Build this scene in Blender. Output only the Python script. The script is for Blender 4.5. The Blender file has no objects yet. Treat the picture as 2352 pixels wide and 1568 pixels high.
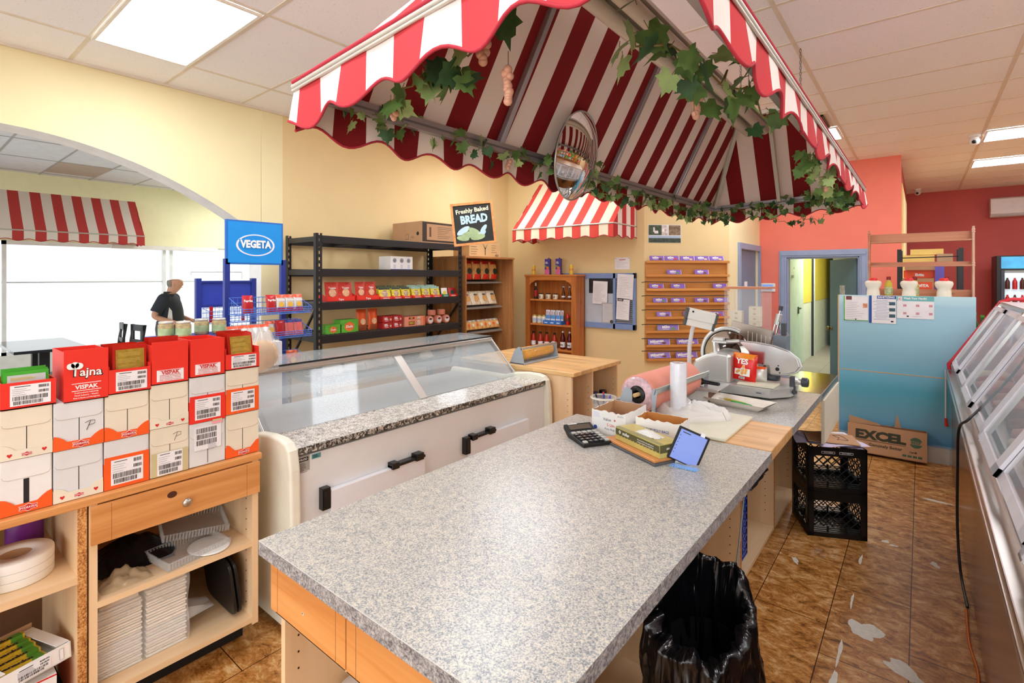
import bpy, math, random
from mathutils import Matrix, Vector, noise
R = math.radians
rnd = random.Random(7)
sc = bpy.context.scene
# ---------------------------------------------------------------- camera
cam = bpy.data.cameras.new('camera'); cam.sensor_width = 36; cam.lens = 1169 / 2352 * 36
cam.shift_y = -149 / 2352; cam.clip_start = .02
camo = bpy.data.objects.new('camera', cam); sc.collection.objects.link(camo)
camo.location = (0, 0, 1.62); camo.rotation_euler = (R(90), 0, R(38.8)); sc.camera = camo
# ---------------------------------------------------------------- world, view
w = bpy.data.worlds.new('world'); sc.world = w; w.use_nodes = True
WB = w.node_tree.nodes['Background']; WB.inputs[0].default_value = (.93, .97, 1, 1); WB.inputs[1].default_value = 1.5
vs = sc.view_settings; vs.view_transform = 'Standard'; vs.look = 'None'; vs.gamma = 1; vs.use_curve_mapping = False; vs.exposure = 0.2
LAMP = 14.0        # strength of the ceiling panels
def area(name, loc, rot, sx, sy, power, col=(1, 1, 1)):
    l = bpy.data.lights.new(name, 'AREA'); l.shape = 'RECTANGLE'; l.size = sx; l.size_y = sy; l.energy = power; l.color = col
    o = bpy.data.objects.new(name, l); sc.collection.objects.link(o); o.location = loc; o.rotation_euler = rot; return o
# daylight behind the camera, added to brighten the room; no shop front is built
area('fill light', (-1.0, -3.0, 1.6), (R(90), 0, 0), 5.5, 2.4, 42, (.93, .97, 1))
area('daylight right', (2.0, -2.6, 1.5), (R(98), 0, R(-8)), 2.4, 2.4, 60, (.93, .97, 1))  # also added, to lift the right side; no window stands here
# ---------------------------------------------------------------- materials
def lin(c):
    return tuple((x / 255 / 12.92 if x <= 10 else ((x / 255 + .055) / 1.055) ** 2.4) for x in c)
MC = {}
def nodes(name):
    m = bpy.data.materials.new(name); m.use_nodes = True; nt = m.node_tree
    return m, nt, nt.nodes, nt.links, nt.nodes['Principled BSDF']
def mat(name, rgb, rough=.5, metal=0, var=.05, scale=9, trans=0, alpha=1, emis=0, coat=0, spec=.5, bump=0, ior=1.45):
    if name in MC: return MC[name]
    m, nt, N, L, b = nodes(name); c = lin(rgb)
    b.inputs['Roughness'].default_value = rough; b.inputs['Metallic'].default_value = metal
    b.inputs['Transmission Weight'].default_value = trans; b.inputs['Alpha'].default_value = alpha
    b.inputs['Coat Weight'].default_value = coat; b.inputs['Specular IOR Level'].default_value = spec; b.inputs['IOR'].default_value = ior
    b.inputs['Base Color'].default_value = (*c, 1)
    if emis:
        b.inputs['Emission Color'].default_value = (*c, 1); b.inputs['Emission Strength'].default_value = emis
    if var:
        tc = N.new('ShaderNodeTexCoord'); nz = N.new('ShaderNodeTexNoise'); nz.inputs['Scale'].default_value = scale; nz.inputs['Detail'].default_value = 4
        r = N.new('ShaderNodeValToRGB'); e = r.color_ramp.elements
        e[0].position = .3; e[1].position = .7
        e[0].color = (*[x * (1 - var) for x in c], 1); e[1].color = (*[min(1, x * (1 + var)) for x in c], 1)
        L.new(tc.outputs['Object'], nz.inputs['Vector']); L.new(nz.outputs['Fac'], r.inputs[0]); L.new(r.outputs[0], b.inputs['Base Color'])
        if bump:
            bp = N.new('ShaderNodeBump'); bp.inputs['Strength'].default_value = bump; bp.inputs['Distance'].default_value = .01
            L.new(nz.outputs['Fac'], bp.inputs['Height']); L.new(bp.outputs[0], b.inputs['Normal'])
    MC[name] = m; return m
def wood(name, a, b_, axis='Y', scale=1, rough=.45, knots=False, bands=0):
    if name in MC: return MC[name]
    m, nt, N, L, b = nodes(name)
    tc = N.new('ShaderNodeTexCoord'); mp = N.new('ShaderNodeMapping')
    s = {'X': (.8, 14, 14), 'Y': (14, .8, 14), 'Z': (14, 14, .8)}[axis]
    mp.inputs['Scale'].default_value = [k * scale for k in s]
    nz = N.new('ShaderNodeTexNoise'); nz.inputs['Scale'].default_value = 1.6; nz.inputs['Detail'].default_value = 7; nz.inputs['Distortion'].default_value = .6
    r = N.new('ShaderNodeValToRGB'); e = r.color_ramp.elements; e[0].position = .3; e[1].position = .72
    e[0].color = (*lin(a), 1); e[1].color = (*lin(b_), 1)
    L.new(tc.outputs['Object'], mp.inputs[0]); L.new(mp.outputs[0], nz.inputs['Vector']); L.new(nz.outputs['Fac'], r.inputs[0])
    out = r.outputs[0]
    if bands:   # glued staves: every stave its own tone
        sp = N.new('ShaderNodeSeparateXYZ'); L.new(tc.outputs['Object'], sp.inputs[0])
        mu = N.new('ShaderNodeMath'); mu.operation = 'MULTIPLY'; mu.inputs[1].default_value = bands; L.new(sp.outputs['X' if axis != 'X' else 'Y'], mu.inputs[0])
        fl = N.new('ShaderNodeMath'); fl.operation = 'FLOOR'; L.new(mu.outputs[0], fl.inputs[0])
        mu2 = N.new('ShaderNodeMath'); mu2.operation = 'MULTIPLY'; mu2.inputs[1].default_value = 3.1; L.new(sp.outputs['Y' if axis != 'X' else 'X'], mu2.inputs[0])
        ad = N.new('ShaderNodeMath'); ad.operation = 'MULTIPLY_ADD'; L.new(fl.outputs[0], ad.inputs[0]); ad.inputs[1].default_value = 7.37; L.new(mu2.outputs[0], ad.inputs[2])
        f2 = N.new('ShaderNodeMath'); f2.operation = 'FLOOR'; L.new(ad.outputs[0], f2.inputs[0])
        cb = N.new('ShaderNodeCombineXYZ'); L.new(fl.outputs[0], cb.inputs[0]); L.new(f2.outputs[0], cb.inputs[1])
        wn = N.new('ShaderNodeTexWhiteNoise'); L.new(cb.outputs[0], wn.inputs[0])
        mr = N.new('ShaderNodeMapRange'); mr.inputs['To Min'].default_value = .82; mr.inputs['To Max'].default_value = 1.1; L.new(wn.outputs['Value'], mr.inputs[0])
        mx = N.new('ShaderNodeMixRGB'); mx.blend_type = 'MULTIPLY'; mx.inputs[0].default_value = 1; L.new(out, mx.inputs[1]); L.new(mr.outputs[0], mx.inputs[2]); out = mx.outputs[0]
    if knots:
        mp2 = N.new('ShaderNodeMapping'); mp2.inputs['Scale'].default_value = {'X': (1, 3, 3), 'Y': (3, 1, 3), 'Z': (3, 3, 1)}[axis]
        vo = N.new('ShaderNodeTexVoronoi'); vo.inputs['Scale'].default_value = 1.7; L.new(tc.outputs['Object'], mp2.inputs[0]); L.new(mp2.outputs[0], vo.inputs['Vector'])
        r2 = N.new('ShaderNodeValToRGB'); q = r2.color_ramp.elements; q[0].position = .03; q[0].color = (.12, .05, .02, 1); q[1].position = .1; q[1].color = (1, 1, 1, 1)
        L.new(vo.outputs['Distance'], r2.inputs[0]); mx = N.new('ShaderNodeMixRGB'); mx.blend_type = 'MULTIPLY'; mx.inputs[0].default_value = .8
        L.new(out, mx.inputs[1]); L.new(r2.outputs[0], mx.inputs[2]); out = mx.outputs[0]
    L.new(out, b.inputs['Base Color']); b.inputs['Roughness'].default_value = rough
    MC[name] = m; return m
def speckle(name, cols, scale, rough=.3, spec=.5, stops=(.34, .44, .54, .64), n2w=.35):
    if name in MC: return MC[name]
    m, nt, N, L, b = nodes(name)
    tc = N.new('ShaderNodeTexCoord'); nz = N.new('ShaderNodeTexNoise'); nz.inputs['Scale'].default_value = scale; nz.inputs['Detail'].default_value = 3; nz.inputs['Roughness'].default_value = .75
    n2 = N.new('ShaderNodeTexNoise'); n2.inputs['Scale'].default_value = scale * .27; n2.inputs['Detail'].default_value = 2
    r = N.new('ShaderNodeValToRGB'); cr = r.color_ramp
    while len(cr.elements) < len(cols): cr.elements.new(.5)
    for e, p, c in zip(cr.elements, stops, cols): e.position = p; e.color = (*lin(c), 1)
    mx = N.new('ShaderNodeMath'); mx.operation = 'MULTIPLY_ADD'; mx.inputs[1].default_value = n2w
    sb = N.new('ShaderNodeMath'); sb.operation = 'SUBTRACT'; sb.inputs[1].default_value = n2w / 2
    L.new(tc.outputs['Object'], nz.inputs['Vector']); L.new(tc.outputs['Object'], n2.inputs['Vector'])
    L.new(n2.outputs['Fac'], mx.inputs[0]); L.new(nz.outputs['Fac'], mx.inputs[2]); L.new(mx.outputs[0], sb.inputs[0]); L.new(sb.outputs[0], r.inputs[0])
    L.new(r.outputs[0], b.inputs['Base Color']); b.inputs['Roughness'].default_value = rough; b.inputs['Specular IOR Level'].default_value = spec
    MC[name] = m; return m
def stripes(name, axis, period, off, red=(190, 40, 46), white=(236, 222, 212), translucent=.12):
    if name in MC: return MC[name]
    m, nt, N, L, b = nodes(name)
    tc = N.new('ShaderNodeTexCoord'); sp = N.new('ShaderNodeSeparateXYZ'); L.new(tc.outputs['Object'], sp.inputs[0])
    a = N.new('ShaderNodeMath'); a.operation = 'SUBTRACT'; a.inputs[1].default_value = off; L.new(sp.outputs[axis], a.inputs[0])
    d = N.new('ShaderNodeMath'); d.operation = 'DIVIDE'; d.inputs[1].default_value = period; L.new(a.outputs[0], d.inputs[0])
    f = N.new('ShaderNodeMath'); f.operation = 'FRACT'; L.new(d.outputs[0], f.inputs[0])
    g = N.new('ShaderNodeMath'); g.operation = 'LESS_THAN'; g.inputs[1].default_value = .5; L.new(f.outputs[0], g.inputs[0])
    mx = N.new('ShaderNodeMixRGB'); mx.inputs[1].default_value = (*lin(white), 1); mx.inputs[2].default_value = (*lin(red), 1); L.new(g.outputs[0], mx.inputs[0])
    L.new(mx.outputs[0], b.inputs['Base Color']); b.inputs['Roughness'].default_value = .85
    wv = N.new('ShaderNodeTexNoise'); wv.inputs['Scale'].default_value = 400; L.new(tc.outputs['Object'], wv.inputs['Vector'])
    bp = N.new('ShaderNodeBump'); bp.inputs['Strength'].default_value = .15; bp.inputs['Distance'].default_value = .001; L.new(wv.outputs['Fac'], bp.inputs['Height']); L.new(bp.outputs[0], b.inputs['Normal'])
    tr = N.new('ShaderNodeBsdfTranslucent'); L.new(mx.outputs[0], tr.inputs[0])
    ms = N.new('ShaderNodeMixShader'); ms.inputs[0].default_value = translucent
    L.new(b.outputs[0], ms.inputs[1]); L.new(tr.outputs[0], ms.inputs[2]); L.new(ms.outputs[0], N['Material Output'].inputs[0])
    MC[name] = m; return m
def floor_mat():
    m, nt, N, L, b = nodes('vinyl floor tile')
    tc = N.new('ShaderNodeTexCoord'); mp = N.new('ShaderNodeMapping'); mp.inputs['Rotation'].default_value = (0, 0, R(-38)); mp.inputs['Scale'].default_value = (9, 14, 1)
    nz = N.new('ShaderNodeTexNoise'); nz.inputs['Scale'].default_value = 1.3; nz.inputs['Detail'].default_value = 9; nz.inputs['Roughness'].default_value = .8; nz.inputs['Distortion'].default_value = .45
    r = N.new('ShaderNodeValToRGB'); cr = r.color_ramp
    for p in (.45, .55): cr.elements.new(p)
    for e, p, c in zip(cr.elements, (.35, .45, .53, .64), ((92, 56, 22), (178, 116, 50), (208, 148, 80), (234, 196, 138))): e.position = p; e.color = (*lin(c), 1)
    br = N.new('ShaderNodeTexBrick'); br.offset = .37; br.inputs['Scale'].default_value = 1; br.inputs['Brick Width'].default_value = .61; br.inputs['Row Height'].default_value = .305
    br.inputs['Mortar Size'].default_value = .0022; br.inputs['Color1'].default_value = (1, 1, 1, 1); br.inputs['Color2'].default_value = (.8, .8, .8, 1); br.inputs['Mortar'].default_value = (.12, .08, .05, 1)
    mb = N.new('ShaderNodeMapping'); mb.inputs['Rotation'].default_value = (0, 0, R(90)); mb.inputs['Location'].default_value = (.1, .04, 0)
    L.new(tc.outputs['Object'], mb.inputs[0]); L.new(mb.outputs[0], br.inputs[0])
    L.new(tc.outputs['Object'], mp.inputs[0]); L.new(mp.outputs[0], nz.inputs['Vector']); L.new(nz.outputs['Fac'], r.inputs[0])
    mx = N.new('ShaderNodeMixRGB'); mx.blend_type = 'MULTIPLY'; mx.inputs[0].default_value = 1; L.new(r.outputs[0], mx.inputs[1]); L.new(br.outputs['Color'], mx.inputs[2])
    L.new(mx.outputs[0], b.inputs['Base Color']); b.inputs['Roughness'].default_value = .33
    bp = N.new('ShaderNodeBump'); bp.inputs['Strength'].default_value = .25; bp.inputs['Distance'].default_value = .004; L.new(nz.outputs['Fac'], bp.inputs['Height']); L.new(bp.outputs[0], b.inputs['Normal'])
    return m
def grid_floor(name, c1, c2, size, rough=.4):
    m, nt, N, L, b = nodes(name)
    tc = N.new('ShaderNodeTexCoord'); br = N.new('ShaderNodeTexBrick'); br.offset = 0; br.inputs['Scale'].default_value = 1; br.inputs['Brick Width'].default_value = size; br.inputs['Row Height'].default_value = size
    br.inputs['Mortar Size'].default_value = .003; br.inputs['Color1'].default_value = (*lin(c1), 1); br.inputs['Color2'].default_value = (*lin(c2), 1); br.inputs['Mortar'].default_value = (*lin([x * .5 for x in c1]), 1)
    L.new(tc.outputs['Object'], br.inputs[0]); L.new(br.outputs['Color'], b.inputs['Base Color']); b.inputs['Roughness'].default_value = rough; return m
def tile_mat():
    m, nt, N, L, b = nodes('acoustic ceiling tile')
    tc = N.new('ShaderNodeTexCoord'); vo = N.new('ShaderNodeTexNoise'); vo.inputs['Scale'].default_value = 95; vo.inputs['Detail'].default_value = 3
    r = N.new('ShaderNodeValToRGB'); e = r.color_ramp.elements; e[0].position = .27; e[0].color = (*lin((190, 186, 182)), 1); e[1].position = .34; e[1].color = (*lin((248, 248, 250)), 1)
    L.new(tc.outputs['Object'], vo.inputs['Vector']); L.new(vo.outputs['Fac'], r.inputs[0]); L.new(r.outputs[0], b.inputs['Base Color']); b.inputs['Roughness'].default_value = .95; return m
WHITE = mat('white card', (236, 234, 230), .6); CREAM = mat('cream card', (232, 222, 200), .6); GREYW = mat('cool white card', (222, 222, 222), .6)
RED = mat('red card', (232, 52, 38), .45); ORANGE = mat('orange card', (243, 94, 32), .5); BLACK = mat('black plastic', (22, 22, 24), .4)
MAPLE = wood('pale maple board', (226, 188, 142), (240, 210, 168), 'Y', .6, .5); MAPLEZ = wood('pale maple upright', (224, 186, 140), (240, 208, 166), 'Z', .6, .5)
PINE = wood('honey pine', (196, 128, 66), (222, 160, 98), 'Y', 1.2, .4, knots=True); PINEX = wood('honey pine drawer', (200, 126, 60), (226, 158, 92), 'X', 1.2, .4)
CHIP = speckle('raw chipboard edge', ((120, 70, 30), (180, 115, 55), (205, 145, 80), (225, 175, 110)), 170, .8)
LAM = speckle('grey flecked laminate', ((108, 112, 116), (152, 153, 152), (186, 182, 172), (214, 203, 182)), 230, .28, n2w=.2)
LAME = speckle('grey laminate edge', ((84, 84, 88), (124, 122, 124), (158, 154, 152), (188, 182, 176)), 150, .35)
GRAN = speckle('white granite', ((96, 92, 90), (168, 162, 154), (214, 208, 196), (238, 234, 224)), 130, .12)
GRANE = speckle('granite edge', ((20, 20, 20), (60, 58, 56), (150, 144, 136), (215, 208, 198)), 90, .3, stops=(.4, .47, .54, .6))
STEEL = mat('brushed steel', (196, 192, 186), .28, 1, .04, 3); STEELD = mat('dark brushed steel', (150, 138, 124), .3, 1, .04, 3)
ALU = mat('aluminium', (205, 205, 202), .35, .9); CHROME = mat('polished chrome', (235, 235, 235), .04, 1, 0)
GLASS = mat('clear glass', (235, 245, 242), .02, 0, 0, trans=0, alpha=.16, spec=.9); PLAS = mat('clear plastic film', (240, 242, 240), .12, 0, 0, alpha=.3, spec=.8)
FROST = mat('cloudy white bag', (240, 238, 232), .3, 0, .03, alpha=.86)
INK = mat('black ink', (35, 33, 35), .7); REDINK = mat('red ink', (205, 40, 36), .6); BLUEINK = mat('blue ink', (40, 80, 160), .6); WINK = mat('white ink', (245, 244, 240), .6)
GREYINK = mat('grey ink', (150, 150, 155), .7); PAPER = mat('white paper', (238, 236, 238), .7); KRAFT = mat('brown cardboard', (188, 146, 108), .75); KRAFTD = mat('dark cardboard inside', (150, 104, 66), .8)
YELLOWW = mat('yellow wall paint', (240, 228, 180), .75, var=.025, scale=2.5); TANW = mat('tan yellow wall paint', (232, 208, 154), .75, var=.025, scale=2.5)
# ---------------------------------------------------------------- mesh builder
TXT = {}
def text_data(s, bold):
    k = (s, bold)
    if k not in TXT:
        c = bpy.data.curves.new('t', 'FONT'); c.body = s; c.size = 1; c.align_x = 'CENTER'; c.align_y = 'CENTER'; c.resolution_u = 2; c.offset = bold; c.extrude = .012
        o = bpy.data.objects.new('t', c); sc.collection.objects.link(o); bpy.context.view_layer.update()
        me = o.evaluated_get(bpy.context.evaluated_depsgraph_get()).to_mesh()
        vsx = [v.co.copy() for v in me.vertices]; fs = [tuple(p.vertices) for p in me.polygons]
        w = (max(v.x for v in vsx) - min(v.x for v in vsx)) if vsx else 1
        bpy.data.objects.remove(o); bpy.data.curves.remove(c); TXT[k] = (vsx, fs, w)
    return TXT[k]
def frame(o, r, u):
    r = Vector(r).normalized(); u = Vector(u); u = (u - u.dot(r) * r).normalized(); n = r.cross(u)
    return Matrix(((r.x, u.x, n.x, o[0]), (r.y, u.y, n.y, o[1]), (r.z, u.z, n.z, o[2]), (0, 0, 0, 1)))
def FX(x, y, z): return frame((x, y, z), (0, 1, 0), (0, 0, 1))     # face looking to +X
def FY(x, y, z): return frame((x, y, z), (1, 0, 0), (0, 0, 1))     # face looking to -Y
def FZ(x, y, z, a=0): return Matrix.Translation((x, y, z)) @ Matrix.Rotation(a, 4, 'Z')
def RZ(a, o=(0, 0, 0)): return Matrix.Translation(o) @ Matrix.Rotation(R(a), 4, 'Z')
class MB:
    def __init__(s): s.v = []; s.f = []; s.mi = []; s.sm = []; s.ms = []; s.M = Matrix()
    def add(s, vs_, fs, m, smooth=False):
        if m not in s.ms: s.ms.append(m)
        k = s.ms.index(m); b = len(s.v)
        s.v += [s.M @ Vector(v) for v in vs_]
        for f in fs: s.f.append([b + i for i in f]); s.mi.append(k); s.sm.append(smooth)
        return s
    def box(s, a, b, m):
        x0, y0, z0 = (min(a[i], b[i]) for i in range(3)); x1, y1, z1 = (max(a[i], b[i]) for i in range(3))
        return s.add([(x0, y0, z0), (x1, y0, z0), (x1, y1, z0), (x0, y1, z0), (x0, y0, z1), (x1, y0, z1), (x1, y1, z1), (x0, y1, z1)],
                     [(0, 3, 2, 1), (4, 5, 6, 7), (0, 1, 5, 4), (1, 2, 6, 5), (2, 3, 7, 6), (3, 0, 4, 7)], m)
    def rect(s, w, h, m, x=0, y=0, z=0, d=.0008):     # thin slab in the xy plane of M, centred on x, y
        return s.box((x - w / 2, y - h / 2, z), (x + w / 2, y + h / 2, z + d), m)
    def prism(s, poly, d, m, z=0, smooth=False):      # polygon in xy, from z to z + d
        n = len(poly); return s.add([(p[0], p[1], z) for p in poly] + [(p[0], p[1], z + d) for p in poly],
            [tuple(range(n))[::-1], tuple(range(n, 2 * n))] + [(i, (i + 1) % n, n + (i + 1) % n, n + i) for i in range(n)], m, smooth)
    def lathe(s, prof, m, seg=20, c=(0, 0, 0), smooth=True, sx=1, sy=1, cap=True):
        vv = []; n = len(prof)
        for r_, z in prof:
            for k in range(seg):
                a = 2 * math.pi * k / seg; vv.append((c[0] + r_ * sx * math.cos(a), c[1] + r_ * sy * math.sin(a), c[2] + z))
        fs = [(i * seg + k, i * seg + (k + 1) % seg, (i + 1) * seg + (k + 1) % seg, (i + 1) * seg + k) for i in range(n - 1) for k in range(seg)]
        s.add(vv, fs, m, smooth)
        if prof[0] == prof[-1] or not cap: return s
        if prof[0][0] > 1e-5: s.add([vv[k] for k in range(seg)], [tuple(range(seg))[::-1]], m)
        if prof[-1][0] > 1e-5: s.add([vv[(n - 1) * seg + k] for k in range(seg)], [tuple(range(seg))], m)
        return s
    def tube(s, pts, r_, m, seg=8, closed=False):
        pts = [Vector(p) for p in pts]; n = len(pts); rings = []; up = Vector((0, 0, 1)); prev = None
        for i, p in enumerate(pts):
            a = pts[(i - 1) % n] if (i or closed) else p; b = pts[(i + 1) % n] if (i < n - 1 or closed) else p
            t = (b - a).normalized()
            if prev is None:
                q = t.cross(up if abs(t.z) < .9 else Vector((1, 0, 0))).normalized()
            else:
                q = (prev - prev.dot(t) * t).normalized()
            prev = q; h = t.cross(q); rr = r_[i] if isinstance(r_, (list, tuple)) else r_
            rings += [p + q * math.cos(2 * math.pi * k / seg) * rr + h * math.sin(2 * math.pi * k / seg) * rr for k in range(seg)]
        m_ = n if closed else n - 1
        fs = [(i * seg + k, ((i + 1) % n) * seg + k, ((i + 1) % n) * seg + (k + 1) % seg, i * seg + (k + 1) % seg) for i in range(m_) for k in range(seg)]
        s.add(rings, fs, m, True)
        if not closed: s.add(rings[:seg], [tuple(range(seg))], m); s.add(rings[-seg:], [tuple(range(seg))[::-1]], m)
        return s
    def ball(s, c, r_, m, seg=12, n=7, sx=1, sy=1, sz=1):
        return s.lathe([(max(1e-6, r_ * math.sin(math.pi * i / n)), -sz * r_ * math.cos(math.pi * i / n)) for i in range(n + 1)], m, seg, c, True, sx, sy)
    def surf(s, fn, nu, nv, m, smooth=True, thick=0):
        vv = [fn(i / nu, j / nv) for i in range(nu + 1) for j in range(nv + 1)]
        fs = [(i * (nv + 1) + j, (i + 1) * (nv + 1) + j, (i + 1) * (nv + 1) + j + 1, i * (nv + 1) + j + 1) for i in range(nu) for j in range(nv)]
        return s.add(vv, fs, m, smooth)
    def text(s, t, h, m, x=0, y=0, z=0, bold=0, wmax=None, sx=1, rot=0):
        vv, fs, w_ = text_data(t, bold); k = h / .72; kx = k * sx
        if wmax and w_ * kx > wmax: kx = wmax / w_
        ca, sa = math.cos(rot), math.sin(rot)
        return s.add([(x + v.x * kx * ca - v.y * k * sa, y + v.x * kx * sa + v.y * k * ca, z + v.z * h * .4 + .0004) for v in vv], fs, m)
    def barcode(s, w_, h, m, x, y, z, n=22, seed=1):
        q = random.Random(seed); px = -w_ / 2
        while px < w_ / 2:
            b = w_ / n * q.choice((.3, .5, .8)); s.rect(b, h, m, x + px + b / 2, y, z, .0004); px += b + w_ / n * q.choice((.3, .5, .7))
        return s
    def lines(s, w_, n, dy, m, x, y, z, th=.0012, seed=3, left=True):
        q = random.Random(seed)
        for i in range(n):
            k = w_ * q.uniform(.55, 1); s.rect(k, th, m, x - (w_ - k) / 2 * left, y - i * dy, z, .0004)
        return s
    def build(s, name, parent=None, bevel=0, seg=2, sub=0):
        me = bpy.data.meshes.new(name); me.from_pydata([tuple(v) for v in s.v], [], s.f)
        for m in s.ms: me.materials.append(m)
        me.polygons.foreach_set('material_index', s.mi); me.polygons.foreach_set('use_smooth', s.sm); me.update()
        o = bpy.data.objects.new(name, me); sc.collection.objects.link(o)
        if parent: o.parent = parent
        if sub:
            q = o.modifiers.new('sub', 'SUBSURF'); q.levels = sub; q.render_levels = sub
        if bevel:
            q = o.modifiers.new('bevel', 'BEVEL'); q.width = bevel; q.segments = seg; q.limit_method = 'ANGLE'; q.angle_limit = R(50); q.harden_normals = False
        return o
def tag(o, label, cat, group=None, kind=None):
    o['label'] = label; o['category'] = cat
    if group: o['group'] = group
    if kind: o['kind'] = kind
    return o
def thing(name, label, cat, loc=(0, 0, 0), rz=0, group=None):
    o = bpy.data.objects.new(name, None); sc.collection.objects.link(o); o.empty_display_size = .05
    o.location = loc; o.rotation_euler = (0, 0, R(rz)); return tag(o, label, cat, group)
def struct(name, b, label=None, **k):
    o = b.build(name, **k); o['kind'] = 'structure'
    o['label'] = label or name.replace('_', ' '); o['category'] = name.split('_')[0]; return o
def dup(src, loc, rz=None, label=None, group=None):
    c = src.copy(); sc.collection.objects.link(c); c.location = loc
    if rz is not None: c.rotation_euler = (0, 0, R(rz))
    if label: c['label'] = label
    if group: c['group'] = group
    def kids(a, b):
        for ch in [q for q in a.children]:
            d = ch.copy(); sc.collection.objects.link(d); d.parent = b; kids(ch, d)
    kids(src, c); return c
ORD = ['first', 'second', 'third', 'fourth', 'fifth', 'sixth', 'seventh', 'eighth', 'ninth', 'tenth']
# ================================================================ THE ROOM
CZ = 3.22
fl = MB(); fl.box((-4.9, -3.2, -.06), (3.2, 12.5, 0), floor_mat())
peel = mat('bare white underlay', (226, 222, 210), .8, var=.08, scale=60); GAP = mat('black glue', (52, 44, 40), .6)
def blob(pts, m, z=.0004):
    q = MB(); fl.add([(x, y, z) for x, y in pts], [tuple(range(len(pts)))], m)
def patch(cx, cy, a, b, rot, seed, m=peel, n=26):
    q = random.Random(seed); pts = []
    ph = [q.uniform(0, 6.28) for _ in range(4)]
    for i in range(n):
        t = 2 * math.pi * i / n; k = 1 + .22 * math.sin(2 * t + ph[0]) + .16 * math.sin(3 * t + ph[1]) + .1 * math.sin(5 * t + ph[2]) + .06 * math.sin(9 * t + ph[3])
        x = a * k * math.cos(t); y = b * k * math.sin(t); pts.append((cx + x * math.cos(rot) - y * math.sin(rot), cy + x * math.sin(rot) + y * math.cos(rot)))
    blob(pts, m)
patch(-.20, 2.83, .055, .075, .3, 4); patch(-.055, 2.64, .035, .085, .9, 8); patch(.01, 2.55, .02, .05, .6, 12)
patch(.06, 3.72, .018, .03, .2, 5); patch(-.17, 3.86, .025, .014, .5, 6); patch(-.13, 3.83, .02, .012, .4, 9)
patch(-.27, 3.52, .006, .07, 0, 21); patch(-.275, 2.6, .007, .09, .02, 22); patch(-.275, 2.36, .012, .1, .03, 23); patch(-.27, 3.05, .006, .06, 0, 24); patch(-.23, 2.24, .03, .02, 0, 25)
patch(.09, 4.78, .1, .016, -.1, 26); patch(.06, 2.32, .02, .03, 0, 27); patch(-.56, 3.28, .012, .04, .5, 28)
blob([(.035, 2.52), (.035, 2.39), (.15, 2.47)], GAP)
fl.box((-4.9, 8.42, 0), (-.22, 15, .002), grid_floor('grey hall tile', (150, 146, 136), (142, 138, 128), .45))
struct('floor', fl, 'worn brown marbled vinyl tile floor')
fc = MB(); fc.box((-12.5, -3.2, -.06), (-4.9, 8, 0), grid_floor('pale cafe tile', (226, 224, 220), (220, 218, 214), .4)); struct('floor_cafe', fc, 'pale floor of the seating room beyond the arch')
TILE = tile_mat(); BAR = mat('cream ceiling grid bar', (226, 216, 198), .5)
c = MB(); c.box((-4.9, -3.2, CZ), (3.2, 12.5, CZ + .05), TILE)
k = -4.33
while k < 3.2: c.box((k - .014, -3.2, CZ - .004), (k + .014, 12.5, CZ), BAR); k += 1.217
k = .87 - .607 * 6
while k < 12.5: c.box((-4.9, k - .012, CZ - .003), (3.2, k + .012, CZ), BAR); k += .6085
c.box((-4.9, -3.2, CZ - .02), (-4.88, 6, CZ), BAR)
struct('ceiling', c, 'suspended ceiling of speckled white tiles')
c = MB(); c.box((-12.5, -3.2, CZ), (-5.15, 8, CZ + .05), mat('cafe ceiling tile', (226, 226, 230), .9)); GB = mat('grey grid bar', (176, 172, 168), .5)
k = -10.77 + .2
while k < -5.1: c.box((k - .014, -3.2, CZ - .004), (k + .014, 8, CZ), GB); k += 1.217
k = 1.57 - .61 * 7
while k < 8: c.box((-12.5, k - .012, CZ - .003), (-5.15, k + .012, CZ), GB); k += .61
c.box((-10.37, 1.58, CZ - .006), (-9.36, 2.18, CZ - .003), mat('stained tile', (190, 172, 156), .9))
struct('ceiling_cafe', c, 'ceiling tiles of the seating room beyond the arch')
# left wall with the wide arch: jambs, curve, spandrel
AX = -4.9; AT = .25
a0, a1 = -1.38, 2.28
def arch_z(y): return 2.67 - .2 * (y - .45) ** 2
spring = arch_z(a1)
wl = MB(); n = 60; ys = [a0 + (a1 - a0) * (.5 - .5 * math.cos(math.pi * i / n)) for i in range(n + 1)]
WHR = mat('white arch reveal', (240, 238, 234), .7)
for i in range(n):
    y0, y1 = ys[i], ys[i + 1]; z0, z1 = arch_z(y0), arch_z(y1)
    wl.add([(AX, y0, z0), (AX, y1, z1), (AX, y1, CZ), (AX, y0, CZ)], [(0, 1, 2, 3)], YELLOWW)
    wl.add([(AX - AT, y0, z0), (AX - AT, y1, z1), (AX - AT, y1, CZ), (AX - AT, y0, CZ)], [(0, 3, 2, 1)], YELLOWW)
    wl.add([(AX, y0, z0), (AX - AT, y0, z0), (AX - AT, y1, z1), (AX, y1, z1)], [(0, 1, 2, 3)], WHR, True)
wl.box((AX - AT, -3.2, 0), (AX, a0, CZ), YELLOWW); wl.box((AX - AT, a1 + .004, 0), (AX, 2.49, CZ), YELLOWW); wl.box((AX - AT, a1, 0), (AX - .0005, a1 + .004, spring), WHR)
struct('wall_left', wl, 'pale yellow wall with a wide arch into the seating room')
b = MB(); b.box((AX - AT, 2.49, 0), (AX, 6.1, CZ), TANW); struct('wall_left_rear', b, 'tan yellow wall behind the black shelving')
b = MB(); b.box((-5.1, 6.0, 0), (-2.70, 6.1, CZ), TANW); struct('wall_back', b, 'yellow wall behind the pine cabinet')
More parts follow.
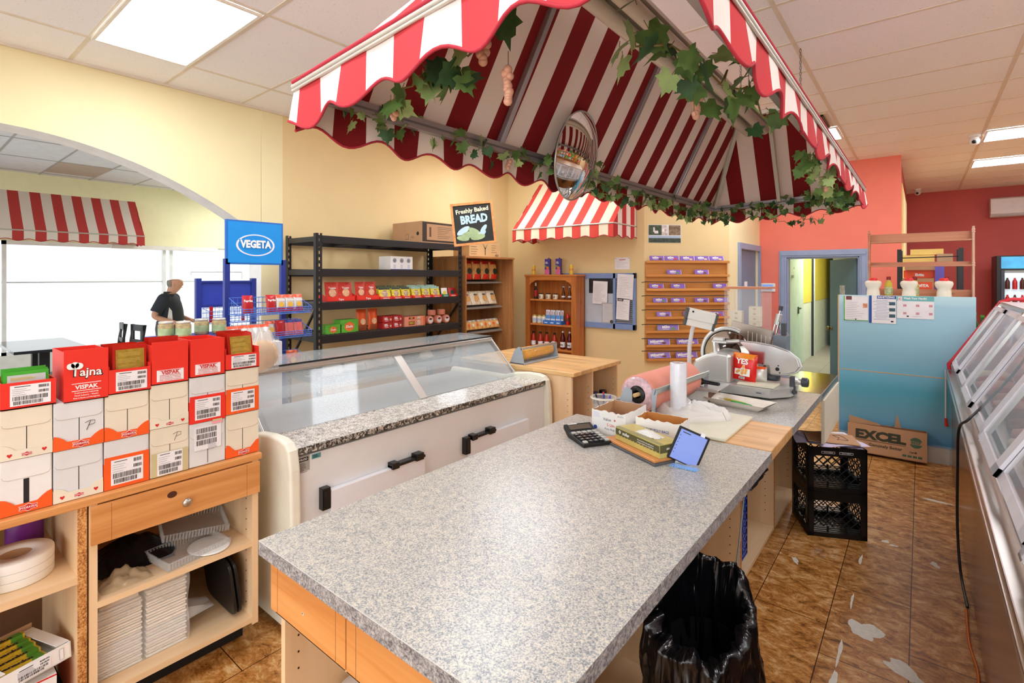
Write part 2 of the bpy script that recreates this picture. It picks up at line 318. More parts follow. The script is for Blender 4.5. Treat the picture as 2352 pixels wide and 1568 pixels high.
b = MB(); b.M = frame((-2.70, 6.0, 0), (1, 1, 0), (0, 0, 1)); b.box((0, 0, 0), (1.12, CZ, -.08), TANW); struct('wall_diagonal', b, 'angled yellow wall behind the chocolate rack')
b = MB(); SX = -1.92
b.box((SX - .1, 6.78, 0), (SX, 7.30, CZ), YELLOWW); b.box((SX - .1, 7.30, 2.0), (SX, 8.3, CZ), YELLOWW); b.box((SX - .1, 8.3, 0), (SX, 8.42, CZ), YELLOWW)
struct('wall_side', b, 'short yellow wall with a narrow blue doorway')
CORAL = mat('coral wall paint', (240, 130, 110), .7, var=.03, scale=3)
b = MB(); DX0, DX1 = -1.55, -.66
b.box((SX - .1, 8.42, 0), (DX0, 8.54, CZ), CORAL); b.box((DX0, 8.42, 1.90), (DX1, 8.54, CZ), CORAL); b.box((DX1, 8.42, 0), (-.22, 8.54, CZ), CORAL)
struct('wall_coral', b, 'coral painted wall around the hall doorway')
BLUEP = mat('blue grey paint', (146, 162, 192), .45)
b = MB()
for (x0, x1, z0, z1) in ((DX0 - .1, DX0, 0, 1.90), (DX1, DX1 + .1, 0, 1.90), (DX0 - .1, DX1 + .1, 1.90, 2.0)):
    b.box((x0, 8.40, z0), (x1, 8.42, z1), BLUEP); b.box((x0 + .025, 8.388, z0 + (.025 if z0 else 0)), (x1 - .025, 8.40, z1 - (.025 if z0 else 0)), BLUEP)
b.box((DX0, 8.42, 0), (DX0 + .02, 8.56, 1.9), BLUEP); b.box((DX1 - .02, 8.42, 0), (DX1, 8.56, 1.9), BLUEP); b.box((DX0, 8.42, 1.88), (DX1, 8.56, 1.9), BLUEP)
struct('door_1', b, 'blue grey moulded frame of the hall doorway', bevel=.004)
b = MB()
b.box((SX, 7.22, 0), (SX + .03, 7.30, 2.0), BLUEP); b.box((SX, 8.3, 0), (SX + .03, 8.38, 2.0), BLUEP); b.box((SX, 7.22, 2.0), (SX + .03, 8.38, 2.08), BLUEP)
b.box((SX - .06, 7.3, 0), (SX - .03, 8.3, 2.0), mat('blue grey door paint', (120, 134, 160), .5)); b.M = FX(SX - .03, 7.75, 1.5); b.rect(.16, .1, PAPER)
struct('door_2', b, 'narrow blue grey door in the short yellow wall', bevel=.003)
MAROON = mat('maroon wall paint', (196, 94, 90), .75, var=.04, scale=3)
b = MB(); b.box((-.3, 12.5, 0), (3.3, 12.6, CZ), MAROON); struct('wall_far', b, 'maroon wall at the far end of the shop')
b = MB(); b.box((-.34, 8.54, 0), (-.22, 12.5, CZ), MAROON); OLDY = mat('weathered yellow paint', (232, 206, 134), .7, var=.1, scale=14)
b.box((-.22, 8.75, 0), (-.20, 9.5, 2.9), OLDY); b.box((-.22, 9.7, 0), (-.20, 10.6, 2.9), OLDY); b.box((-.2, 8.85, 1.9), (-.185, 9.4, 2.8), mat('cream door panel', (240, 224, 176), .7)); b.box((-.2, 9.8, 1.9), (-.185, 10.5, 2.8), MC['cream door panel'])
b.box((-.22, 8.42, 0), (-.205, 8.54, CZ), CORAL)
struct('wall_inner', b, 'side wall behind the coral wall with cream cupboard doors')
# right wall and its stocked shelves (seen only in the mirror)
b = MB(); b.box((3.2, -3.2, 0), (3.3, 12.6, CZ), mat('warm cream wall', (226, 196, 150), .8)); struct('wall_right', b, 'cream wall on the far side of the meat counter')
# hall behind the coral wall
MINT = mat('chipped mint paint', (190, 214, 208), .55, var=.07, scale=5); YEL = mat('bright yellow paint', (216, 202, 90), .6); HALLW = mat('hall white paint', (206, 216, 214), .6)
HX = -1.75
b = MB(); b.box((HX - .1, 8.54, 0), (HX, 15, CZ), HALLW); b.box((HX, 10.85, 1.11), (HX + .005, 14.9, 2.9), YEL); b.box((HX, 11.93, 0), (HX + .03, 12.03, 2.3), mat('dark crack', (40, 52, 50), .8)); b.box((HX + .01, 12.03, 0), (HX + .05, 12.06, 2.3), HALLW)
b.box((HX, 8.54, 0), (DX0 - .02, 8.6, CZ), HALLW); struct('wall_hall_left', b, 'hall wall, yellow above and pale below')
b = MB(); b.box((HX, 9.3, .01), (HX + .03, 10.85, 2.25), MINT); b.M = FX(HX + .03, 10.3, 1.02); b.rect(.05, .12, mat('old brass latch', (96, 104, 90), .4, .6), 0, 0, 0, .02); b.rect(.14, .025, MC['old brass latch'], .05, .03, .02, .02); b.M = FX(HX + .03, 9.75, 1.62); b.rect(.06, .05, ALU, 0, 0, 0, .03); b.lathe([(.02, 0), (.02, .005)], ALU, 12, (.2, .15, 0)); b.M = Matrix()
for z in (1.4, 1.15, .95, .7): b.box((HX + .03, 9.33, z), (HX + .05, 9.38, z + .12), REDINK if False else mat('red tape', (200, 50, 36), .5))
struct('door_3', b, 'chipped mint cold room door inside the hall')
b = MB(); b.M = RZ(72, (HX + .16, 13.9, 0)); b.box((0, 0, .06), (.95, .05, 2.2), HALLW); b.box((.86, -.03, 1.0), (1.05, 0, 1.04), ALU); b.box((-.09, 0, .06), (-.02, .05, 2.25), mat('door gap', (38, 44, 46), .8)); struct('door_4', b, 'white door standing ajar deep in the hall')
b = MB(); b.box((HX, 15, 0), (-.3, 15.1, CZ), HALLW); b.box((HX, 14.99, 1.11), (-.3, 15, 2.9), YEL); struct('wall_hall_end', b, 'yellow and white end wall of the hall')
b = MB(); b.box((-.38, 8.56, 0), (-.34, 15, CZ), HALLW); b.box((-.385, 9.5, 1.11), (-.38, 15, 2.9), YEL); struct('wall_hall_right', b, 'pale right wall of the hall')
b = MB(); b.box((HX, 8.56, 2.9), (-.34, 15, 2.95), TILE); struct('ceiling_hall', b, 'low ceiling of the hall')
b = MB(); a = math.degrees(math.atan2(.76, -.40)); b.M = RZ(a, (-.672, 8.55, 0)); SB = mat('slate blue door', (96, 122, 134), .45)
b.box((0, 0, .01), (.86, .04, 1.875), SB); b.M = RZ(a, (-.672, 8.55, 0)) @ frame((.43, .0405, 1.28), (-1, 0, 0), (0, 0, 1)); b.rect(.17, .42, mat('worn notice', (206, 204, 196), .7, var=.3, scale=20)); b.M = RZ(a, (-.672, 8.55, 0)) @ frame((.80, .04, .82), (-1, 0, 0), (0, 0, 1)); b.lathe([(.03, 0), (.012, .01), (.012, .03), (.03, .04), (.034, .055), (.02, .07), (.0001, .072)], mat('brass', (150, 116, 56), .25, .9), 16); struct('door_5', b, 'slate blue door opened into the hall, with a brass knob')
area('hall light', (-1.1, 11.2, 2.8), (0, 0, 0), .5, .5, 60)
l = thing('hall_lamp', 'small lit ceiling lamp inside the hall behind the coral wall', 'ceiling lamp', (-1.1, 11.2, 2.87)); b = MB(); b.lathe([(.16, 0), (.16, .03)], ALU, 20); b.build('base', l); b = MB(); b.lathe([(.02, -.05), (.12, -.04), (.14, 0)], mat('hall lamp glow', (255, 248, 230), .5, emis=16, var=0), 20); b.build('lamp_shade', l)
# cafe shell: end wall with tall shop windows
CY = mat('cafe yellow paint', (244, 240, 200), .75, var=.02); FRW = mat('white window frame', (242, 244, 246), .4)
b = MB(); b.box((-10.9, -3.2, 2.17), (-10.77, 8, CZ), CY); b.box((-10.9, -3.2, 0), (-10.77, 8, .42), mat('white sill wall', (240, 240, 240), .6)); b.box((-10.9, 6.5, 0), (-10.77, 8, CZ), CY); struct('wall_cafe', b, 'pale yellow wall above the shop windows')
b = MB(); b.box((-10.9, 5.9, 0), (-5.15, 6.0, CZ), CY); struct('wall_cafe_side', b, 'pale yellow end wall of the seating room')
for i, (y0, y1) in enumerate(((-3.1, -1.0), (-.95, 1.1), (1.16, 3.3), (3.36, 6.4))):
    b = MB()
    for a in (y0, y1 - .05): b.box((-10.87, a, .42), (-10.8, a + .05, 2.17), FRW)
    b.box((-10.87, y0, .42), (-10.8, y1, .47), FRW); b.box((-10.87, y0, 2.11), (-10.8, y1, 2.17), FRW)
    b.box((-10.85, y0, 1.52), (-10.82, y1, 1.54), mat('thin grey glazing bar', (206, 214, 216), .4))
    b.box((-10.84, y0 + .05, .47), (-10.835, y1 - .05, 2.11), GLASS)
    struct('window_%d' % (i + 1), b, ['far left shop window behind the cafe table', 'left shop window under the striped awning', 'bright shop window left of the man', 'bright shop window right of the man'][i])
b = MB(); b.box((-10.76, 2.47, 2.10), (-10.70, 4.15, 2.17), mat('white blind box', (232, 230, 226), .5)); struct('trim_1', b, 'white roller blind box above the window', bevel=.008)
b = MB(); b.box((-10.78, -3.2, .05), (-10.72, 6, .11), mat('grey floor strip', (150, 150, 150), .5)); struct('baseboard_cafe', b, 'thin grey strip under the shop windows')
area('cafe light', (-9.3, 4.4, 3.15), (0, 0, 0), 1.1, .5, 45)
# ---------------------------------------------------------------- ceiling lights, vent, cameras
GLOW = mat('lit diffuser', (240, 246, 255), .5, emis=LAMP, var=0)
def panel(x, y, label):
    t = thing('ceiling_light', label, 'ceiling light', (x, y, CZ - .02), 0, 'ceiling light panels')
    b = MB(); w_, h = 1.19, .575
    for q in ((-w_ / 2, -h / 2, w_ / 2, -h / 2 + .02), (-w_ / 2, h / 2 - .02, w_ / 2, h / 2), (-w_ / 2, -h / 2 + .02, -w_ / 2 + .02, h / 2 - .02), (w_ / 2 - .02, -h / 2 + .02, w_ / 2, h / 2 - .02)):
        b.box((q[0], q[1], 0), (q[2], q[3], .014), mat('white lamp frame', (240, 236, 226), .4))
    b.build('frame', t); b = MB(); b.box((-w_ / 2 + .02, -h / 2 + .02, .004), (w_ / 2 - .02, h / 2 - .02, .012), GLOW); b.build('diffuser', t); return t
GX = lambda i: -4.33 + 1.217 * i + .6085
GYY = lambda k: .87 + .6085 * k + .304
for gx, gy, lb in ((0, 0, 'large lit ceiling panel at the top left, above the seating arch wall'),
                   (0, 6, 'lit ceiling panel above the black shelving, behind the big awning'),
                   (2, 9, 'small looking lit ceiling panel beside the air vent, right of the awning'),
                   (4, 11, 'lit ceiling panel at the right edge, nearer of the two far right ones'),
                   (4, 14, 'lit ceiling panel near the maroon wall, the farther of the two far right ones'),
                   (2, 13, 'lit ceiling panel deep in the rear hall area'),
                   (4, 5, 'lit ceiling panel over the meat counter, out of view at the right'),  # this panel and the next ones are unseen, added to brighten the room
                   (5, 5, 'lit ceiling panel over the shelving behind the meat counter'),
                   (5, 9, 'lit ceiling panel right of the view, beyond the meat counter'),
                   (5, 13, 'lit ceiling panel above the drinks cooler'),
                   (4, 0, 'lit ceiling panel over the near end of the meat counter'),
                   (2, -2, 'lit ceiling panel behind the photographer'),
                   (1, 3, 'lit ceiling panel hidden above the striped awning')):
    panel(GX(gx), GYY(gy), lb)
v = thing('air_vent', 'square metal ceiling air vent with dark louvres beside a light panel', 'air vent', (-1.0, 6.05, CZ - .012)); b = MB(); VM = mat('vent metal', (214, 200, 176), .5)
b.box((-.28, -.28, 0), (.28, .28, .01), VM); b.build('frame', v); b = MB()
for i in range(4):
    s_ = .25 - i * .055; 
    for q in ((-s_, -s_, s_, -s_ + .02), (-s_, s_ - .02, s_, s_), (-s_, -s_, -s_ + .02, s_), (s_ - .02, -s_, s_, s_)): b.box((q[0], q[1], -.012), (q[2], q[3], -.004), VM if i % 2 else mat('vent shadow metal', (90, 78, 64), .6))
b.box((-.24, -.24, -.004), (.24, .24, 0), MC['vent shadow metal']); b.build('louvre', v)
def dome(loc, lab, flip=False):
    t = thing('security_camera', lab, 'security camera', loc); b = MB(); W = mat('camera white plastic', (232, 232, 230), .35)
    b.lathe([(.055, 0), (.055, -.02), (.03, -.035)][::-1], W, 18); b.build('mount', t); b = MB(); b.ball((0, 0, -.065), .05, W, 16, 8); b.ball((-.005, -.036, -.078), .022, BLACK, 12, 6); b.build('eyeball', t); return t
dome((.47, 7.78, CZ), 'white ball security camera on the ceiling between two lit panels'); dome((-.05, 11.9, CZ), 'white ball security camera high in the corner of the maroon wall')
# ================================================================ BIG FURNITURE
# ---- left wooden unit under the cartons
LX, LT = -2.24, .855
u = thing('shelving_unit', 'pine topped wooden unit with a knobbed drawer, carrying the spice cartons', 'shelving unit', (0, 0, 0))
b = MB(); b.box((-2.85, -.55, .828), (LX + .005, 1.045, LT), PINE); b.build('worktop', u, bevel=.003)
b = MB(); b.box((-2.84, 1.005, .125), (LX, 1.03, .828), MAPLEZ)
for i in range(14): b.box((LX - .06, 1.004, .2 + i * .045), (LX - .055, 1.0055, .205 + i * .045), INK)
b.build('side_panel', u)
b = MB(); b.box((-2.84, .455, .125), (LX, .478, .828), MAPLEZ); b.build('divider', u)
b = MB(); b.box((-2.84, .424, .1), (LX - .003, .449, .828), MAPLEZ); b.box((LX - .003, .424, .1), (LX, .449, .828), CHIP); b.build('divider', u)['label'] = 'divider with a raw chipboard edge'
b = MB(); b.box((-2.84, .478, .135), (LX, 1.005, .158), MAPLE); b.build('shelf', u)
b = MB(); b.box((-2.84, .478, .462), (LX, 1.005, .484), MAPLE); b.build('shelf', u)
b = MB(); b.box((-2.84, -.55, .572), (LX, .424, .596), MAPLE); b.build('shelf', u)
b = MB(); b.box((-2.84, -.55, .09), (LX, .424, .113), MAPLE); b.build('shelf', u)
b = MB(); b.box((-2.85, -.55, .09), (-2.84, 1.03, .828), mat('dark back board', (120, 84, 56), .6)); b.build('back_panel', u)
b = MB(); b.box((-2.84, -.55, 0), (LX - .15, 1.03, .125), mat('black toe kick', (24, 20, 18), .8)); b.build('plinth', u)
d = MB(); d.box((LX - .004, .458, .692), (LX + .016, 1.03, .824), PINE); DG = mat('drawer groove', (150, 92, 44), .6)
for y in (.513, .975): d.box((LX + .0155, y, .692), (LX + .0164, y + .0015, .824), DG)
d.M = FX(LX + .016, .700, .790); d.lathe([(.0165, 0), (.0165, .0005)], mat('dark knot', (74, 38, 20), .6), 18, (0, 0, 0), True, 1, .75); d.M = Matrix()
d = d.build('drawer', u, bevel=.0015); b = MB(); b.M = FX(LX + .016, .744, .751) @ Matrix.Rotation(0, 4, 'Z'); b.lathe([(.006, 0), (.006, .012), (.013, .016), (.017, .022), (.013, .028), (0.0001, .030)], mat('satin nickel', (190, 186, 178), .3, .9, 0), 18); b.build('knob', d)
# ---- refrigerated display case (its back faces the counter)
CW = mat('case white enamel', (226, 226, 226), .35, var=.02); CYE = mat('aged cream plastic', (228, 224, 206), .45, var=.05)
u = thing('display_case', 'long white refrigerated counter case with a granite ledge and sloping glass', 'display case', (0, 0, 0))
b = MB(); b.box((-3.2, 1.185, .12), (-2.2, 3.115, .80), CW); b.build('body', u, bevel=.003)
b = MB(); b.box((-3.1, 1.2, 0), (-2.27, 3.1, .12), mat('case kick plate', (196, 204, 212), .5, var=.08)); b.build('base', u)
b = MB(); b.box((-2.47, 1.15, .815), (-2.19, 3.13, .845), GRAN); b.box((-2.19, 1.15, .815), (-2.184, 3.13, .845), GRANE); b.build('granite_ledge', u)
prof = [(-2.155, .05), (-2.15, .55), (-2.158, .76), (-2.175, .845), (-2.205, .873), (-2.26, .886), (-2.36, .885), (-2.48, .872), (-2.6, .84), (-3.18, .84), (-3.2, .80), (-3.2, .05)]
for y in (1.13, 3.115):
    b = MB(); b.M = Matrix(((1, 0, 0, 0), (0, 0, 1, y), (0, 1, 0, 0), (0, 0, 0, 1))); b.prism(prof, .05, CYE); b.build('end_panel', u, bevel=.012, seg=3)
CG = mat('case glass', (214, 226, 228), .05, 0, 0, alpha=.22, spec=.9)
def slab(b, p, q, y0, y1, th, m):   # sloping slab between two xz points
    dx, dz = q[0] - p[0], q[1] - p[1]; L_ = math.hypot(dx, dz); nx, nz = -dz / L_ * th, dx / L_ * th
    b.add([(p[0], y0, p[1]), (q[0], y0, q[1]), (q[0] + nx, y0, q[1] + nz), (p[0] + nx, y0, p[1] + nz), (p[0], y1, p[1]), (q[0], y1, q[1]), (q[0] + nx, y1, q[1] + nz), (p[0] + nx, y1, p[1] + nz)],
          [(0, 1, 2, 3), (7, 6, 5, 4), (0, 4, 5, 1), (1, 5, 6, 2), (2, 6, 7, 3), (3, 7, 4, 0)], m)
for y0, y1, o in ((1.2, 2.20, 0), (2.14, 3.1, .012)):
    b = MB(); slab(b, (-2.462 - o, .85), (-2.735 - o, 1.10), y0, y1, .006, CG)
    e = y1 - .06 if o == 0 else y0; slab(b, (-2.460 - o, .85), (-2.733 - o, 1.10), e, e + .06, .008, mat('pale steel strip', (214, 212, 206), .3, .6, 0)); b.build('sliding_glass', u)
b = MB(); b.box((-2.80, 1.15, 1.095), (-2.725, 3.13, 1.125), ALU); b.box((-2.725, 1.15, 1.10), (-2.72, 3.13, 1.108), STEEL); b.build('top_rail', u, bevel=.003)
b = MB(); b.box((-3.12, 1.13, 1.127), (-2.74, 3.15, 1.135), CG); b.box((-2.745, 1.13, 1.127), (-2.737, 3.15, 1.136), mat('black glass edge', (34, 40, 40), .3)); b.build('glass_top', u)
for y in (1.165, 3.125):
    b = MB(); b.M = Matrix(((1, 0, 0, 0), (0, 0, 1, y), (0, 1, 0, 0), (0, 0, 0, 1))); b.prism([(-2.47, .845), (-2.74, 1.12), (-3.10, 1.12), (-3.2, .845)], .006, CG); b.build('end_glass', u)
    b = MB(); b.tube([(-2.465, y, .85), (-2.735, y, 1.12)], .006, ALU, 6); b.build('corner_trim', u)
b = MB(); b.surf(lambda s, t: (-3.10 - .12 * math.sin(s * 1.5), 1.17 + t * 1.96, 1.127 - .28 * s), 6, 2, CG); b.build('front_glass', u)
b = MB(); b.box((-3.15, 1.19, .80), (-2.48, 3.11, .812), mat('case inner deck', (190, 192, 190), .35, .4)); b.box((-2.98, 1.19, .955), (-2.72, 3.11, .965), CG); b.build('deck', u)
b = MB(); b.box((-2.3, 1.2, .70), (-2.1995, 3.1, .798), CW); b.build('back_strip', u)
BK = mat('glossy black latch', (18, 18, 20), .25)
for y0, y1, hy in ((1.336, 1.92, 1.80), (2.29, 2.895, 2.41)):
    d = MB(); d.box((-2.199, y0, .2), (-2.168, y1, .612), mat('door white', (232, 232, 236), .35, var=.01)); d = d.build('door', u, bevel=.004)
    b = MB(); b.box((-2.2, hy - .115, .612), (-2.158, hy + .115, .628), BK); b.box((-2.2, hy - .115, .606), (-2.152, hy - .07, .64), BK); b.box((-2.2, hy + .045, .606), (-2.152, hy + .10, .645), BK); b.build('latch', d, bevel=.004)
    b = MB(); b.box((-2.2, y0 - .045, .53), (-2.165, y0 - .003, .632), BK); b.box((-2.165, y0 - .04, .54), (-2.16, y0 - .022, .62), BK); b.build('hinge', d, bevel=.003)
b = MB(); b.box((-2.1995, 1.185, .73), (-2.1985, 1.245, .80), mat('silver sticker', (168, 164, 156), .4)); b.M = FX(-2.1984, 1.213, .785); b.rect(.05, .018, INK); b.text('IGLOO', .009, WINK, 0, 0, .001, .02, .042); b.lines(.045, 8, .0058, INK, 0, -.018, 0, .0016)
b.M = FX(-2.1988, 1.278, .785); b.rect(.045, .022, mat('teal sticker', (84, 150, 156), .5)); b.lines(.035, 2, .007, INK, 0, .004, .001, .003); b.build('rating_sticker', u)
# ---- main counter
CXL, CXR = -1.39, -.47
u = thing('service_counter', 'long counter with a grey flecked laminate top and maple shelf cabinets', 'counter', (0, 0, 0))
def top(y0, y1, name='countertop'):
    b = MB(); b.box((CXL, y0, .872), (CXR, y1, .91), LAME); b.box((CXL, y0, .9099), (CXR, y1, .9103), LAM); b.box((CXL, y0 - .0004, .9085), (CXR + .0004, y0, .9107), mat('light edge line', (206, 206, 202), .4)); return b.build(name, u)
top(.64, 2.262); top(2.70, 3.56)
b = MB(); b.box((-1.30, 2.264, .868), (CXR - .003, 2.698, .912), wood('butcher block', (206, 150, 88), (232, 186, 126), 'X', 1, .4, bands=22)); b.build('wood_insert', u, bevel=.003)
MIR = mat('mirror polished steel', (186, 180, 164), .12, 1, 0); b = MB(); b.box((CXL, 3.562, .88), (CXR, 4.33, .912), MIR); b.box((CXR, 3.562, .865), (CXR + .004, 4.33, .911), STEEL); b.build('steel_top', u)
FXX = -.73
CB = -1.32
for y in (1.1, 1.95, 2.80, 3.57, 4.28):
    b = MB(); b.box((CB, y, .0), (FXX - .002, y + .022, .870), MAPLEZ); b.box((FXX - .002, y, 0), (FXX, y + .022, .870), CHIP)
    for i in range(15): b.box((FXX - .055, y - .001, .12 + i * .045), (FXX - .05, y + .0001, .125 + i * .045), INK)
    b.build('divider', u)
for y0, y1, zs in ((1.122, 1.95, (.012,)), (1.972, 2.80, (.012,)), (2.822, 3.57, (.012, .40)), (3.592, 4.28, (.012,))):
    for z in zs: b = MB(); b.box((CB, y0, z), (FXX - (.0 if z < .1 else .03), y1, z + .02), MAPLE); b.build('shelf', u)
b = MB(); b.box((CB, 1.1, .012), (CB + .012, 4.3, .868), MAPLE); b.build('back_panel', u)
b = MB(); b.box((-.475, 3.60, .60), (-.458, 4.30, .866), mat('pale end board', (224, 214, 190), .5)); b.build('apron_board', u)
# near end cabinet with two drawers
b = MB(); b.box((-1.345, .68, 0), (-1.325, 1.1, .868), MAPLEZ)
for i in range(15): b.box((-1.3245, .715, .10 + i * .045), (-1.324, .72, .105 + i * .045), INK)
b.build('side_panel', u); b = MB(); b.box((-.68, .68, 0), (-.66, 1.1, .868), MAPLEZ); b.build('side_panel', u)
b = MB(); b.box((-1.325, .68, .05), (-.68, 1.09, .07), MAPLE); b.build('shelf', u)
for x0, x1 in ((-1.352, -1.006), (-1.002, -.655)):
    d = MB(); d.box((x0, .655, .735), (x1, .675, .867), PINEX)
    for x in (x0 + .035, x1 - .04): d.box((x, .6545, .735), (x + .0015, .656, .867), DG)
    d.M = FY(x0 + .165, .6545, .79); d.lathe([(.004, 0), (.004, .0006)], mat('screw hole', (226, 214, 196), .6), 10); d.rect(.002, .004, INK, 0, .001, .001); d.M = Matrix(); d.build('drawer', u, bevel=.0015)
b = MB(); b.box((-1.325, .655, .735), (-.68, 1.09, .738), MAPLE); b.build('drawer_bottom', u)
t = thing('plastic_bucket', 'white plastic bucket under the near drawer of the counter', 'bucket', (-1.15, .86, .071)); b = MB()
b.lathe([(.09, 0), (.112, .35), (.118, .35), (.12, .36), (.118, .375), (.112, .378), (.10, .35)], mat('white bucket plastic', (232, 234, 238), .35), 28, sx=1.15, sy=1.1); b.build('body', t)
b = MB(); b.lathe([(.125, .372), (.128, .385), (.118, .40), (.09, .408), (0.001, .41)], MC['white bucket plastic'], 28, sx=1.15, sy=1.1); b.build('lid', t)
# ---- small wooden table behind the case
BB = wood('oiled birch block', (208, 158, 96), (234, 192, 132), 'X', 1, .35, bands=20)
u = thing('wooden_table', 'butcher block topped table with open cabinets, beyond the white case', 'table', (0, 0, 0))
b = MB(); b.box((-3.15, 3.19, .88), (-1.985, 3.945, .91), BB); b.build('tabletop', u, bevel=.003)
for y in (3.20, 3.50, 3.915): b = MB(); b.box((-2.55, y, 0), (-2.01, y + .02, .88), MAPLEZ); [b.box((-2.045, y - .001, .12 + i * .045), (-2.04, y + .0001, .125 + i * .045), INK) for i in range(15)]; b.build('upright', u)
for z in (.1, .56): b = MB(); b.box((-2.55, 3.52, z), (-2.02, 3.915, z + .02), MAPLE); b.build('shelf', u)
b = MB(); b.box((-2.55, 3.22, .46), (-2.02, 3.5, .48), MAPLE); b.build('shelf', u)
b = MB(); b.box((-2.57, 3.2, 0), (-2.55, 3.93, .88), MAPLE); b.build('back_panel', u)
# ---- meat counter case on the right
u = thing('meat_counter', 'long stainless steel meat counter with sloping sliding doors along the right aisle', 'meat counter', (0, 0, 0))
Y0, Y1 = -.6, 5.62
b = MB(); b.box((.20, Y0, .02), (1.15, Y1, .80), STEELD); b.box((.1985, Y0, .02), (.20, Y1, .8), mat('smoked steel face', (172, 140, 108), .22, .95, .06, 2)); b.build('body', u)
b = MB(); b.box((.17, Y0, .80), (.40, Y1, .835), STEEL); b.box((.165, Y0, .775), (.20, Y1, .80), STEEL); b.build('ledge', u, bevel=.004)
for i in range(3): b = MB(); b.box((.215 + i * .03, Y0, .835), (.225 + i * .03, Y1, .872 + .01 * i), ALU); b.build('door_track', u)
p0, p1 = (.215, .88), (.50, 1.395)
# uprights and sliding doors along the slope
def onslope(t, off=0):
    dx, dz = p1[0] - p0[0], p1[1] - p0[1]; L_ = math.hypot(dx, dz); return (p0[0] + dx * t - dz / L_ * off, p0[1] + dz * t + dx / L_ * off)
GAL = mat('meat counter glass', (226, 234, 240), .03, 0, 0, alpha=.25, spec=.8); WFR = mat('white pvc door frame', (232, 232, 240), .3)
W = 1.24; nb = 5
for i in range(nb + 1):
    y = Y1 - .02 - i * W; b = MB(); slab(b, onslope(0, .0), onslope(1, .0), y - .05, y, .02, STEEL); b.build('post', u)
for i in range(nb):
    for j in range(2):
        ya = Y1 - .05 - i * W - j * .57; yb = ya - .60; d = MB(); o = .004 + .014 * (1 - j)
        a, c_ = onslope(.03, o), onslope(.96, o)
        slab(d, a, c_, ya - .035, ya, .012, WFR); slab(d, a, c_, yb, yb + .085, .012, WFR); slab(d, a, onslope(.09, o), yb, ya, .012, WFR); slab(d, onslope(.91, o), c_, yb, ya, .012, WFR)
        slab(d, onslope(.08, o + .004), onslope(.92, o + .004), yb + .03, ya - .03, .004, GAL)
        d.build('sliding_door', u)
b = MB(); b.box((.49, Y0, 1.385), (1.05, Y1, 1.42), STEEL); b.build('top_deck', u, bevel=.004)
REDT = mat('red edge trim', (206, 40, 56), .3)
b = MB(); b.tube([(.185, Y1 + .01, .84), (.18, Y1 + .01, .885), (.21, Y1 + .01, .93), (.50, Y1 + .01, 1.42), (.56, Y1 + .01, 1.44), (1.05, Y1 + .01, 1.44)], .014, REDT, 8); b.build('end_trim', u)
b = MB(); b.M = Matrix(((1, 0, 0, 0), (0, 0, 1, Y1 - .012), (0, 1, 0, 0), (0, 0, 0, 1))); b.prism([(.2, .80), (.2, .88), (.5, 1.4), (1.1, 1.4), (1.25, .8)], .012, mat('pinkish end glass', (226, 190, 200), .1, 0, 0, alpha=.5)); b.build('end_glass', u)
b = MB(); b.surf(lambda s, t: (1.05 + .22 * math.sin(s * 1.57), Y0 + t * (Y1 - Y0), 1.40 - .58 * s), 8, 2, GAL); b.build('front_glass', u)
b = MB(); b.box((.25, Y0, .80), (1.2, Y1, .81), mat('white case deck', (232, 232, 236), .4)); b.box((.55, Y0, 1.06), (.95, Y1, 1.068), GAL); b.build('deck', u)
q = random.Random(5); MEATS = [mat('cured red meat', (186, 60, 60), .4), mat('pale sausage', (214, 140, 120), .4), mat('white fat cheese', (236, 222, 190), .4), mat('smoked brown ham', (140, 62, 40), .45)]
k = 0; y = Y1 - .3
while y > .2:
    for x in (.42, .66, .92):
        t = q.choice(MEATS); b = MB(); L_ = q.uniform(.08, .14)
        b.lathe([(.0001, -L_), (.03, -L_ * .9), (.045, -L_ * .4), (.047, L_ * .3), (.03, L_ * .9), (.0001, L_)], t, 12); o = b.build('cold_cut'); k += 1
        o.location = (x, y, .857); o.rotation_euler = (0, R(90), R(q.uniform(-30, 30)))
        tag(o, 'cured meat piece lying on the deck of the steel meat counter', 'cold cut', 'meats in the meat counter')
    y -= .24
# ---- tall partition painted blue
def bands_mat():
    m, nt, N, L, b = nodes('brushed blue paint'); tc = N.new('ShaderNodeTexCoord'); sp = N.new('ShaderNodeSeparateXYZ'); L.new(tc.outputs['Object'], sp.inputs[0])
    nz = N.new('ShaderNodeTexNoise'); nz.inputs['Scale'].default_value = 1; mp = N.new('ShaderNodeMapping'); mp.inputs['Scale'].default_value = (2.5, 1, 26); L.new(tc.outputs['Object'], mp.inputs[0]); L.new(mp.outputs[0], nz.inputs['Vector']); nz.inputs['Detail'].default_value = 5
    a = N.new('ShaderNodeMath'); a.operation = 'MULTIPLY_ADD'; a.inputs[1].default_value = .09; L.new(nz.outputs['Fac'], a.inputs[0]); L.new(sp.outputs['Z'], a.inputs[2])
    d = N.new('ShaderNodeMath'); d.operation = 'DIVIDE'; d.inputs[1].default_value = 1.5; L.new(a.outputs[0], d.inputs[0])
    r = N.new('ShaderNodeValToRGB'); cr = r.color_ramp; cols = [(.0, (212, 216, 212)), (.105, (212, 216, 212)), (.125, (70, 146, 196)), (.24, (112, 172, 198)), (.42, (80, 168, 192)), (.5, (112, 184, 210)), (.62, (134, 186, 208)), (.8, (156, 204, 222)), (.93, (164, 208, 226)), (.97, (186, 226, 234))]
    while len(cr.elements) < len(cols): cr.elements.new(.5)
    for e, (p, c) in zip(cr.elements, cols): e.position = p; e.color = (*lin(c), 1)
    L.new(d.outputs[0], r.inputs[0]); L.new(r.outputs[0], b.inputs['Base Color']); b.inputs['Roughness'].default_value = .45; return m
PY = 5.78
u = thing('partition', 'tall light blue painted wooden partition behind the beef carton', 'partition', (0, 0, 0))
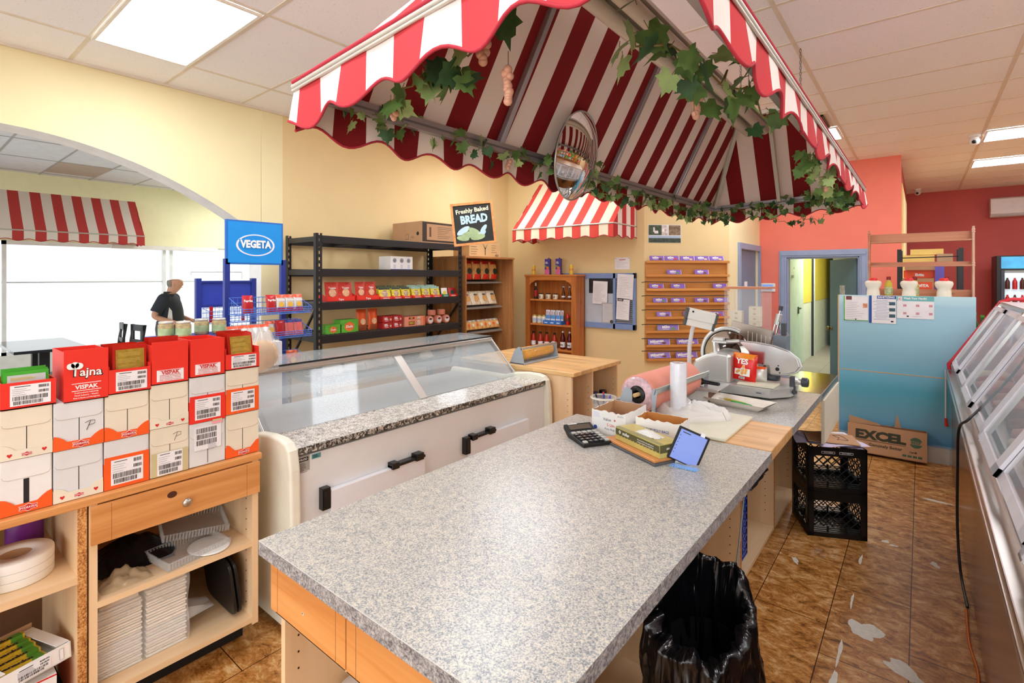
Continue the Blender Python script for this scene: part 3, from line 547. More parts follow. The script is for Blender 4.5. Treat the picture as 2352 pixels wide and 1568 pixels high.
b = MB(); BL = bands_mat(); b.box((-.615, PY, 0), (.36, PY + .05, 1.445), BL); b.box((-.625, PY, .0), (-.615, PY + .05, 1.445), mat('bare wood edge', (214, 170, 120), .6)); b.box((-.61, PY - .002, .735), (.36, PY, .742), MC['bare wood edge']); b.build('board', u)
b = MB(); b.box((-.3, PY - .03, .0), (.19, PY, .13), mat('plinth paint', (206, 208, 204), .6, var=.08)); b.build('plinth', u)
b = MB(); b.box((-.615, PY + .05, .0), (.36, PY + .35, 1.42), mat('sink cabinet', (190, 200, 204), .5)); b.build('cabinet', u)
# ================================================================ THE BIG CANOPY
def V(*a): return Vector(a)
A_, B_, C_, D_ = V(-1.50, .80, 2.2), V(-1.385, 4.42, 2.2), V(-.315, 4.38, 2.235), V(-.33, .76, 2.245)
TA, TB, TC, TD = V(-1.10, 1.35, 2.84), V(-1.06, 4.07, 2.84), V(-.66, 4.05, 2.85), V(-.66, 1.35, 2.84)
SY = stripes('canvas striped along the long side', 'Y', .234, .936, (204, 56, 62), (242, 230, 224)); SXm = stripes('canvas striped along the short side', 'X', .234, -1.464, (204, 56, 62), (242, 230, 224))
LY = stripes('inner face of the long side canvas', 'Y', .234, .936, (140, 18, 20), (252, 236, 222), .2); LXm = stripes('inner face of the short side canvas', 'X', .234, -1.464, (140, 18, 20), (252, 236, 222), .2); SHADED = {SY.name: LY, SXm.name: LXm}  # inner red darkened: shade under the canopy put into the colour
BIND = mat('red binding', (178, 44, 58), .8); RAILM = mat('grey white rail', (196, 192, 182), .4, .3); SILV = mat('silver frame bar', (178, 174, 176), .35, .7)
u = thing('awning', 'large red and white striped canopy hanging from the ceiling over the counter', 'awning', (0, 0, 0))
def lerp(a, b, t): return a + (b - a) * t
for P, Q, P2, Q2, m in ((A_, B_, TA, TB, SY), (B_, C_, TB, TC, SXm), (C_, D_, TC, TD, SY), (D_, A_, TD, TA, SXm)):
    b = MB(); b.surf(lambda s, t: lerp(lerp(P, Q, s), lerp(P2, Q2, s), t) - V(0, 0, .02 * math.sin(math.pi * t) * .6), 24, 6, m); cc = (V(-.86, 2.6, 2.2) - (P + Q + P2 + Q2) / 4).normalized() * .004; b.surf(lambda s, t: lerp(lerp(P, Q, s), lerp(P2, Q2, s), t) - V(0, 0, .02 * math.sin(math.pi * t) * .6) + cc, 24, 6, SHADED[m.name]); b.build('canvas_slope', u)
def valance(P, Q, m, ax, ph):
    L_ = (Q - P).length; d = (Q - P).normalized(); nrm = V(d.y, -d.x, 0); nrm = nrm if nrm.dot((P + Q) / 2 - V(-.9, 2.6, 2.2)) > 0 else -nrm; n = int(L_ / .0195)
    def wave(c): return math.cos(2 * math.pi * (c - ph) / .234)      # -1 in the middle of white, 1 in the middle of red
    def f(s, t):
        p = lerp(P, Q, s); c = p[ax]; k = wave(c); flut = nrm * (t * (.012 * math.sin(2 * math.pi * (c + .05) / .31) + .008))
        return p + flut - V(0, 0, t * (.128 + .02 * k) - .004)
    b = MB(); b.surf(f, n, 5, m); b.surf(lambda s, t: f(s, t) - nrm * .0025, n, 5, SHADED[m.name]); b.tube([f(i / n, 1) for i in range(n + 1)], .0045, BIND if True else m, 6); b.build('valance', u)
valance(A_, B_, SY, 1, .936 + .0585); valance(B_, C_, SXm, 0, -1.464 + .0585); valance(C_, D_, SY, 1, .936 + .0585); valance(D_, A_, SXm, 0, -1.464 + .0585)
ring = [A_, B_, C_, D_]; b = MB()
for i in range(4):
    P, Q = ring[i], ring[(i + 1) % 4]
    for dz, r_, m in ((.0, .007, RAILM), (.014, .006, BIND), (-.012, .005, RAILM)): 
        n_ = ((P + Q) / 2 - V(-.9, 2.6, 2.2)); n_.z = 0; n_.normalize(); b.tube([P + n_ * .006 + V(0, 0, dz), Q + n_ * .006 + V(0, 0, dz)], r_, m, 6)
b.build('edge_rail', u)
ins = [V(-1.455, .85, 2.18), V(-1.345, 4.37, 2.18), V(-.36, 4.33, 2.21), V(-.375, .81, 2.225)]
for i in range(4):
    P, Q = ins[i], ins[(i + 1) % 4]; d = (Q - P).normalized(); b = MB(); b.M = frame(P, d, (0, 0, 1)); L_ = (Q - P).length
    b.box((0, -.022, -.012), (L_, .022, .012), SILV); b.box((0, -.005, .012), (L_, .003, .0135), mat('dull bar groove', (130, 128, 130), .4, .7)); b.build('frame_bar', u, bevel=.002)
def bar(P, Q, w_, m=SILV, name='rafter'):
    d = (Q - P); L_ = d.length; b = MB(); b.M = frame(P, d, (0, 0, 1)); b.box((0, -w_ / 2, -w_ / 2), (L_, w_ / 2, w_ / 2), m); return b.build(name, u, bevel=.002)
for y in (1.70, 2.65, 3.57):
    x = lerp(A_, B_, (y - .8) / 3.62).x + .03; xt = lerp(TA, TB, (y - 1.35) / 2.7).x; bar(V(x, y, 2.19), V(xt, y, 2.815), .026)
for y in (1.70, 3.57): bar(V(-.365, y, 2.19), V(-.68, y, 2.815), .026)
PB = mat('painted cream bar', (206, 200, 180), .5)
bar(ins[1], TB - V(0, .03, .03), .028, PB, 'hip_bar'); bar(ins[2], TC - V(0, .03, .03), .028, PB, 'hip_bar'); bar(ins[0], TA + V(.02, .03, -.03), .028, PB, 'hip_bar'); bar(ins[3], TD + V(-.02, .03, -.03), .028, PB, 'hip_bar')
bar(V(-.85, 4.33, 2.2), V(-.86, 4.03, 2.815), .026, PB)
for P, Q in ((TA, TB), (TB, TC), (TC, TD), (TD, TA)): bar(P - V(0, 0, .02), Q - V(0, 0, .02), .03, mat('cream top frame', (224, 216, 202), .5), 'top_bar')
CH = mat('dull chain', (120, 116, 108), .4, .8)
for P in (TA, TB, TC, TD):
    b = MB(); z = P.z
    while z < CZ - .01: b.tube([(P.x + .006 * math.cos(a * 1.05) * (1 if int(z * 50) % 2 else .3), P.y + .006 * math.cos(a * 1.05) * (.3 if int(z * 50) % 2 else 1), z + .012 + .012 * math.sin(a * 1.05)) for a in range(6)], .002, CH, 4, True); z += .02
    b.build('hanging_chain', u)
t = thing('fluorescent_fixture', 'long unlit double tube lamp hanging inside the big striped canopy', 'tube lamp', (-.84, 2.5, 2.57)); b = MB()
CRT = mat('cream lamp housing', (210, 200, 182), .4); b.M = Matrix(((0, 0, 1, 0), (1, 0, 0, 0), (0, 1, 0, 0), (0, 0, 0, 1)))
b.M = frame((0, -1.13, 0), (1, 0, 0), (0, 0, 1)); b.prism([(-.075, .035), (.075, .035), (.05, .085), (-.05, .085)], -2.26, CRT); b.build('housing', t)
for x in (-.048, .048):
    b = MB(); b.tube([(x, -1.12, 0), (x, -1.10, 0), (x, 1.10, 0), (x, 1.12, 0)], [.022, .03, .03, .022], mat('sleeved tube', (226, 218, 200), .25), 16); b.build('tube', t)
b = MB(); [b.tube([(0, y, .08), (0, y, CZ - 2.57)], .003, CH, 5) for y in (-.9, .9)]; b.build('hanging_wire', t)
# convex mirror
t = thing('convex_mirror', 'round convex security mirror hanging on the left bar of the big canopy', 'mirror', (-1.33, 2.17, 2.215)); nm = V(.95, .10, -.22).normalized()
Rv = V(0, 0, 1).cross(nm).normalized(); Mx = frame((0, 0, 0), Rv, nm.cross(Rv)); b = MB(); b.M = Mx
if (Mx.to_3x3() @ V(0, 0, 1)).dot(nm) < 0: b.M = Mx @ Matrix.Rotation(math.pi, 4, 'Y')
MM = b.M.copy(); b.lathe([(.0001, .0625)] + [(.404 * math.sin(a * .0285), .404 * math.cos(a * .0285) - .3415) for a in range(1, 20)] + [(.2155, 0)], CHROME, 72, cap=False); b.build('mirror_dome', t)
b = MB(); b.M = MM; b.lathe([(.216, -.006), (.22, 0), (.216, .006), (.212, 0), (.216, -.006)], mat('mirror rim', (190, 190, 186), .3, .8), 48); b.lathe([(.21, -.012), (.214, -.004)], BLACK, 32); b.build('rim', t)
b = MB(); b.tube([(0, 0, 0), (-.06, 0, .0)], .012, ALU, 8); b.build('bracket', t)
# vine garlands with grapes
G1 = mat('leaf green', (92, 124, 60), .55, var=.35, scale=22); G2 = mat('dark leaf green', (52, 88, 48), .55, var=.3, scale=22); G3 = mat('pale leaf green', (150, 172, 106), .55, var=.2, scale=22)
STEM = mat('vine stem', (132, 118, 62), .6); GRAPE = mat('pink grape', (214, 158, 130), .25, var=.12, scale=30)
LEAF = [(0, 0), (.22, -.16), (.5, -.12), (.42, .12), (.62, .36), (.36, .42), (.3, .62), (.12, .66), (0, 1.0), (-.12, .66), (-.3, .62), (-.36, .42), (-.62, .36), (-.42, .12), (-.5, -.12), (-.22, -.16)]
def garland(name_lab, pts, nleaf, size, grapes, seed, spread=.05, group=None):
    q = random.Random(seed); t = thing('vine_garland', name_lab, 'vine garland', pts[0]); o = Vector(pts[0])
    P = [Vector(p) - o for p in pts]; path = []
    for i in range(len(P) - 1):
        for k in range(8):
            s = k / 8; path.append(lerp(P[i], P[i + 1], s) + V(q.uniform(-1, 1), q.uniform(-1, 1), q.uniform(-1, 1) - .3 * math.sin(s * 3.14)) * spread * .4)
    path.append(P[-1]); b = MB(); b.tube(path, .0022 * (size / .05) ** .5, STEM, 5); b.build('stem', t)
    b = MB()
    for i in range(nleaf):
        c = path[min(len(path) - 1, int(q.random() * len(path)))] + V(q.uniform(-1, 1), q.uniform(-1, 1), q.uniform(-1.1, .8)) * spread
        s = size * q.uniform(.65, 1.15); m = q.choice((G1, G1, G2, G3))
        rx = Matrix.Rotation(q.uniform(0, 6.28), 4, 'Z') @ Matrix.Rotation(R(q.uniform(40, 130)), 4, 'X') @ Matrix.Rotation(q.uniform(2.1, 4.2), 4, 'Z')
        M_ = Matrix.Translation(c) @ rx; b.M = M_; fold = q.uniform(.1, .35); cup = q.uniform(-.2, .25)
        vv = [(x * s, y * s, (abs(x) * fold + cup * (y - .4) ** 2) * s) for x, y in LEAF] + [(0, .38 * s, .0)]
        n = len(LEAF); b.add(vv, [(k, (k + 1) % n, n) for k in range(n)], m, True)
        b.tube([(0, 0, 0), (0, -.25 * s, -.1 * s)], .0012, STEM, 4)
    b.build('foliage', t)['kind'] = 'stuff'
    for g, k, gs in grapes:
        g = Vector(g) - o; b = MB()
        for i in range(k):
            a = q.random() * 6.28; rr = gs * 1.1 * (1 - i / k) * q.random() ** .5
            b.ball((g.x + rr * math.cos(a), g.y + rr * math.sin(a), g.z - i * gs * .62), gs * q.uniform(.85, 1.05), GRAPE, 10, 6)
        b.tube([g + V(0, 0, .05), g], .0015, STEM, 4); b.build('grape_bunch', t)
    return t
garland('leafy vine with grapes along the left bar of the canopy, near half', [(-1.44, .95, 2.17), (-1.43, 1.3, 2.175), (-1.42, 1.7, 2.16), (-1.41, 2.05, 2.17)], 56, .048, [((-1.43, 1.75, 2.13), 5, .011)], 3, .045)
garland('leafy vine along the left bar of the canopy, between mirror and far corner', [(-1.39, 2.35, 2.17), (-1.38, 2.8, 2.13), (-1.37, 3.4, 2.15), (-1.36, 3.9, 2.13), (-1.35, 4.3, 2.14)], 120, .05, [((-1.37, 3.3, 2.11), 5, .010)], 5, .06)
garland('leafy vine along the far bar of the canopy, drooping in the middle', [(-1.30, 4.30, 2.14), (-1.1, 4.30, 2.15), (-.9, 4.3, 2.17), (-.66, 4.3, 2.2), (-.42, 4.28, 2.2)], 80, .05, [], 8, .055)
garland('loose ivy strand hanging below the far edge of the canopy', [(-.92, 4.33, 2.09), (-.8, 4.34, 2.03), (-.68, 4.34, 2.06), (-.58, 4.34, 2.04), (-.5, 4.33, 2.12)], 26, .045, [((-.69, 4.34, 2.02), 4, .008)], 9, .03)
garland('leafy vine along the right edge of the canopy, far half', [(-.38, 4.2, 2.15), (-.385, 3.6, 2.12), (-.385, 3.0, 2.13), (-.385, 2.5, 2.13)], 70, .055, [((-.39, 3.1, 2.11), 6, .012), ((-.39, 2.75, 2.14), 8, .012)], 14, .04)
garland('big leafed vine with grapes along the right edge of the canopy, near half', [(-.40, 1.95, 2.17), (-.43, 1.65, 2.19), (-.50, 1.35, 2.22), (-.56, 1.15, 2.22)], 30, .085, [((-.53, 1.55, 2.17), 9, .013), ((-.52, 1.5, 2.10), 2, .006)], 17, .06)
garland('big leafed vine with long grape bunches inside the near edge of the canopy', [(-1.22, .92, 2.12), (-1.02, .93, 2.16), (-.88, .93, 2.18), (-.80, .95, 2.28)], 20, .085, [((-.80, .98, 2.13), 11, .012), ((-.86, .95, 2.20), 6, .013), ((-1.17, .92, 2.09), 4, .010)], 23, .045)
# ---- small awnings
def awn(lab, x0, x1, y0, y1, zb, zt, m, vdrop, ax, per, ph, sign=1, loc=(0, 0, 0)):
    # (x0..x1) runs along the wall; y0 front, y1 wall
    t = thing('awning', lab, 'awning', loc)
    pt = (lambda a, d_, z: (a, d_, z)) if ax == 0 else (lambda a, d_, z: (d_, a, z))
    b = MB(); b.surf(lambda s, q: pt(x0 + (x1 - x0) * s, y0 + (y1 - y0) * q, zb + (zt - zb) * q - .02 * math.sin(3.14 * q)), 12, 5, m); b.build('canvas_slope', t)
    n = int((x1 - x0) / .02); f = lambda s, q: pt(x0 + (x1 - x0) * s, y0 - sign * .01 * q * math.sin(s * 40), zb - q * (vdrop + .015 * math.cos(2 * math.pi * (x0 + (x1 - x0) * s - ph) / per)))
    b = MB(); b.surf(f, n, 3, m); b.tube([f(i / n, 1) for i in range(n + 1)], .005, BIND, 5); b.build('valance', t)
    b = MB(); b.tube([pt(x0, y0, zb), pt(x1, y0, zb)], .011, RAILM, 6); b.build('front_bar', t)
    ms = stripes('side ' + m.name, 'Y' if ax == 0 else 'X', per * .9, y0)
    for a in (x0, x1):
        b = MB(); b.add([pt(a, y0, zb), pt(a, y1, zb), pt(a, y1, zt)], [(0, 1, 2)], ms)
        g = lambda s, q: pt(a, y0 + (y1 - y0) * s, zb - q * (vdrop + .015 * math.cos(s * 17))); b.surf(g, 16, 2, ms); b.tube([g(i / 16, 1) for i in range(17)], .005, BIND, 5)
        b.tube([pt(a, y0, zb), pt(a, y1, zb)], .01, RAILM, 6); b.build('side_panel', t)
    return t
awn('small striped awning on the back wall above the pine cabinet', -4.31, -2.8, 5.37, 5.995, 2.25, 2.95, stripes('back awning canvas', 'X', .25, -4.118, (214, 70, 58), (246, 232, 200)), .15, 0, .25, -4.06)
awn('striped awning over the shop windows in the seating room', -2.6, 2.82, -10.25, -10.765, 2.30, 2.93, stripes('cafe awning canvas', 'Y', .25, 1.206, (190, 62, 60), (232, 220, 212)), .14, 1, .25, 1.265, -1)
# ================================================================ BLACK RACK
RK = mat('black powder coated steel', (30, 30, 32), .4); HOLE = mat('slot seen through', (200, 184, 140), .8)
u = thing('shelving_rack', 'black steel boltless shelving rack with packets and boxes', 'shelving rack', (0, 0, 0)); RY0, RY1, RX0, RX1 = 2.50, 4.385, -4.86, -4.30
for x, y, sx in ((RX1, RY0, -1), (RX1, RY1, -1), (RX0, RY0, 1), (RX0, RY1, 1)):
    b = MB(); sy = 1 if y == RY0 else -1
    # the slotted face is a ladder of real openings
    w_ = .058; z = 0; fx0, fx1 = sorted((x, x + sx * .0025))
    def face(y0, y1, z0, z1): b.box((fx0, min(y0, y1), z0), (fx1, max(y0, y1), z1), RK)
    face(y, y + sy * .022, 0, 2.02); face(y + sy * .036, y + sy * w_, 0, 2.02)
    while z < 2.02: face(y + sy * .022, y + sy * .036, z, min(z + .03, 2.02)); z += .058
    b.box((x, y, 0), (x + sx * .05, y + sy * .0025, 2.02), RK); b.box((x + sx * .012, y, 0), (x + sx * .014, y + sy * .02, 2.02), RK); b.build('post', u)
LV = [(1.93, 2.0), (1.62, 1.693), (1.31, 1.381), (1.0, 1.074), (.62, .69)]
for z0, z1 in LV:
    for x in (RX1, RX0):
        b = MB(); b.box((x - .015 if x == RX1 else x, RY0 + .05, z0), (x + .004 if x == RX1 else x + .015, RY1 - .05, z1), RK); b.box((x - .03 if x == RX1 else x, RY0 + .05, z0 + .02), (x, RY1 - .05, z0 + .028), RK); b.build('beam', u, bevel=.003)
    for y in (RY0 + .003, RY1 - .02):
        b = MB(); b.box((RX0 + .02, y, z0 + .015), (RX1 - .02, y + .018, z1 - .01), RK); b.build('side_beam', u)
    b = MB()
    for i in range(38): yy = RY0 + .05 + i * (RY1 - RY0 - .1) / 37; b.box((RX0 + .01, yy, z1 - .012), (RX1 - .012, yy + .003, z1 - .008), mat('grey wire deck', (150, 150, 150), .4, .6))
    for i in range(7): xx = RX0 + .03 + i * .083; b.box((xx, RY0 + .05, z1 - .016), (xx + .004, RY1 - .05, z1 - .012), MC['grey wire deck'])
    for yy in (RY0 + .5, RY0 + .95, RY0 + 1.4): b.box((RX0, yy, z0 + .01), (RX1 - .01, yy + .03, z1 - .018), RK)
    b.build('wire_deck', u)
for y in (RY0 + .01, RY1 - .01): b = MB(); b.tube([(RX1 - .03, y, 1.32), (RX0 + .03, y, .75)], .014, RK, 6); b.build('brace', u)
# ---- pine bread shelves
PW = wood('aged pine', (150, 96, 52), (190, 134, 80), 'Z', 1, .5, knots=True); GSH = mat('grey shelf', (140, 134, 124), .5)
u = thing('bread_shelf', 'aged pine bread shelving unit in the left rear corner', 'shelving unit', (0, 0, 0))
for y in (4.45, 5.36): b = MB(); b.box((-4.88, y, 0), (-4.3, y + .02, 1.85), PW); b.build('side_panel', u)
b = MB(); b.box((-4.89, 4.44, 1.85), (-4.29, 5.39, 1.872), wood('aged pine top', (160, 104, 58), (198, 142, 86), 'Y', 1, .5)); b.build('top_board', u)
b = MB(); b.box((-4.89, 4.45, 0), (-4.88, 5.38, 1.85), PW); b.build('back_panel', u)
for z in (1.55, 1.22, .90, .55): b = MB(); b.M = Matrix.Translation((0, 4.47, z)) @ Matrix.Rotation(0, 4, 'Y'); slab(b, (-4.48, .0), (-4.87, .03), 0, .89, .02, GSH); b.M = Matrix(); b.build('shelf', u)
# ---- pine cabinet on the back wall
OC = wood('orange varnished pine', (168, 92, 36), (206, 128, 62), 'Z', 1.1, .35, knots=True); OCY = wood('orange varnished pine shelf', (190, 112, 48), (222, 146, 78), 'X', 1.1, .35)
u = thing('pine_cabinet', 'open orange varnished pine bookcase with sauces and bottles', 'cabinet', (0, 0, 0)); kx0, kx1, ky = -4.37, -3.51, 5.72
b = MB(); b.box((kx0 + .02, ky + .01, 0), (kx0 + .045, 5.95, 1.62), OC); b.build('side_panel', u); b = MB(); b.box((kx1 - .045, ky + .01, 0), (kx1 - .02, 5.95, 1.62), OC); b.build('side_panel', u)
b = MB(); b.box((kx0 + .02, 5.94, 0), (kx1 - .02, 5.955, 1.62), OC); [b.box((x, 5.938, .1), (x + .002, 5.94, 1.6), DG) for x in (-4.2, -4.05, -3.9, -3.75, -3.6)]; b.build('back_panel', u)
b = MB(); b.box((kx0, ky - .012, 1.622), (kx1, 5.957, 1.648), OCY); b.build('cornice', u, bevel=.006, seg=2)
for x in (kx0 + .015, kx1 - .085):
    b = MB(); b.box((x, ky, 0), (x + .07, ky + .02, 1.622), OC); [b.box((x + k_, ky - .001, .1), (x + k_ + .002, ky, 1.55), DG) for k_ in (.02, .034, .048)]; b.build('front_stile', u)
b = MB(); b.M = FY(0, ky + .018, 0); x0, x1 = kx0 + .085, kx1 - .085
b.prism([(x0, 1.622), (x0, 1.50), (x0 + .03, 1.535), (x0 + .06, 1.545), (x0 + .1, 1.57), (x1 - .1, 1.57), (x1 - .06, 1.545), (x1 - .03, 1.535), (x1, 1.50), (x1, 1.622)], .016, OCY); b.build('arched_rail', u)
for z in (1.285, .945, .61, .2): b = MB(); b.box((kx0 + .045, ky + .022, z), (kx1 - .045, 5.94, z + .022), OCY); b.build('shelf', u, bevel=.003)
u['label'] = 'open orange varnished pine bookcase with sauces and bottles'
# ---- blue shuttered notice window
u = thing('shuttered_notice_board', 'blue framed notice board with a louvred shutter and papers pinned on it', 'notice board', (0, 0, 0)); BLF = mat('cornflower blue paint', (128, 152, 200), .5)
b = MB(); bx0, bx1, bz0, bz1 = -3.95, -2.80, .943, 1.665; yb = 5.96
b.box((bx0, yb, bz1 - .07), (bx1, 5.99, bz1), BLF); b.box((bx0, yb, bz0), (bx1, 5.99, bz0 + .07), BLF); b.box((bx0, yb, bz0), (bx0 + .07, 5.99, bz1), BLF); b.box((bx1 - .04, yb, bz0), (bx1, 5.99, bz1), BLF); b.box((-3.115, yb, bz0), (-3.08, 5.99, bz1), BLF); b.build('frame', u, bevel=.003)
b = MB(); b.box((-3.9, 5.985, 1.0), (-3.11, 5.99, 1.6), mat('pale grey glass', (196, 204, 214), .25)); b.box((-3.48, 5.98, 1.40), (-3.115, 5.986, 1.60), mat('dark picture', (34, 36, 36), .4, var=.5, scale=20)); b.build('pane', u)
for i in range(24): b = MB() if i == 0 else b; b.M = Matrix.Translation((-3.08, 5.975, 1.02 + i * .025)) @ Matrix.Rotation(R(-35), 4, 'X'); b.box((0, -.012, -.002), (.24, .012, .002), BLF)
b.M = Matrix(); b.build('louvre', u)
# ================================================================ CARTONS ON THE LEFT UNIT
CF = -2.262          # front plane of the cartons
HEART = [(0, -.5), (.42, 0), (.5, .22), (.36, .42), (.16, .42), (0, .24), (-.16, .42), (-.36, .42), (-.5, .22), (-.42, 0)]
def heart(b, x, y, s, m, z=.0024): b.prism([(x + p[0] * s, y + p[1] * s) for p in HEART], .0006, m, z)
def label(b, x, y, w_, h, seed, z=.001):
    b.rect(w_, h, PAPER, x, y, z); k = z + .0008
    b.lines(w_ * .6, 1, .01, INK, x - w_ * .1, y + h * .42, k, .0022); b.lines(w_ * .5, 4, h * .09, GREYINK, x - w_ * .2, y + h * .3, k, .0012, seed)
    b.barcode(w_ * .26, h * .14, INK, x + w_ * .32, y + h * .36, k, 14, seed + 1); b.barcode(w_ * .26, h * .13, INK, x + w_ * .32, y + h * .12, k, 14, seed + 2)
    b.barcode(w_ * .86, h * .2, INK, x - w_ * .01, y - h * .14, k, 34, seed + 3); b.barcode(w_ * .72, h * .17, INK, x - w_ * .06, y - h * .36, k, 28, seed + 4)
def brand(b, x, y, w_, m, z):
    q = [(-.5, -.16), (-.46, .0), (-.5, .16), (-.2, .16), (0, .3), (.2, .16), (.5, .16), (.46, 0), (.5, -.16), (.2, -.16), (0, -.3), (-.2, -.16)]
    b.prism([(x + p[0] * w_, y + p[1] * w_) for p in q], .0005, WINK, z); b.prism([(x + p[0] * w_ * .93, y + p[1] * w_ * .85) for p in q], .0005, REDINK, z + .0004); b.text('PODRAVKA', w_ * .15, WINK, x, y, z + .001, .015, w_ * .84)
def tray_poly(w_, h, lo): # scooped lip of a display tray
    a = w_ / 2; return [(-a, 0), (a, 0), (a, h), (a - .012, h - .004), (a - .024, lo + .012), (a - .036, lo), (-a + .036, lo), (-a + .024, lo + .012), (-a + .012, h - .004), (-a, h)]
def carton(y0, y1, z0, z1, body, lab, tray=None, tcol=ORANGE, th=.05, lo=.024, slit=True, extra=None, dy=0, split=0, depth=.19):
    w_ = y1 - y0; h = z1 - z0; t = thing('carton', lab, 'carton', (CF + dy, (y0 + y1) / 2, z0)); b = MB()
    b.box((-depth, -w_ / 2, 0), (-.004, w_ / 2, h), body); b.M = FX(-.004, 0, 0)
    if split:                                        # front flaps standing open with a dark gap
        b.rect(.014, h * .6, INK, 0, h * .32, 0, .0005)
    elif slit: b.rect(.0022, h * .62, INK, 0, h * .34, 0, .0006)
    fl_ = [(-w_ / 2 + .003, h), (w_ / 2 - .003, h), (w_ / 2 - .003, h * .72), (w_ / 2 - .008, h * .665), (w_ / 2 - .02, h * .64), (-w_ / 2 + .02, h * .64), (-w_ / 2 + .008, h * .665), (-w_ / 2 + .003, h * .72)]
    b.prism(fl_, .0016, body); b.prism([(x * 1.004, y - .0012) for x, y in fl_[2:]], .0004, mat('fold shadow line', (176, 168, 152), .8)); b.M = Matrix(); b.build('box_body', t, bevel=.0012)
    if tray:
        b = MB(); b.M = FX(-.002, 0, 0)
        if tray == 'scoop': b.prism(tray_poly(w_, th, lo), .002, tcol)
        else: b.rect(w_, th, tcol, 0, th / 2, 0, .002)
        b.M = Matrix(); b.box((-depth, -w_ / 2 - .0012, 0), (-.002, -w_ / 2, th * .8), tcol); b.box((-depth, w_ / 2, 0), (-.002, w_ / 2 + .0012, th * .8), tcol); b.M = FX(0, 0, 0)
        if extra == 'brand': brand(b, .004, lo * .5, .045, WINK, .0004)
        if extra == 'heart': heart(b, -w_ / 2 + .022, lo * .5, .013, REDINK, .0001); heart(b, w_ / 2 - .02, lo * .62, .013, REDINK, .0001); brand(b, 0, lo * .45, .028, WINK, .0001)
        if extra == 'label': label(b, 0, th / 2, w_ * .72, th * .78, int(y0 * 100), 0)
        b.build('tray', t)
    return t
def mark_P(t, y, z, s):
    b = MB(); b.M = FX(-.0022, y, z); b.tube([(0, 0, 0), (s * .35, s, 0)], .0008, INK, 4); b.tube([(-s * .15, s * .85, 0), (s * .3, s * 1.05, 0), (s * .75, s * 1.0, 0), (s * .75, s * .65, 0), (s * .2, s * .5, 0)], .0008, INK, 4); b.build('pen_mark', t)
carton(.238, .362, .857, 1.032, WHITE, 'lowest carton of the leftmost stack, white with a gaping front and orange brand tray', 'scoop', ORANGE, .055, .03, split=1, extra='brand')
carton(.238, .363, 1.034, 1.193, CREAM, 'cream carton with heart printed tray, middle of the leftmost stack', 'scoop', CREAM, .05, .028, extra='heart')
carton(.366, .498, .857, 1.03, GREYW, 'pale grey carton with heart printed tray at the bottom of the second stack', 'scoop', CREAM, .05, .03, extra='heart')
mark_P(carton(.366, .500, 1.032, 1.192, GREYW, 'pale carton with a pen mark and orange tray, under the tall red chef hat box', 'scoop', ORANGE, .05, .026, extra='brand'), .02, .055, .03)
carton(.502, .636, .857, 1.03, GREYW, 'carton with an orange barcode sleeve at the bottom of the third stack', 'full', ORANGE, .115, extra='label')
carton(.504, .636, 1.032, 1.195, CREAM, 'cream carton with orange brand tray in the middle of the third stack', 'scoop', ORANGE, .05, .026, extra='brand')
t = carton(.640, .770, .858, 1.04, CREAM, 'cream carton with a taped barcode label and pen mark, bottom of the fourth stack'); mark_P(t, .015, .125, .03)
b = MB(); b.M = FX(-.001, 0, .045); b.rect(.122, .09, mat('yellowed packing tape', (222, 208, 160), .25, alpha=.75), 0, 0, 0, .0005); label(b, 0, 0, .085, .085, 77, .0006); b.build('tape_label', t)
carton(.640, .768, 1.042, 1.207, CREAM, 'cream carton with heart printed tray in the middle of the fourth stack', 'scoop', CREAM, .045, .026, extra='heart')
t = carton(.773, .905, .858, 1.03, GREYW, 'pale carton with a high barcode label and pink sticker, bottom of the fifth stack', slit=True)
b = MB(); b.M = FX(-.001, 0, .11); b.rect(.10, .095, PAPER); 
for i in range(3): b.barcode(.075, .02, INK, -.005, .03 - i * .024, .0009, 24, 50 + i)
b.lines(.04, 6, .004, GREYINK, .02, -.03, .0009); b.build('sticker', t); b = MB(); b.M = FX(.0005, .035, .165); b.rect(.04, .012, mat('pink sticky note', (244, 168, 176), .6)); b.rect(.036, .005, mat('green sticky note', (196, 214, 150), .6), 0, .009); b.build('sticky_note', t)
carton(.773, .905, 1.032, 1.215, GREYW, 'pale carton with a red barcode sleeve in the middle of the fifth stack', 'full', RED, .108, extra='label')
carton(.909, 1.043, .858, 1.037, CREAM, 'cream carton with orange brand tray at the bottom of the sixth stack', 'scoop', ORANGE, .055, .026, extra='brand')
carton(.909, 1.043, 1.04, 1.225, CREAM, 'cream carton with an orange barcode sleeve in the middle of the sixth stack', 'full', ORANGE, .105, extra='label')
SOUP = mat('glossy red foil', (206, 44, 30), .22, .3); GOLDP = mat('gold printed foil', (178, 148, 58), .35, .4, .2, 60); GREENP = mat('glossy green foil', (70, 168, 52), .25, .1)
def openbox(y0, y1, z0, h, lab, hb=None, depth=.18, face=None, col=RED):     # open red display box; hb: height of the back and sides
    w_ = y1 - y0; t = thing('display_box', lab, 'carton', (CF, (y0 + y1) / 2, z0)); b = MB(); k = .003
    b.box((-depth, -w_ / 2, 0), (0, w_ / 2, k), col); b.box((-k, -w_ / 2, 0), (0, w_ / 2, h), col); b.box((-depth, -w_ / 2, 0), (-depth + k, w_ / 2, hb or h), col)
    for s in (-1, 1): b.box((-depth + k, s * w_ / 2 - (k if s > 0 else 0), 0), (-k, s * w_ / 2 + (k if s < 0 else 0), (hb or h) if hb else h), col if not hb else col)
    b.build('box_body', t)
    b = MB(); b.M = FX(0, 0, 0); face(b, w_, h); b.build('printed_front', t); return t
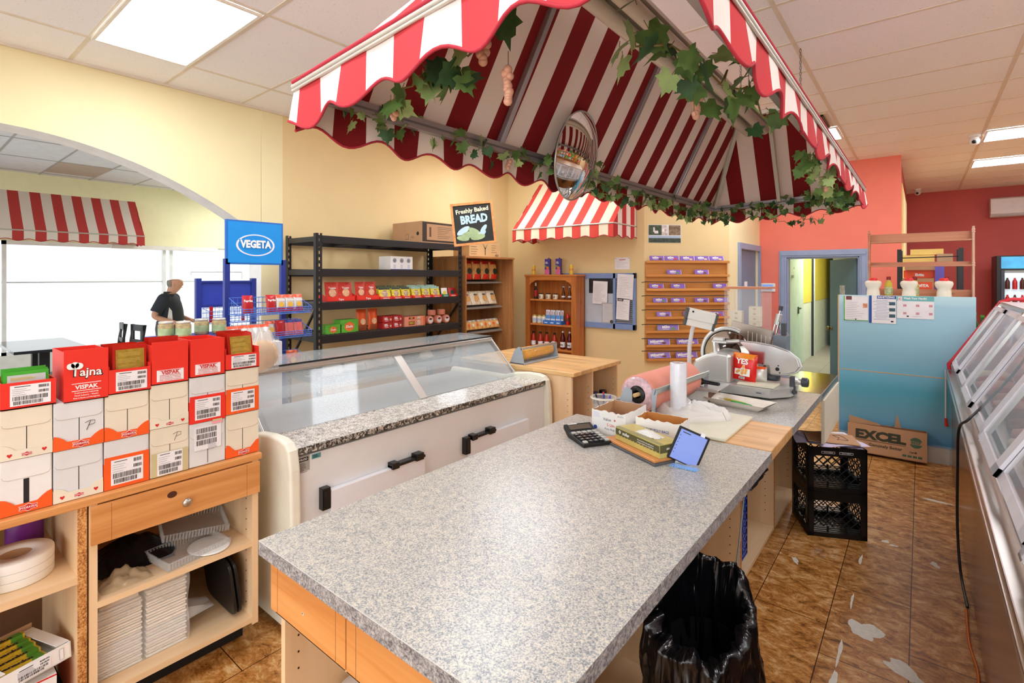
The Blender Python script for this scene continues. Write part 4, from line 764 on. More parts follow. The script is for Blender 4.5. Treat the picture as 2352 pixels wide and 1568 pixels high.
def packets(parent_y, z0, ys, h, w_, m, m2, lab, grp, n, x0=-.02, dx=.018, tilt=4, seed=1, cat='packet', nm='seasoning_packet'):
    q = random.Random(seed); first = None
    for i in range(n):
        if first is None:
            b = MB(); b.surf(lambda s, t_: ((.004 + .004 * math.sin(math.pi * s) * math.sin(math.pi * t_)), (s - .5) * w_, t_ * h), 6, 6, m); b.surf(lambda s, t_: (-(.004 + .004 * math.sin(math.pi * s) * math.sin(math.pi * t_)) + .001, (s - .5) * w_, t_ * h), 6, 6, m)
            b.M = FX(.0085, 0, h / 2); b.rect(w_ * .84, h * .8, m2)
            for j in range(5): b.lines(w_ * .7, 3, h * .03, mat('faint gold line', (208, 182, 92), .4, .3), 0, h * (.32 - j * .14), .0009, .0018, seed + j)
            o = b.build(nm); first = o
        else:
            o = first.copy(); sc.collection.objects.link(o)
        o.location = (CF + x0 - i * dx, parent_y + q.uniform(-.004, .004), z0 + q.uniform(-.004, .006)); o.rotation_euler = (0, R(-tilt + q.uniform(-2, 2)), R(q.uniform(-3, 3)))
        tag(o, lab if i == 0 else 'one of the ' + grp + ', behind the front one', cat, grp)
    return first
def lab_front(b, w_, h): label(b, .004, h * .5, w_ * .74, h * .78, int(w_ * 997))
openbox(.240, .372, 1.195, .085, 'low red display box of green packets on the leftmost stack', face=lab_front)
packets(.305, 1.20, 0, .11, .11, GREENP, mat('grey packet label', (186, 190, 186), .5), 'front green packet in the low red box on the leftmost stack', 'green packets in the leftmost red box', 5, seed=3)
def tajna(b, w_, h):
    b.text('Tajna', .030, INK, 0, h * .55, .0002, .035, w_ * .84, rot=-.04); b.text('Tajna', .028, WINK, 0, h * .555, .0012, .015, w_ * .80, rot=-.04)
    for x, y, s in ((-.043, .69, .011), (-.032, .71, .011), (-.021, .69, .011)): b.M, MM_ = b.M, b.M; b.lathe([(s, .004), (s, .0055)], WINK, 14, (x, h * y, 0))
    b.text('VISPAK', .014, WINK, .0, h * .27, .001, .03, w_ * .62); b.rect(w_ * .66, .002, WINK, 0, h * .345); b.rect(w_ * .66, .002, WINK, 0, h * .205)
    for i, s in enumerate(('Prehrambena Industrija', 'Food Industry - Visoko', 'Made in Bosnia and Herzegovina')): b.text(s, .005, WINK, 0, h * (.165 - i * .05), .001, .01, w_ * .6)
openbox(.392, .513, 1.19, .178, 'tall closed red box with white lettering under a chef hat', .172, face=tajna)
openbox(.514, .642, 1.196, .088, 'low red display box of gold backed packets on the third stack', .1, face=lab_front)
packets(.582, 1.20, 0, .165, .105, SOUP, GOLDP, 'front gold backed soup packet in the red box on the third stack', 'gold backed packets in the third red box', 8, x0=-.025, dx=.019, seed=5)
def vis(b, w_, h):
    b.rect(w_ * .74, h * .27, PAPER, 0, h * .2); b.text('VISPAK', .0135, REDINK, 0, h * .265, .001, .035, w_ * .56); b.rect(w_ * .58, .0016, REDINK, 0, h * .32, .001); b.rect(w_ * .58, .0014, REDINK, 0, h * .21, .001)
    for i, s in enumerate(('Prehrambena Industrija', 'Food Industry - Visoko', 'Made in Bosnia and Herzegovina')): b.text(s, .0055, REDINK, 0, h * (.175 - i * .04), .001, 0, w_ * .6)
openbox(.645, .767, 1.208, .162, 'tall red box with a white red lettered label, left one of the pair', .15, face=vis)
openbox(.776, .902, 1.216, .152, 'tall red box with a white red lettered label, right one of the pair', .15, face=vis)
packets(.70, 1.215, 0, .165, .10, SOUP, SOUP, 'front red packet top in the left tall red box', 'red packets in the tall red boxes', 3, x0=-.05, dx=.03, seed=8, tilt=0)
openbox(.907, 1.045, 1.226, .066, 'low red display box of gold packets beside the bagged bread', .09, face=lab_front)
packets(.985, 1.232, 0, .145, .105, SOUP, GOLDP, 'front gold packet in the red box beside the bagged bread', 'gold packets in the box beside the bread', 6, x0=-.03, dx=.022, seed=9, tilt=10)
t = thing('display_box', 'red box cut by the left picture edge behind the green packets', 'carton', (-2.47, .20, .857)); b = MB(); b.box((-.08, -.07, 0), (.08, .05, .45), SOUP); b.build('box_body', t)
# ---- things inside the left unit
PAPW = mat('white label paper', (244, 240, 232), .55, var=.02)
t = thing('label_roll', 'thick roll of white labels lying on the left bay shelf', 'label roll', (-2.40, .29, .597)); b = MB(); b.lathe([(.043, .0), (.098, .0), (.1, .003), (.1, .082), (.098, .085), (.043, .085), (.043, .0)], PAPW, 40)
for z in (.028, .055): b.lathe([(.1003, z), (.1003, z + .0008)], GREYINK, 40)
b.build('paper', t); b = MB(); b.lathe([(.038, .001), (.043, .001), (.043, .08), (.038, .08), (.038, .001)], KRAFT, 30); b.build('core', t)
t = thing('plastic_cup', 'clear plastic cup at the left picture edge beside the label roll', 'cup', (-2.30, .195, .597)); b = MB(); b.lathe([(.028, 0), (.04, .085), (.043, .088), (.040, .09)], PLAS, 24, cap=False); b.build('cup', t)
b = MB(); b.lathe([(.0001, .002), (.026, .002), (.035, .06), (.0001, .062)], mat('cloudy cup filling', (222, 210, 196), .7), 20); b.build('contents', t)
t = thing('purple_bottle', 'purple plastic bottle at the back of the left bay', 'bottle', (-2.60, .34, .597)); b = MB(); b.lathe([(.04, 0), (.045, .02), (.045, .12), (.03, .17), (.015, .2)], mat('purple plastic', (112, 40, 132), .3, var=.3), 20, sx=.8, sy=1.2); b.build('body', t)
b = MB(); b.box((0, 0, 0), (.02, .26, .13), mat('brown cardboard edge', (150, 110, 60), .8)); o = b.build('cardboard_sheet'); o.location = (-2.72, .1, .598); tag(o, 'brown cardboard sheet standing behind the label roll', 'cardboard')
t = thing('chocolate_bar_box', 'open white carton of banana bars in the lower left bay', 'carton', (-2.38, .285, .30)); t.rotation_euler = (0, R(-6), R(14)); b = MB(); k = .003
b.box((-.13, -.1, 0), (.13, .1, k), WHITE); b.box((.127, -.1, 0), (.13, .1, .052), WHITE); b.box((-.13, -.1, 0), (-.127, .1, .07), KRAFT)
for s in (-1, 1): b.box((-.13, s * .1 - .0015, 0), (.13, s * .1 + .0015, .052), WHITE); b.box((-.12, s * .1 - (.035 if s > 0 else 0), .052), (.12, s * .1 + (.035 if s < 0 else 0), .055), WHITE)
b.M = FX(.131, -.02, .026); label(b, .02, 0, .09, .036, 5, 0); b.rect(.012, .034, GREYINK, .095, 0); b.rect(.01, .032, PAPER, .095, 0, .0008); b.build('box_body', t)
YFO = mat('yellow foil', (232, 196, 60), .25, .3, .15, 40); GFO = mat('silver foil', (200, 204, 206), .25, .6, .1, 40)
bar0 = MB(); bar0.box((-.014, -.068, 0), (.014, .068, .018), YFO); bar0.box((-.0142, .03, -.0002), (.0142, .062, .0182), mat('leaf green print', (92, 150, 48), .4)); bar0.M = frame((0, 0, .0186), (0, 1, 0), (-1, 0, 0)); bar0.text('Bananko', .019, INK, -.008, 0, 0, .045, .10)
bar0 = bar0.build('banana_bar', bevel=.004); tag(bar0, 'yellow banana chocolate bar, topmost in the open white carton', 'chocolate bar', 'banana bars in the open carton'); bar0.location = (-2.47, .255, .340); bar0.rotation_euler = (0, R(-6), R(14))
for i, (x, z) in enumerate(((-2.435, .336), (-2.40, .332), (-2.365, .327), (-2.33, .323))):
    o = bar0.copy(); sc.collection.objects.link(o); o.location = (x, .265 + i * .008, z - .003); o.rotation_euler = (R(rnd.uniform(-4, 4)), R(-6), R(14 + rnd.uniform(-3, 3))); o['label'] = 'banana chocolate bar in the open white carton, %s row from the back' % ORD[i + 1]
t = thing('spread_carton', 'red and white hazelnut spread carton under the open banana bar carton', 'carton', (-2.40, .25, .114)); b = MB(); b.box((-.16, -.13, 0), (.13, .125, .17), mat('hazel red card', (206, 30, 30), .4)); b.M = FX(.1305, 0, .11); b.rect(.25, .11, WHITE); b.text('EUROCREM', .034, REDINK, 0, -.012, .001, .02, .23)
b.M = Matrix(); b.box((-.16, -.13, .17), (.13, .125, .1712), WHITE); b.build('box_body', t)
# right bay: tubs, bag, trays
FO = mat('white foam', (240, 232, 220), .6, var=.03, scale=30)
t = thing('foam_container_stack', 'plastic wrapped double stack of white foam food containers', 'container stack', (-2.42, .635, .159)); 
for s, hh in ((-1, .245), (1, .27)):
    b = MB(); n = 24
    for i in range(n):
        z = i * hh / n; e = .003 * (i % 2); b.box((-.12 + e, s * .075 - .07 + e, z), (.11 - e, s * .075 + .07 - e, z + hh / n * .8), FO)
    b.prism([(-.11, s * .075 - .06), (.10, s * .075 - .06), (.10, s * .075 + .06), (-.11, s * .075 + .06)], .03, FO, hh); b.build('container_column', t, bevel=.004)
b = MB(); qn = random.Random(2)
b.surf(lambda s, q_: (.112 + .012 * math.sin(q_ * 9), -.15 + .30 * s, .30 * q_ * (1 - .06 * math.cos(s * 6.28))), 16, 10, PLAS); b.surf(lambda s, q_: (.115 - .22 * q_, -.15 + .3 * s, .292 + .015 * math.sin(s * 6.28 + 1.5) + .01 * math.sin(q_ * 8)), 14, 8, PLAS)
b.surf(lambda s, q_: (.10 - .1 * s, .15 + .10 * q_, .02 + .10 * (1 - q_) * (.5 + .5 * math.sin(s * 9)) + .06 * q_), 8, 8, PLAS); b.build('film_wrap', t)
for i in range(2):
    b = MB(); pts = [(math.copysign(abs(math.cos(a)) ** .35, math.cos(a)) * .15, math.copysign(abs(math.sin(a)) ** .35, math.sin(a)) * .125) for a in [2 * math.pi * k_ / 28 for k_ in range(28)]]
    b.prism(pts, .012, BLACK); b.prism([(x * .9, y * .88) for x, y in pts], .006, BLACK, .008); o = b.build('serving_tray', bevel=.003); o.rotation_euler = (R(82), 0, R(88)); o.rotation_euler = (R(90), R(0), R(92)); o.location = (-2.43, .968 - i * .022, .30); tag(o, ['black plastic tray leaning on the right side of the unit', 'black plastic tray in front of the leaning one in the unit'][i], 'tray', 'black trays in the unit')
    o.rotation_euler = (R(90), 0, R(84 + 3 * i))
    o.rotation_euler = (R(83), 0, R(180)); o.location = (-2.42, .955 - i * .02, .288)
def cleartray(lab, loc, rz, tilt):
    t = thing('clear_tray', lab, 'tray', loc, rz, 'clear trays in the unit'); t.rotation_euler = (R(tilt), R(tilt * .6), R(rz)); b = MB(); PL = mat('ribbed clear plastic', (226, 226, 224), .1, 0, 0, alpha=.24, spec=.9)
    b.box((-.12, -.08, 0), (.12, .08, .001), PL)
    for k_ in range(22): x = -.12 + k_ * .0114; [b.box((x, s * .08 - .003, 0), (x + .006, s * .08 + .003, .03), PL) for s in (-1, 1)]
    for k_ in range(14): y = -.08 + k_ * .0118; [b.box((s * .12 - .003, y, 0), (s * .12 + .003, y + .006, .03), PL) for s in (-1, 1)]
    b.tube([(-.125, -.085, .031), (.125, -.085, .031), (.125, .085, .031), (-.125, .085, .031)], .0025, PL, 5, True); b.build('tray', t); return t
cleartray('clear ribbed plastic tray lying at the front of the middle shelf', (-2.35, .80, .487), 100, 2); cleartray('clear ribbed plastic tray tipped up behind the front one', (-2.48, .86, .53), 80, 10)
b = MB(); b.lathe([(.0001, 0), (.07, .0), (.078, .004), (.07, .006), (.0001, .005)], PAPW, 30, sx=1.2); o = b.build('paper_plate'); o.location = (-2.335, .87, .4865); tag(o, 'white oval plate under the clear trays', 'plate')
t = thing('black_bag_roll', 'crumpled black film bag at the back of the middle shelf', 'plastic bag', (-2.50, .64, .485)); b = MB()
b.surf(lambda s, q_: ((s - .5) * .26, (q_ - .5) * .26 * (1 + .1 * math.sin(s * 11)), .085 * math.sin(math.pi * s) * math.sin(math.pi * q_) ** .6 + .018 * noise.noise(V(s * 7, q_ * 7, 2)) * math.sin(math.pi * s) * math.sin(math.pi * q_)), 26, 26, mat('shiny black film', (20, 20, 22), .15, var=0)); b.build('bag', t)
t = thing('crumpled_film', 'crumpled clear film at the left front of the middle shelf', 'plastic film', (-2.33, .575, .485)); b = MB(); b.surf(lambda s, q_: ((s - .5) * .12, (q_ - .5) * .16, .03 * math.sin(math.pi * s) * math.sin(math.pi * q_) * (1 + 1.5 * noise.noise(V(s * 6, q_ * 6, 5)))), 20, 20, mat('film over brown paper', (206, 180, 140), .15, alpha=.6)); b.build('film', t)
# ================================================================ BREAD IN A BAG
t = thing('bagged_bread', 'round crusty loaf in a clear bag standing on the white case', 'bread', (-2.66, 1.245, 1.137)); b = MB()
LOAF = mat('floury crust', (226, 188, 132), .75, var=.3, scale=34, bump=.8); b.surf(lambda s, q_: ((.066 * math.cos(s * 6.283) * math.sin(q_ * 3.14) * .8) * (1 + .12 * noise.noise(V(s * 0 + math.cos(s * 6.283) * 2, math.sin(s * 6.283) * 2, q_ * 3))), .078 * math.sin(s * 6.283) * math.sin(q_ * 3.14) ** .8 * (1 + .12 * noise.noise(V(math.cos(s * 6.283) * 2, math.sin(s * 6.283) * 2, q_ * 3))), .076 - .076 * math.cos(q_ * 3.14)), 36, 22, LOAF); b.ball((.035, .012, .045), .016, mat('dark crust spot', (150, 96, 50), .8), 10, 6, sx=.5); b.build('loaf', t)
b = MB(); b.surf(lambda s, q_: ((.07 - .055 * max(0, q_ - .55) / .45) * math.cos(s * 6.283) * .85, (.082 - .05 * max(0, q_ - .55) / .45) * math.sin(s * 6.283) + .03 * max(0, q_ - .55), .2 * q_ + .004 * math.sin(s * 25)), 24, 10, mat('clear bread bag', (240, 240, 238), .1, 0, 0, alpha=.3, spec=.9)); b.build('bag', t)
# ================================================================ SEATING ROOM
BT = mat('black table lacquer', (44, 48, 54), .12); BC = mat('black chair wood', (36, 38, 42), .4)
t = thing('cafe_table', 'black rectangular table by the shop windows in the seating room', 'table', (-8.85, 1.3, 0)); b = MB(); b.box((-.72, -.33, .715), (.72, .35, .75), BT); b.build('tabletop', t, bevel=.004)
for x in (-.22, .25): b = MB(); b.box((x - .05, -.05, .04), (x + .05, .05, .715), BC); b.box((x - .05, -.28, 0), (x + .05, .28, .04), BC); b.build('leg', t, bevel=.004)
def chair(x, y, rz, lab):
    t = thing('dining_chair', lab, 'chair', (x, y, 0), rz); b = MB(); b.box((-.2, -.2, .43), (.2, .2, .47), BC); b.build('seat', t, bevel=.008)
    for sx in (-1, 1):
        for sy in (-1, 1):
            b = MB(); b.tube([(sx * .18, sy * .18, 0), (sx * .175, sy * .175, .44)] + ([(sx * .175, .2, .7), (sx * .175, .235, .93)] if sy > 0 else []), .018, BC, 6); b.build('leg', t)
    b = MB(); b.box((-.19, .2, .84), (.19, .225, .93), BC); b.box((-.19, .19, .66), (.19, .21, .72), BC); b.box((-.19, .2, .60), (-.1, .22, .93), BC); b.box((.1, .2, .6), (.19, .22, .93), BC); b.build('backrest', t, bevel=.004); return t
chair(-9.25, 2.05, -6, 'black wooden chair at the far corner of the cafe table, left one'); chair(-8.75, 2.12, 8, 'black wooden chair at the cafe table, the right one of two')
t = thing('bench', 'dark padded bench in front of the cafe table', 'bench', (-7.6, .95, 0)); b = MB(); b.box((-.25, -.6, .36), (.25, .42, .47), mat('dark vinyl', (40, 42, 44), .35)); b.build('seat', t, bevel=.03, seg=3); b = MB(); b.box((-.22, -.57, 0), (.22, .39, .36), BC); b.build('base', t)
# the man
SK = mat('skin', (222, 168, 142), .55, var=.04); t = thing('person', 'balding man in a dark polo shirt and grey trousers reaching forward', 'person', (-8.17, 2.54, 0), math.degrees(math.atan2(.80, .60)))
def skin_mesh(name, pts, edges, rad, m, parent, sub=2):
    me = bpy.data.meshes.new(name); me.from_pydata(pts, edges, []); o = bpy.data.objects.new(name, me); sc.collection.objects.link(o); o.parent = parent; me.materials.append(m)
    o.modifiers.new('skin', 'SKIN').use_smooth_shade = True
    for i, v in enumerate(me.skin_vertices[0].data): r_ = rad[i]; v.radius = r_ if isinstance(r_, tuple) else (r_, r_); v.use_root = (i == 0)
    q = o.modifiers.new('sub', 'SUBSURF'); q.levels = sub; q.render_levels = sub; return o
# x forward, y left, z up
bp_, be, br = [], [], []
def bv(p, r_, par=None): bp_.append(p); br.append(r_); be.append((par, len(bp_) - 1)) if par is not None else None; return len(bp_) - 1
pel = bv((0, 0, .90), (.11, .14)); sp1 = bv((.02, 0, 1.08), (.12, .13), pel); sp2 = bv((0, 0, 1.25), (.10, .15), sp1); nk = bv((.0, 0, 1.375), .055, sp2); hd0 = bv((.055, 0, 1.455), .075, nk); hd1 = bv((.075, 0, 1.52), (.105, .09), hd0); bv((.068, 0, 1.592), (.105, .092), hd1)
for s in (-1, 1):
    sh = bv((-.01, s * .17, 1.31), .058, sp2); 
    el = bv((-.11, s * .24, 1.08), .043, sh) if s < 0 else bv((.02, .23, 1.06), .043, sh); wr = bv((.14, s * .19, .985), .028, el) if s < 0 else bv((.2, .17, 1.0), .028, el)
    pm = bv(tuple(Vector(bp_[wr]) + V(.055, 0, -.02)), (.018, .034), wr)
    for k, dy in enumerate((-.03, -.011, .009, .028)): f1 = bv(tuple(Vector(bp_[pm]) + V(.035, dy, -.008)), .009, pm); f2 = bv(tuple(Vector(bp_[f1]) + V(.026, 0, -.02)), .008, f1)
    th = bv(tuple(Vector(bp_[wr]) + V(.035, -s * .035, -.01)), .010, wr); bv(tuple(Vector(bp_[th]) + V(.03, -s * .008, -.018)), .009, th)
    hp = bv((0, s * .09, .82), .09, pel); kn = bv((.02, s * .10, .47), .058, hp); an = bv((-.01, s * .11, .09), .04, kn); bv((.12, s * .12, .035), .035, an)
skin_mesh('body', bp_, be, br, SK, t)
def loft(rings, m, name, seg=20, thick=0):
    b = MB(); vv = []
    for cx, cy, z, rx, ry in rings: vv += [(cx + rx * math.cos(2 * math.pi * k / seg), cy + ry * math.sin(2 * math.pi * k / seg), z) for k in range(seg)]
    b.add(vv, [(i * seg + k, i * seg + (k + 1) % seg, (i + 1) * seg + (k + 1) % seg, (i + 1) * seg + k) for i in range(len(rings) - 1) for k in range(seg)], m, True); return b
SH = mat('dark navy polo cotton', (48, 54, 66), .8, var=.1); TRS = mat('charcoal trousers', (86, 90, 98), .8, var=.08)
b = loft([(.01, 0, .97, .148, .18), (.015, 0, 1.05, .155, .18), (.012, 0, 1.15, .148, .18), (0, 0, 1.25, .135, .195), (-.01, 0, 1.32, .115, .19), (-.015, 0, 1.36, .085, .12), (-.01, 0, 1.385, .064, .07), (0, 0, 1.41, .066, .068), (.002, 0, 1.40, .076, .078)], SH, 'shirt')
for s in (-1, 1):
    e = V(-.11, -.24, 1.08) if s < 0 else V(.02, .23, 1.06); a = V(-.01, s * .16, 1.31); b.ball((-.01, s * .15, 1.305), .088, SH, 14, 8); b.tube([a, lerp(a, e, .35), lerp(a, e, .75)], [.082, .078, .072], SH, 14)
b.add([(.03, -.183, .98), (.1, -.165, .98), (.09, -.172, 1.15), (.06, -.183, 1.2)], [(0, 1, 2, 3)], PAPER); b.build('polo_shirt', t)
b = loft([(0, 0, 1.02, .135, .165), (0, 0, 1.0, .152, .175), (-.01, 0, .9, .155, .185), (-.01, 0, .80, .145, .185)], TRS, 'x')
for s in (-1, 1): b.tube([(0, s * .09, .86), (.02, s * .10, .47), (-.005, s * .11, .07)], [.112, .085, .072], TRS, 14)
b.build('trousers', t)
for s in (-1, 1): b = MB(); b.surf(lambda u_, v_: (.05 + .15 * math.cos(u_ * 6.283) * math.sin(v_ * 1.57), s * .115 + .05 * math.sin(u_ * 6.283) * math.sin(v_ * 1.57), .085 * math.cos(v_ * 1.57)), 16, 6, BLACK); b.build('shoe', t)
b = MB(); HR = mat('grey hair', (150, 142, 136), .8, var=.15, scale=60)
b.surf(lambda u_, v_: (.065 + .098 * math.cos(1.75 + u_ * 2.78) * math.cos(-.75 + v_ * 1.15), .087 * math.sin(1.75 + u_ * 2.78) * math.cos(-.75 + v_ * 1.15), 1.53 + .1 * math.sin(-.75 + v_ * 1.15)), 18, 8, HR); b.build('hair', t)
for s in (-1, 1): b = MB(); b.ball((.075, s * .082, 1.51), .022, SK, 10, 6, sx=.7, sy=.4, sz=1.3); b.build('ear', t)
b = MB(); b.ball((.158, 0, 1.51), .013, SK, 10, 6, sz=1.4); b.build('nose', t)
for s in (-1, 1): b = MB(); b.ball((.148, s * .03, 1.53), .010, PAPER, 8, 5); b.ball((.155, s * .03, 1.53), .005, INK, 8, 5); b.build('eye', t)
b = MB(); b.box((.148, -.022, 1.468), (.156, .022, 1.474), mat('lip', (176, 106, 96), .5)); b.build('mouth', t)
# ================================================================ BLUE DISPLAY STANDS
NB = mat('navy blue steel', (38, 56, 140), .4); BW = mat('light blue wire', (86, 128, 214), .4, .2)
def basket(parent, y0, y1, x0, x1, z, hf, hb, name='wire_basket'):
    b = MB(); rr = .0028
    for k in range(4): f = k / 3; b.tube([(x0, y0, z + hb * f), (x0, y1, z + hb * f)], rr, BW, 5); b.tube([(x1, y0, z + hf * f), (x1, y1, z + hf * f)], rr, BW, 5)
    for y in (y0, y1):
        b.tube([(x0, y, z + hb), (x1, y, z + hf)], rr, BW, 5); b.tube([(x0, y, z), (x1, y, z), (x1, y, z + hf)], rr, BW, 5)
        for k in range(5): f = k / 5; xx = x0 + (x1 - x0) * f; b.tube([(xx, y, z), (xx, y, z + hb + (hf - hb) * f)], .0018, BW, 4)
    n = int((y1 - y0) / .03)
    for k in range(n + 1): yy = y0 + (y1 - y0) * k / n; b.tube([(x0, yy, z + hb), (x0, yy, z), (x1, yy, z), (x1, yy, z + hf)], .0018, BW, 4)
    return b.build(name, parent)
u = thing('display_stand', 'blue wire display stand topped with a bright blue sign', 'display stand', (0, 0, 0))
for y in (1.575, 1.99): b = MB(); b.box((-3.935, y - .018, 0), (-3.90, y + .018, 1.75), NB); b.build('post', u)
s_ = MB(); SKY = mat('vivid sky blue sign', (28, 150, 232), .35, var=.01); s_.box((-3.925, 1.565, 1.71), (-3.90, 1.985, 2.035), mat('sign frame blue', (46, 112, 196), .4)); s_.box((-3.90, 1.578, 1.722), (-3.898, 1.972, 2.022), SKY); s_.M = FX(-3.8975, 1.775, 1.855)
s_.lathe([(.128, 0), (.142, 0), (.142, .001), (.128, .001), (.128, 0)], PAPER, 48, (0, 0, 0), False, 1, .57); s_.text('VEGETA', .056, SKY, 0, .005, .001, .07, .245); s_.text('VEGETA', .054, WINK, 0, .005, .004, .05, .23); s_.build('sign', u)
for z in (1.345, 1.165, .92): basket(u, 1.585, 2.10, -3.90, -3.68, z, .045, .12)
b = MB(); b.box((-4.0, 1.56, 0), (-3.6, 2.0, .06), NB); b.build('base', u)
PKR = mat('red spice foil', (186, 36, 40), .3, .1, .25, 30); PKS = mat('silver spice foil', (208, 206, 200), .3, .3, .12, 30); PKO = mat('orange red foil', (232, 90, 54), .3, .1, .2, 30); PKP = mat('pink red foil', (222, 110, 104), .3, .1, .25, 30); YB = mat('yellow print', (228, 176, 60), .5)
def sachet(name, lab, loc, w_, h, m, top=None, mid=None, rz=0, tilt=8, d=.03, cat='packet', group=None, txt=None, tc=WINK, base=None, fr='X', tsize=.2):
    # pillow shaped packet facing +X (fr='X') or -Y
    b = MB(); F = lambda s, t_, sg: (sg * d / 2 * (math.sin(math.pi * s) ** .5) * (math.sin(math.pi * min(1, max(0, t_))) ** .4), (s - .5) * w_, t_ * h)
    b.surf(lambda s, t_: F(s, t_, 1), 10, 10, m); b.surf(lambda s, t_: F(1 - s, t_, -1), 10, 10, m)
    e = d / 2 + .0006; fx = FX(e, 0, 0) if True else None
    b.M = fx
    if top: b.surf(lambda s, t_: ((s - .5) * w_ * .98, h * (.80 + .19 * t_), -e + d / 2 * (math.sin(math.pi * s) ** .5) * math.sin(math.pi * (.80 + .19 * t_)) ** .4 + .001), 8, 3, top)
    if base: b.surf(lambda s, t_: ((s - .5) * w_ * .98, h * (.01 + .26 * t_), -e + d / 2 * (math.sin(math.pi * s) ** .5) * math.sin(math.pi * (.01 + .26 * t_)) ** .4 + .001), 8, 3, base)
    if mid: b.lathe([(w_ * .27, 0), (w_ * .27, .0008)], mid, 18, (0, h * .42, 0), False, 1, 1.0)
    if txt: b.text(txt, h * tsize * .6, tc, 0, h * .68, .0004, .03, w_ * .8)
    b.M = Matrix(); o = b.build(name); o.location = loc; o.rotation_euler = (0, R(-tilt), R(rz)); return tag(o, lab, cat, group)
for i, (y, m, top, mid) in enumerate(((1.66, PKR, None, None), (1.83, PKR, None, None), (1.90, PKS, PKO, YB), (1.97, PKS, PKO, YB), (2.04, PKS, PKO, YB))):
    sachet('spice_packet', '%s packet, %s from the left in the top blue basket' % ('dark red spice' if m is PKR else 'silver and orange spice', ORD[i]), (-3.76, y, 1.352), .072, .135, m, top, mid, rnd.uniform(-8, 8), 12, base=PKR if m is PKS else None, txt='Vegeta' if m is PKS else 'Paprika')
for i, (y, m, top) in enumerate(((1.83, PKS, PKO), (1.90, PKR, None), (1.975, PKP, NB), (2.05, PKP, NB))):
    sachet('spice_packet', '%s packet, %s from the left in the middle blue basket' % (['silver and orange', 'red', 'pink and blue', 'pink and blue'][i], ORD[i]), (-3.77, y, 1.172), .07, .12, m, top, YB if m is PKS else None, rnd.uniform(-8, 8), 14, base=None)
sachet('spice_packet', 'yellow and red packet alone in the lowest blue basket', (-3.76, 1.99, .927), .085, .13, mat('red yellow noodle print', (206, 90, 40), .35, .1, .6, 40), None, YB)
for i in range(4): sachet('large_seasoning_bag', 'orange topped white seasoning bag lying behind the gold packets, %s' % ORD[i], (-3.62, 1.50 + i * .075, 1.162), .08, .13, PKS, PKO, None, 0, 25, group='bags lying in front of the blue stand')
b = MB(); b.box((-3.72, 1.44, 0), (-3.55, 1.80, 1.16), mat('white floor carton', (228, 228, 230), .6)); tag(b.build('floor_carton'), 'white carton carrying the orange topped bags before the blue stand', 'carton')
u = thing('back_display_stand', 'plain blue display stand with wire grid, behind the stand with the blue sign', 'display stand', (0, 0, 0))
for y in (1.635, 2.075): b = MB(); b.box((-4.63, y - .02, 0), (-4.59, y + .02, 1.605), NB); b.build('post', u)
b = MB(); b.box((-4.62, 1.655, 1.375), (-4.605, 2.055, 1.585), mat('royal blue panel', (48, 68, 170), .4)); b.box((-4.625, 1.655, 1.57), (-4.59, 2.055, 1.585), NB); b.box((-4.625, 1.655, 1.365), (-4.585, 2.055, 1.385), NB); b.build('back_panel', u)
b = MB(); b.tube([(-4.66, 1.6, 1.63), (-4.66, 1.6, 1.66), (-4.66, 2.0, 1.66), (-4.66, 2.0, 1.6)], .004, ALU, 5); b.build('top_frame', u)
basket(u, 1.66, 2.05, -4.59, -4.45, 1.24, .10, .12); b = MB(); b.box((-4.75, 1.62, 0), (-4.45, 2.09, .08), NB); b.build('base', u)
for i in range(3): b = MB(); b.box((-.006, -.012, 0), (.006, .012, .13), PKR); o = b.build('red_spice_tube'); o.location = (-4.52, 1.70 + i * .125, 1.245); tag(o, 'thin red spice tube in the rear blue basket, %s from the left' % ORD[i], 'spice tube')
b = MB(); b.box((0, 0, 0), (.1, .34, .16), mat('silver coffee pack', (186, 178, 172), .3, .3, .3, 12)); o = b.build('foil_pack'); o.location = (-4.3, 1.74, 1.07); tag(o, 'silver foil pack between the two blue stands', 'foil pack')
b = MB(); b.box((0, 0, 0), (.2, .36, 1.07), mat('white pallet box', (230, 230, 232), .6)); o = b.build('pallet_box'); o.location = (-4.35, 1.73, 0); tag(o, 'white box under the silver foil pack', 'box')
t = thing('cardboard_floor_display', 'blue cardboard display carrying the pickle jars', 'display', (0, 0, 0)); b = MB(); b.box((-3.78, 1.04, 0), (-3.50, 1.45, 1.245), NB); b.M = FX(-3.50, 1.245, 1.21); b.rect(.40, .06, mat('mid blue card', (60, 104, 196), .5)); b.text('SOK', .034, mat('yellow lettering', (236, 200, 60), .5), .1, 0, .001, .03); b.M = Matrix(); b.box((-3.499, 1.045, 1.18), (-3.498, 1.2, 1.24), mat('pale blue photo', (160, 196, 230), .5, var=.2)); b.build('display_body', t)
PKL = mat('pickled vegetables', (188, 168, 122), .4, 0, .35, 40); LID = mat('gold white lid', (214, 210, 200), .3, .4); LBG = mat('green white jar label', (176, 200, 150), .5, var=.35, scale=18)
def jar(lab, loc, r_=.036, h=.095, body=PKL, lid=LID, lbl=LBG, cat='jar', group=None, name='glass_jar', lh=(.18, .58), lr=0):
    t = thing(name, lab, cat, loc, lr, group); b = MB(); b.lathe([(r_ * .85, 0), (r_, .006), (r_, h * .78), (r_ * .85, h * .86)], body, 20); b.build('jar_body', t)
    b = MB(); b.lathe([(r_ * .88, h * .86), (r_ * .92, h * .87), (r_ * .92, h * .985), (r_ * .86, h)], lid, 20); b.build('lid', t)
    if lbl: b = MB(); b.lathe([(r_ * 1.01, h * lh[0]), (r_ * 1.01, h * lh[1])], lbl, 20); b.build('jar_label', t)
    return t
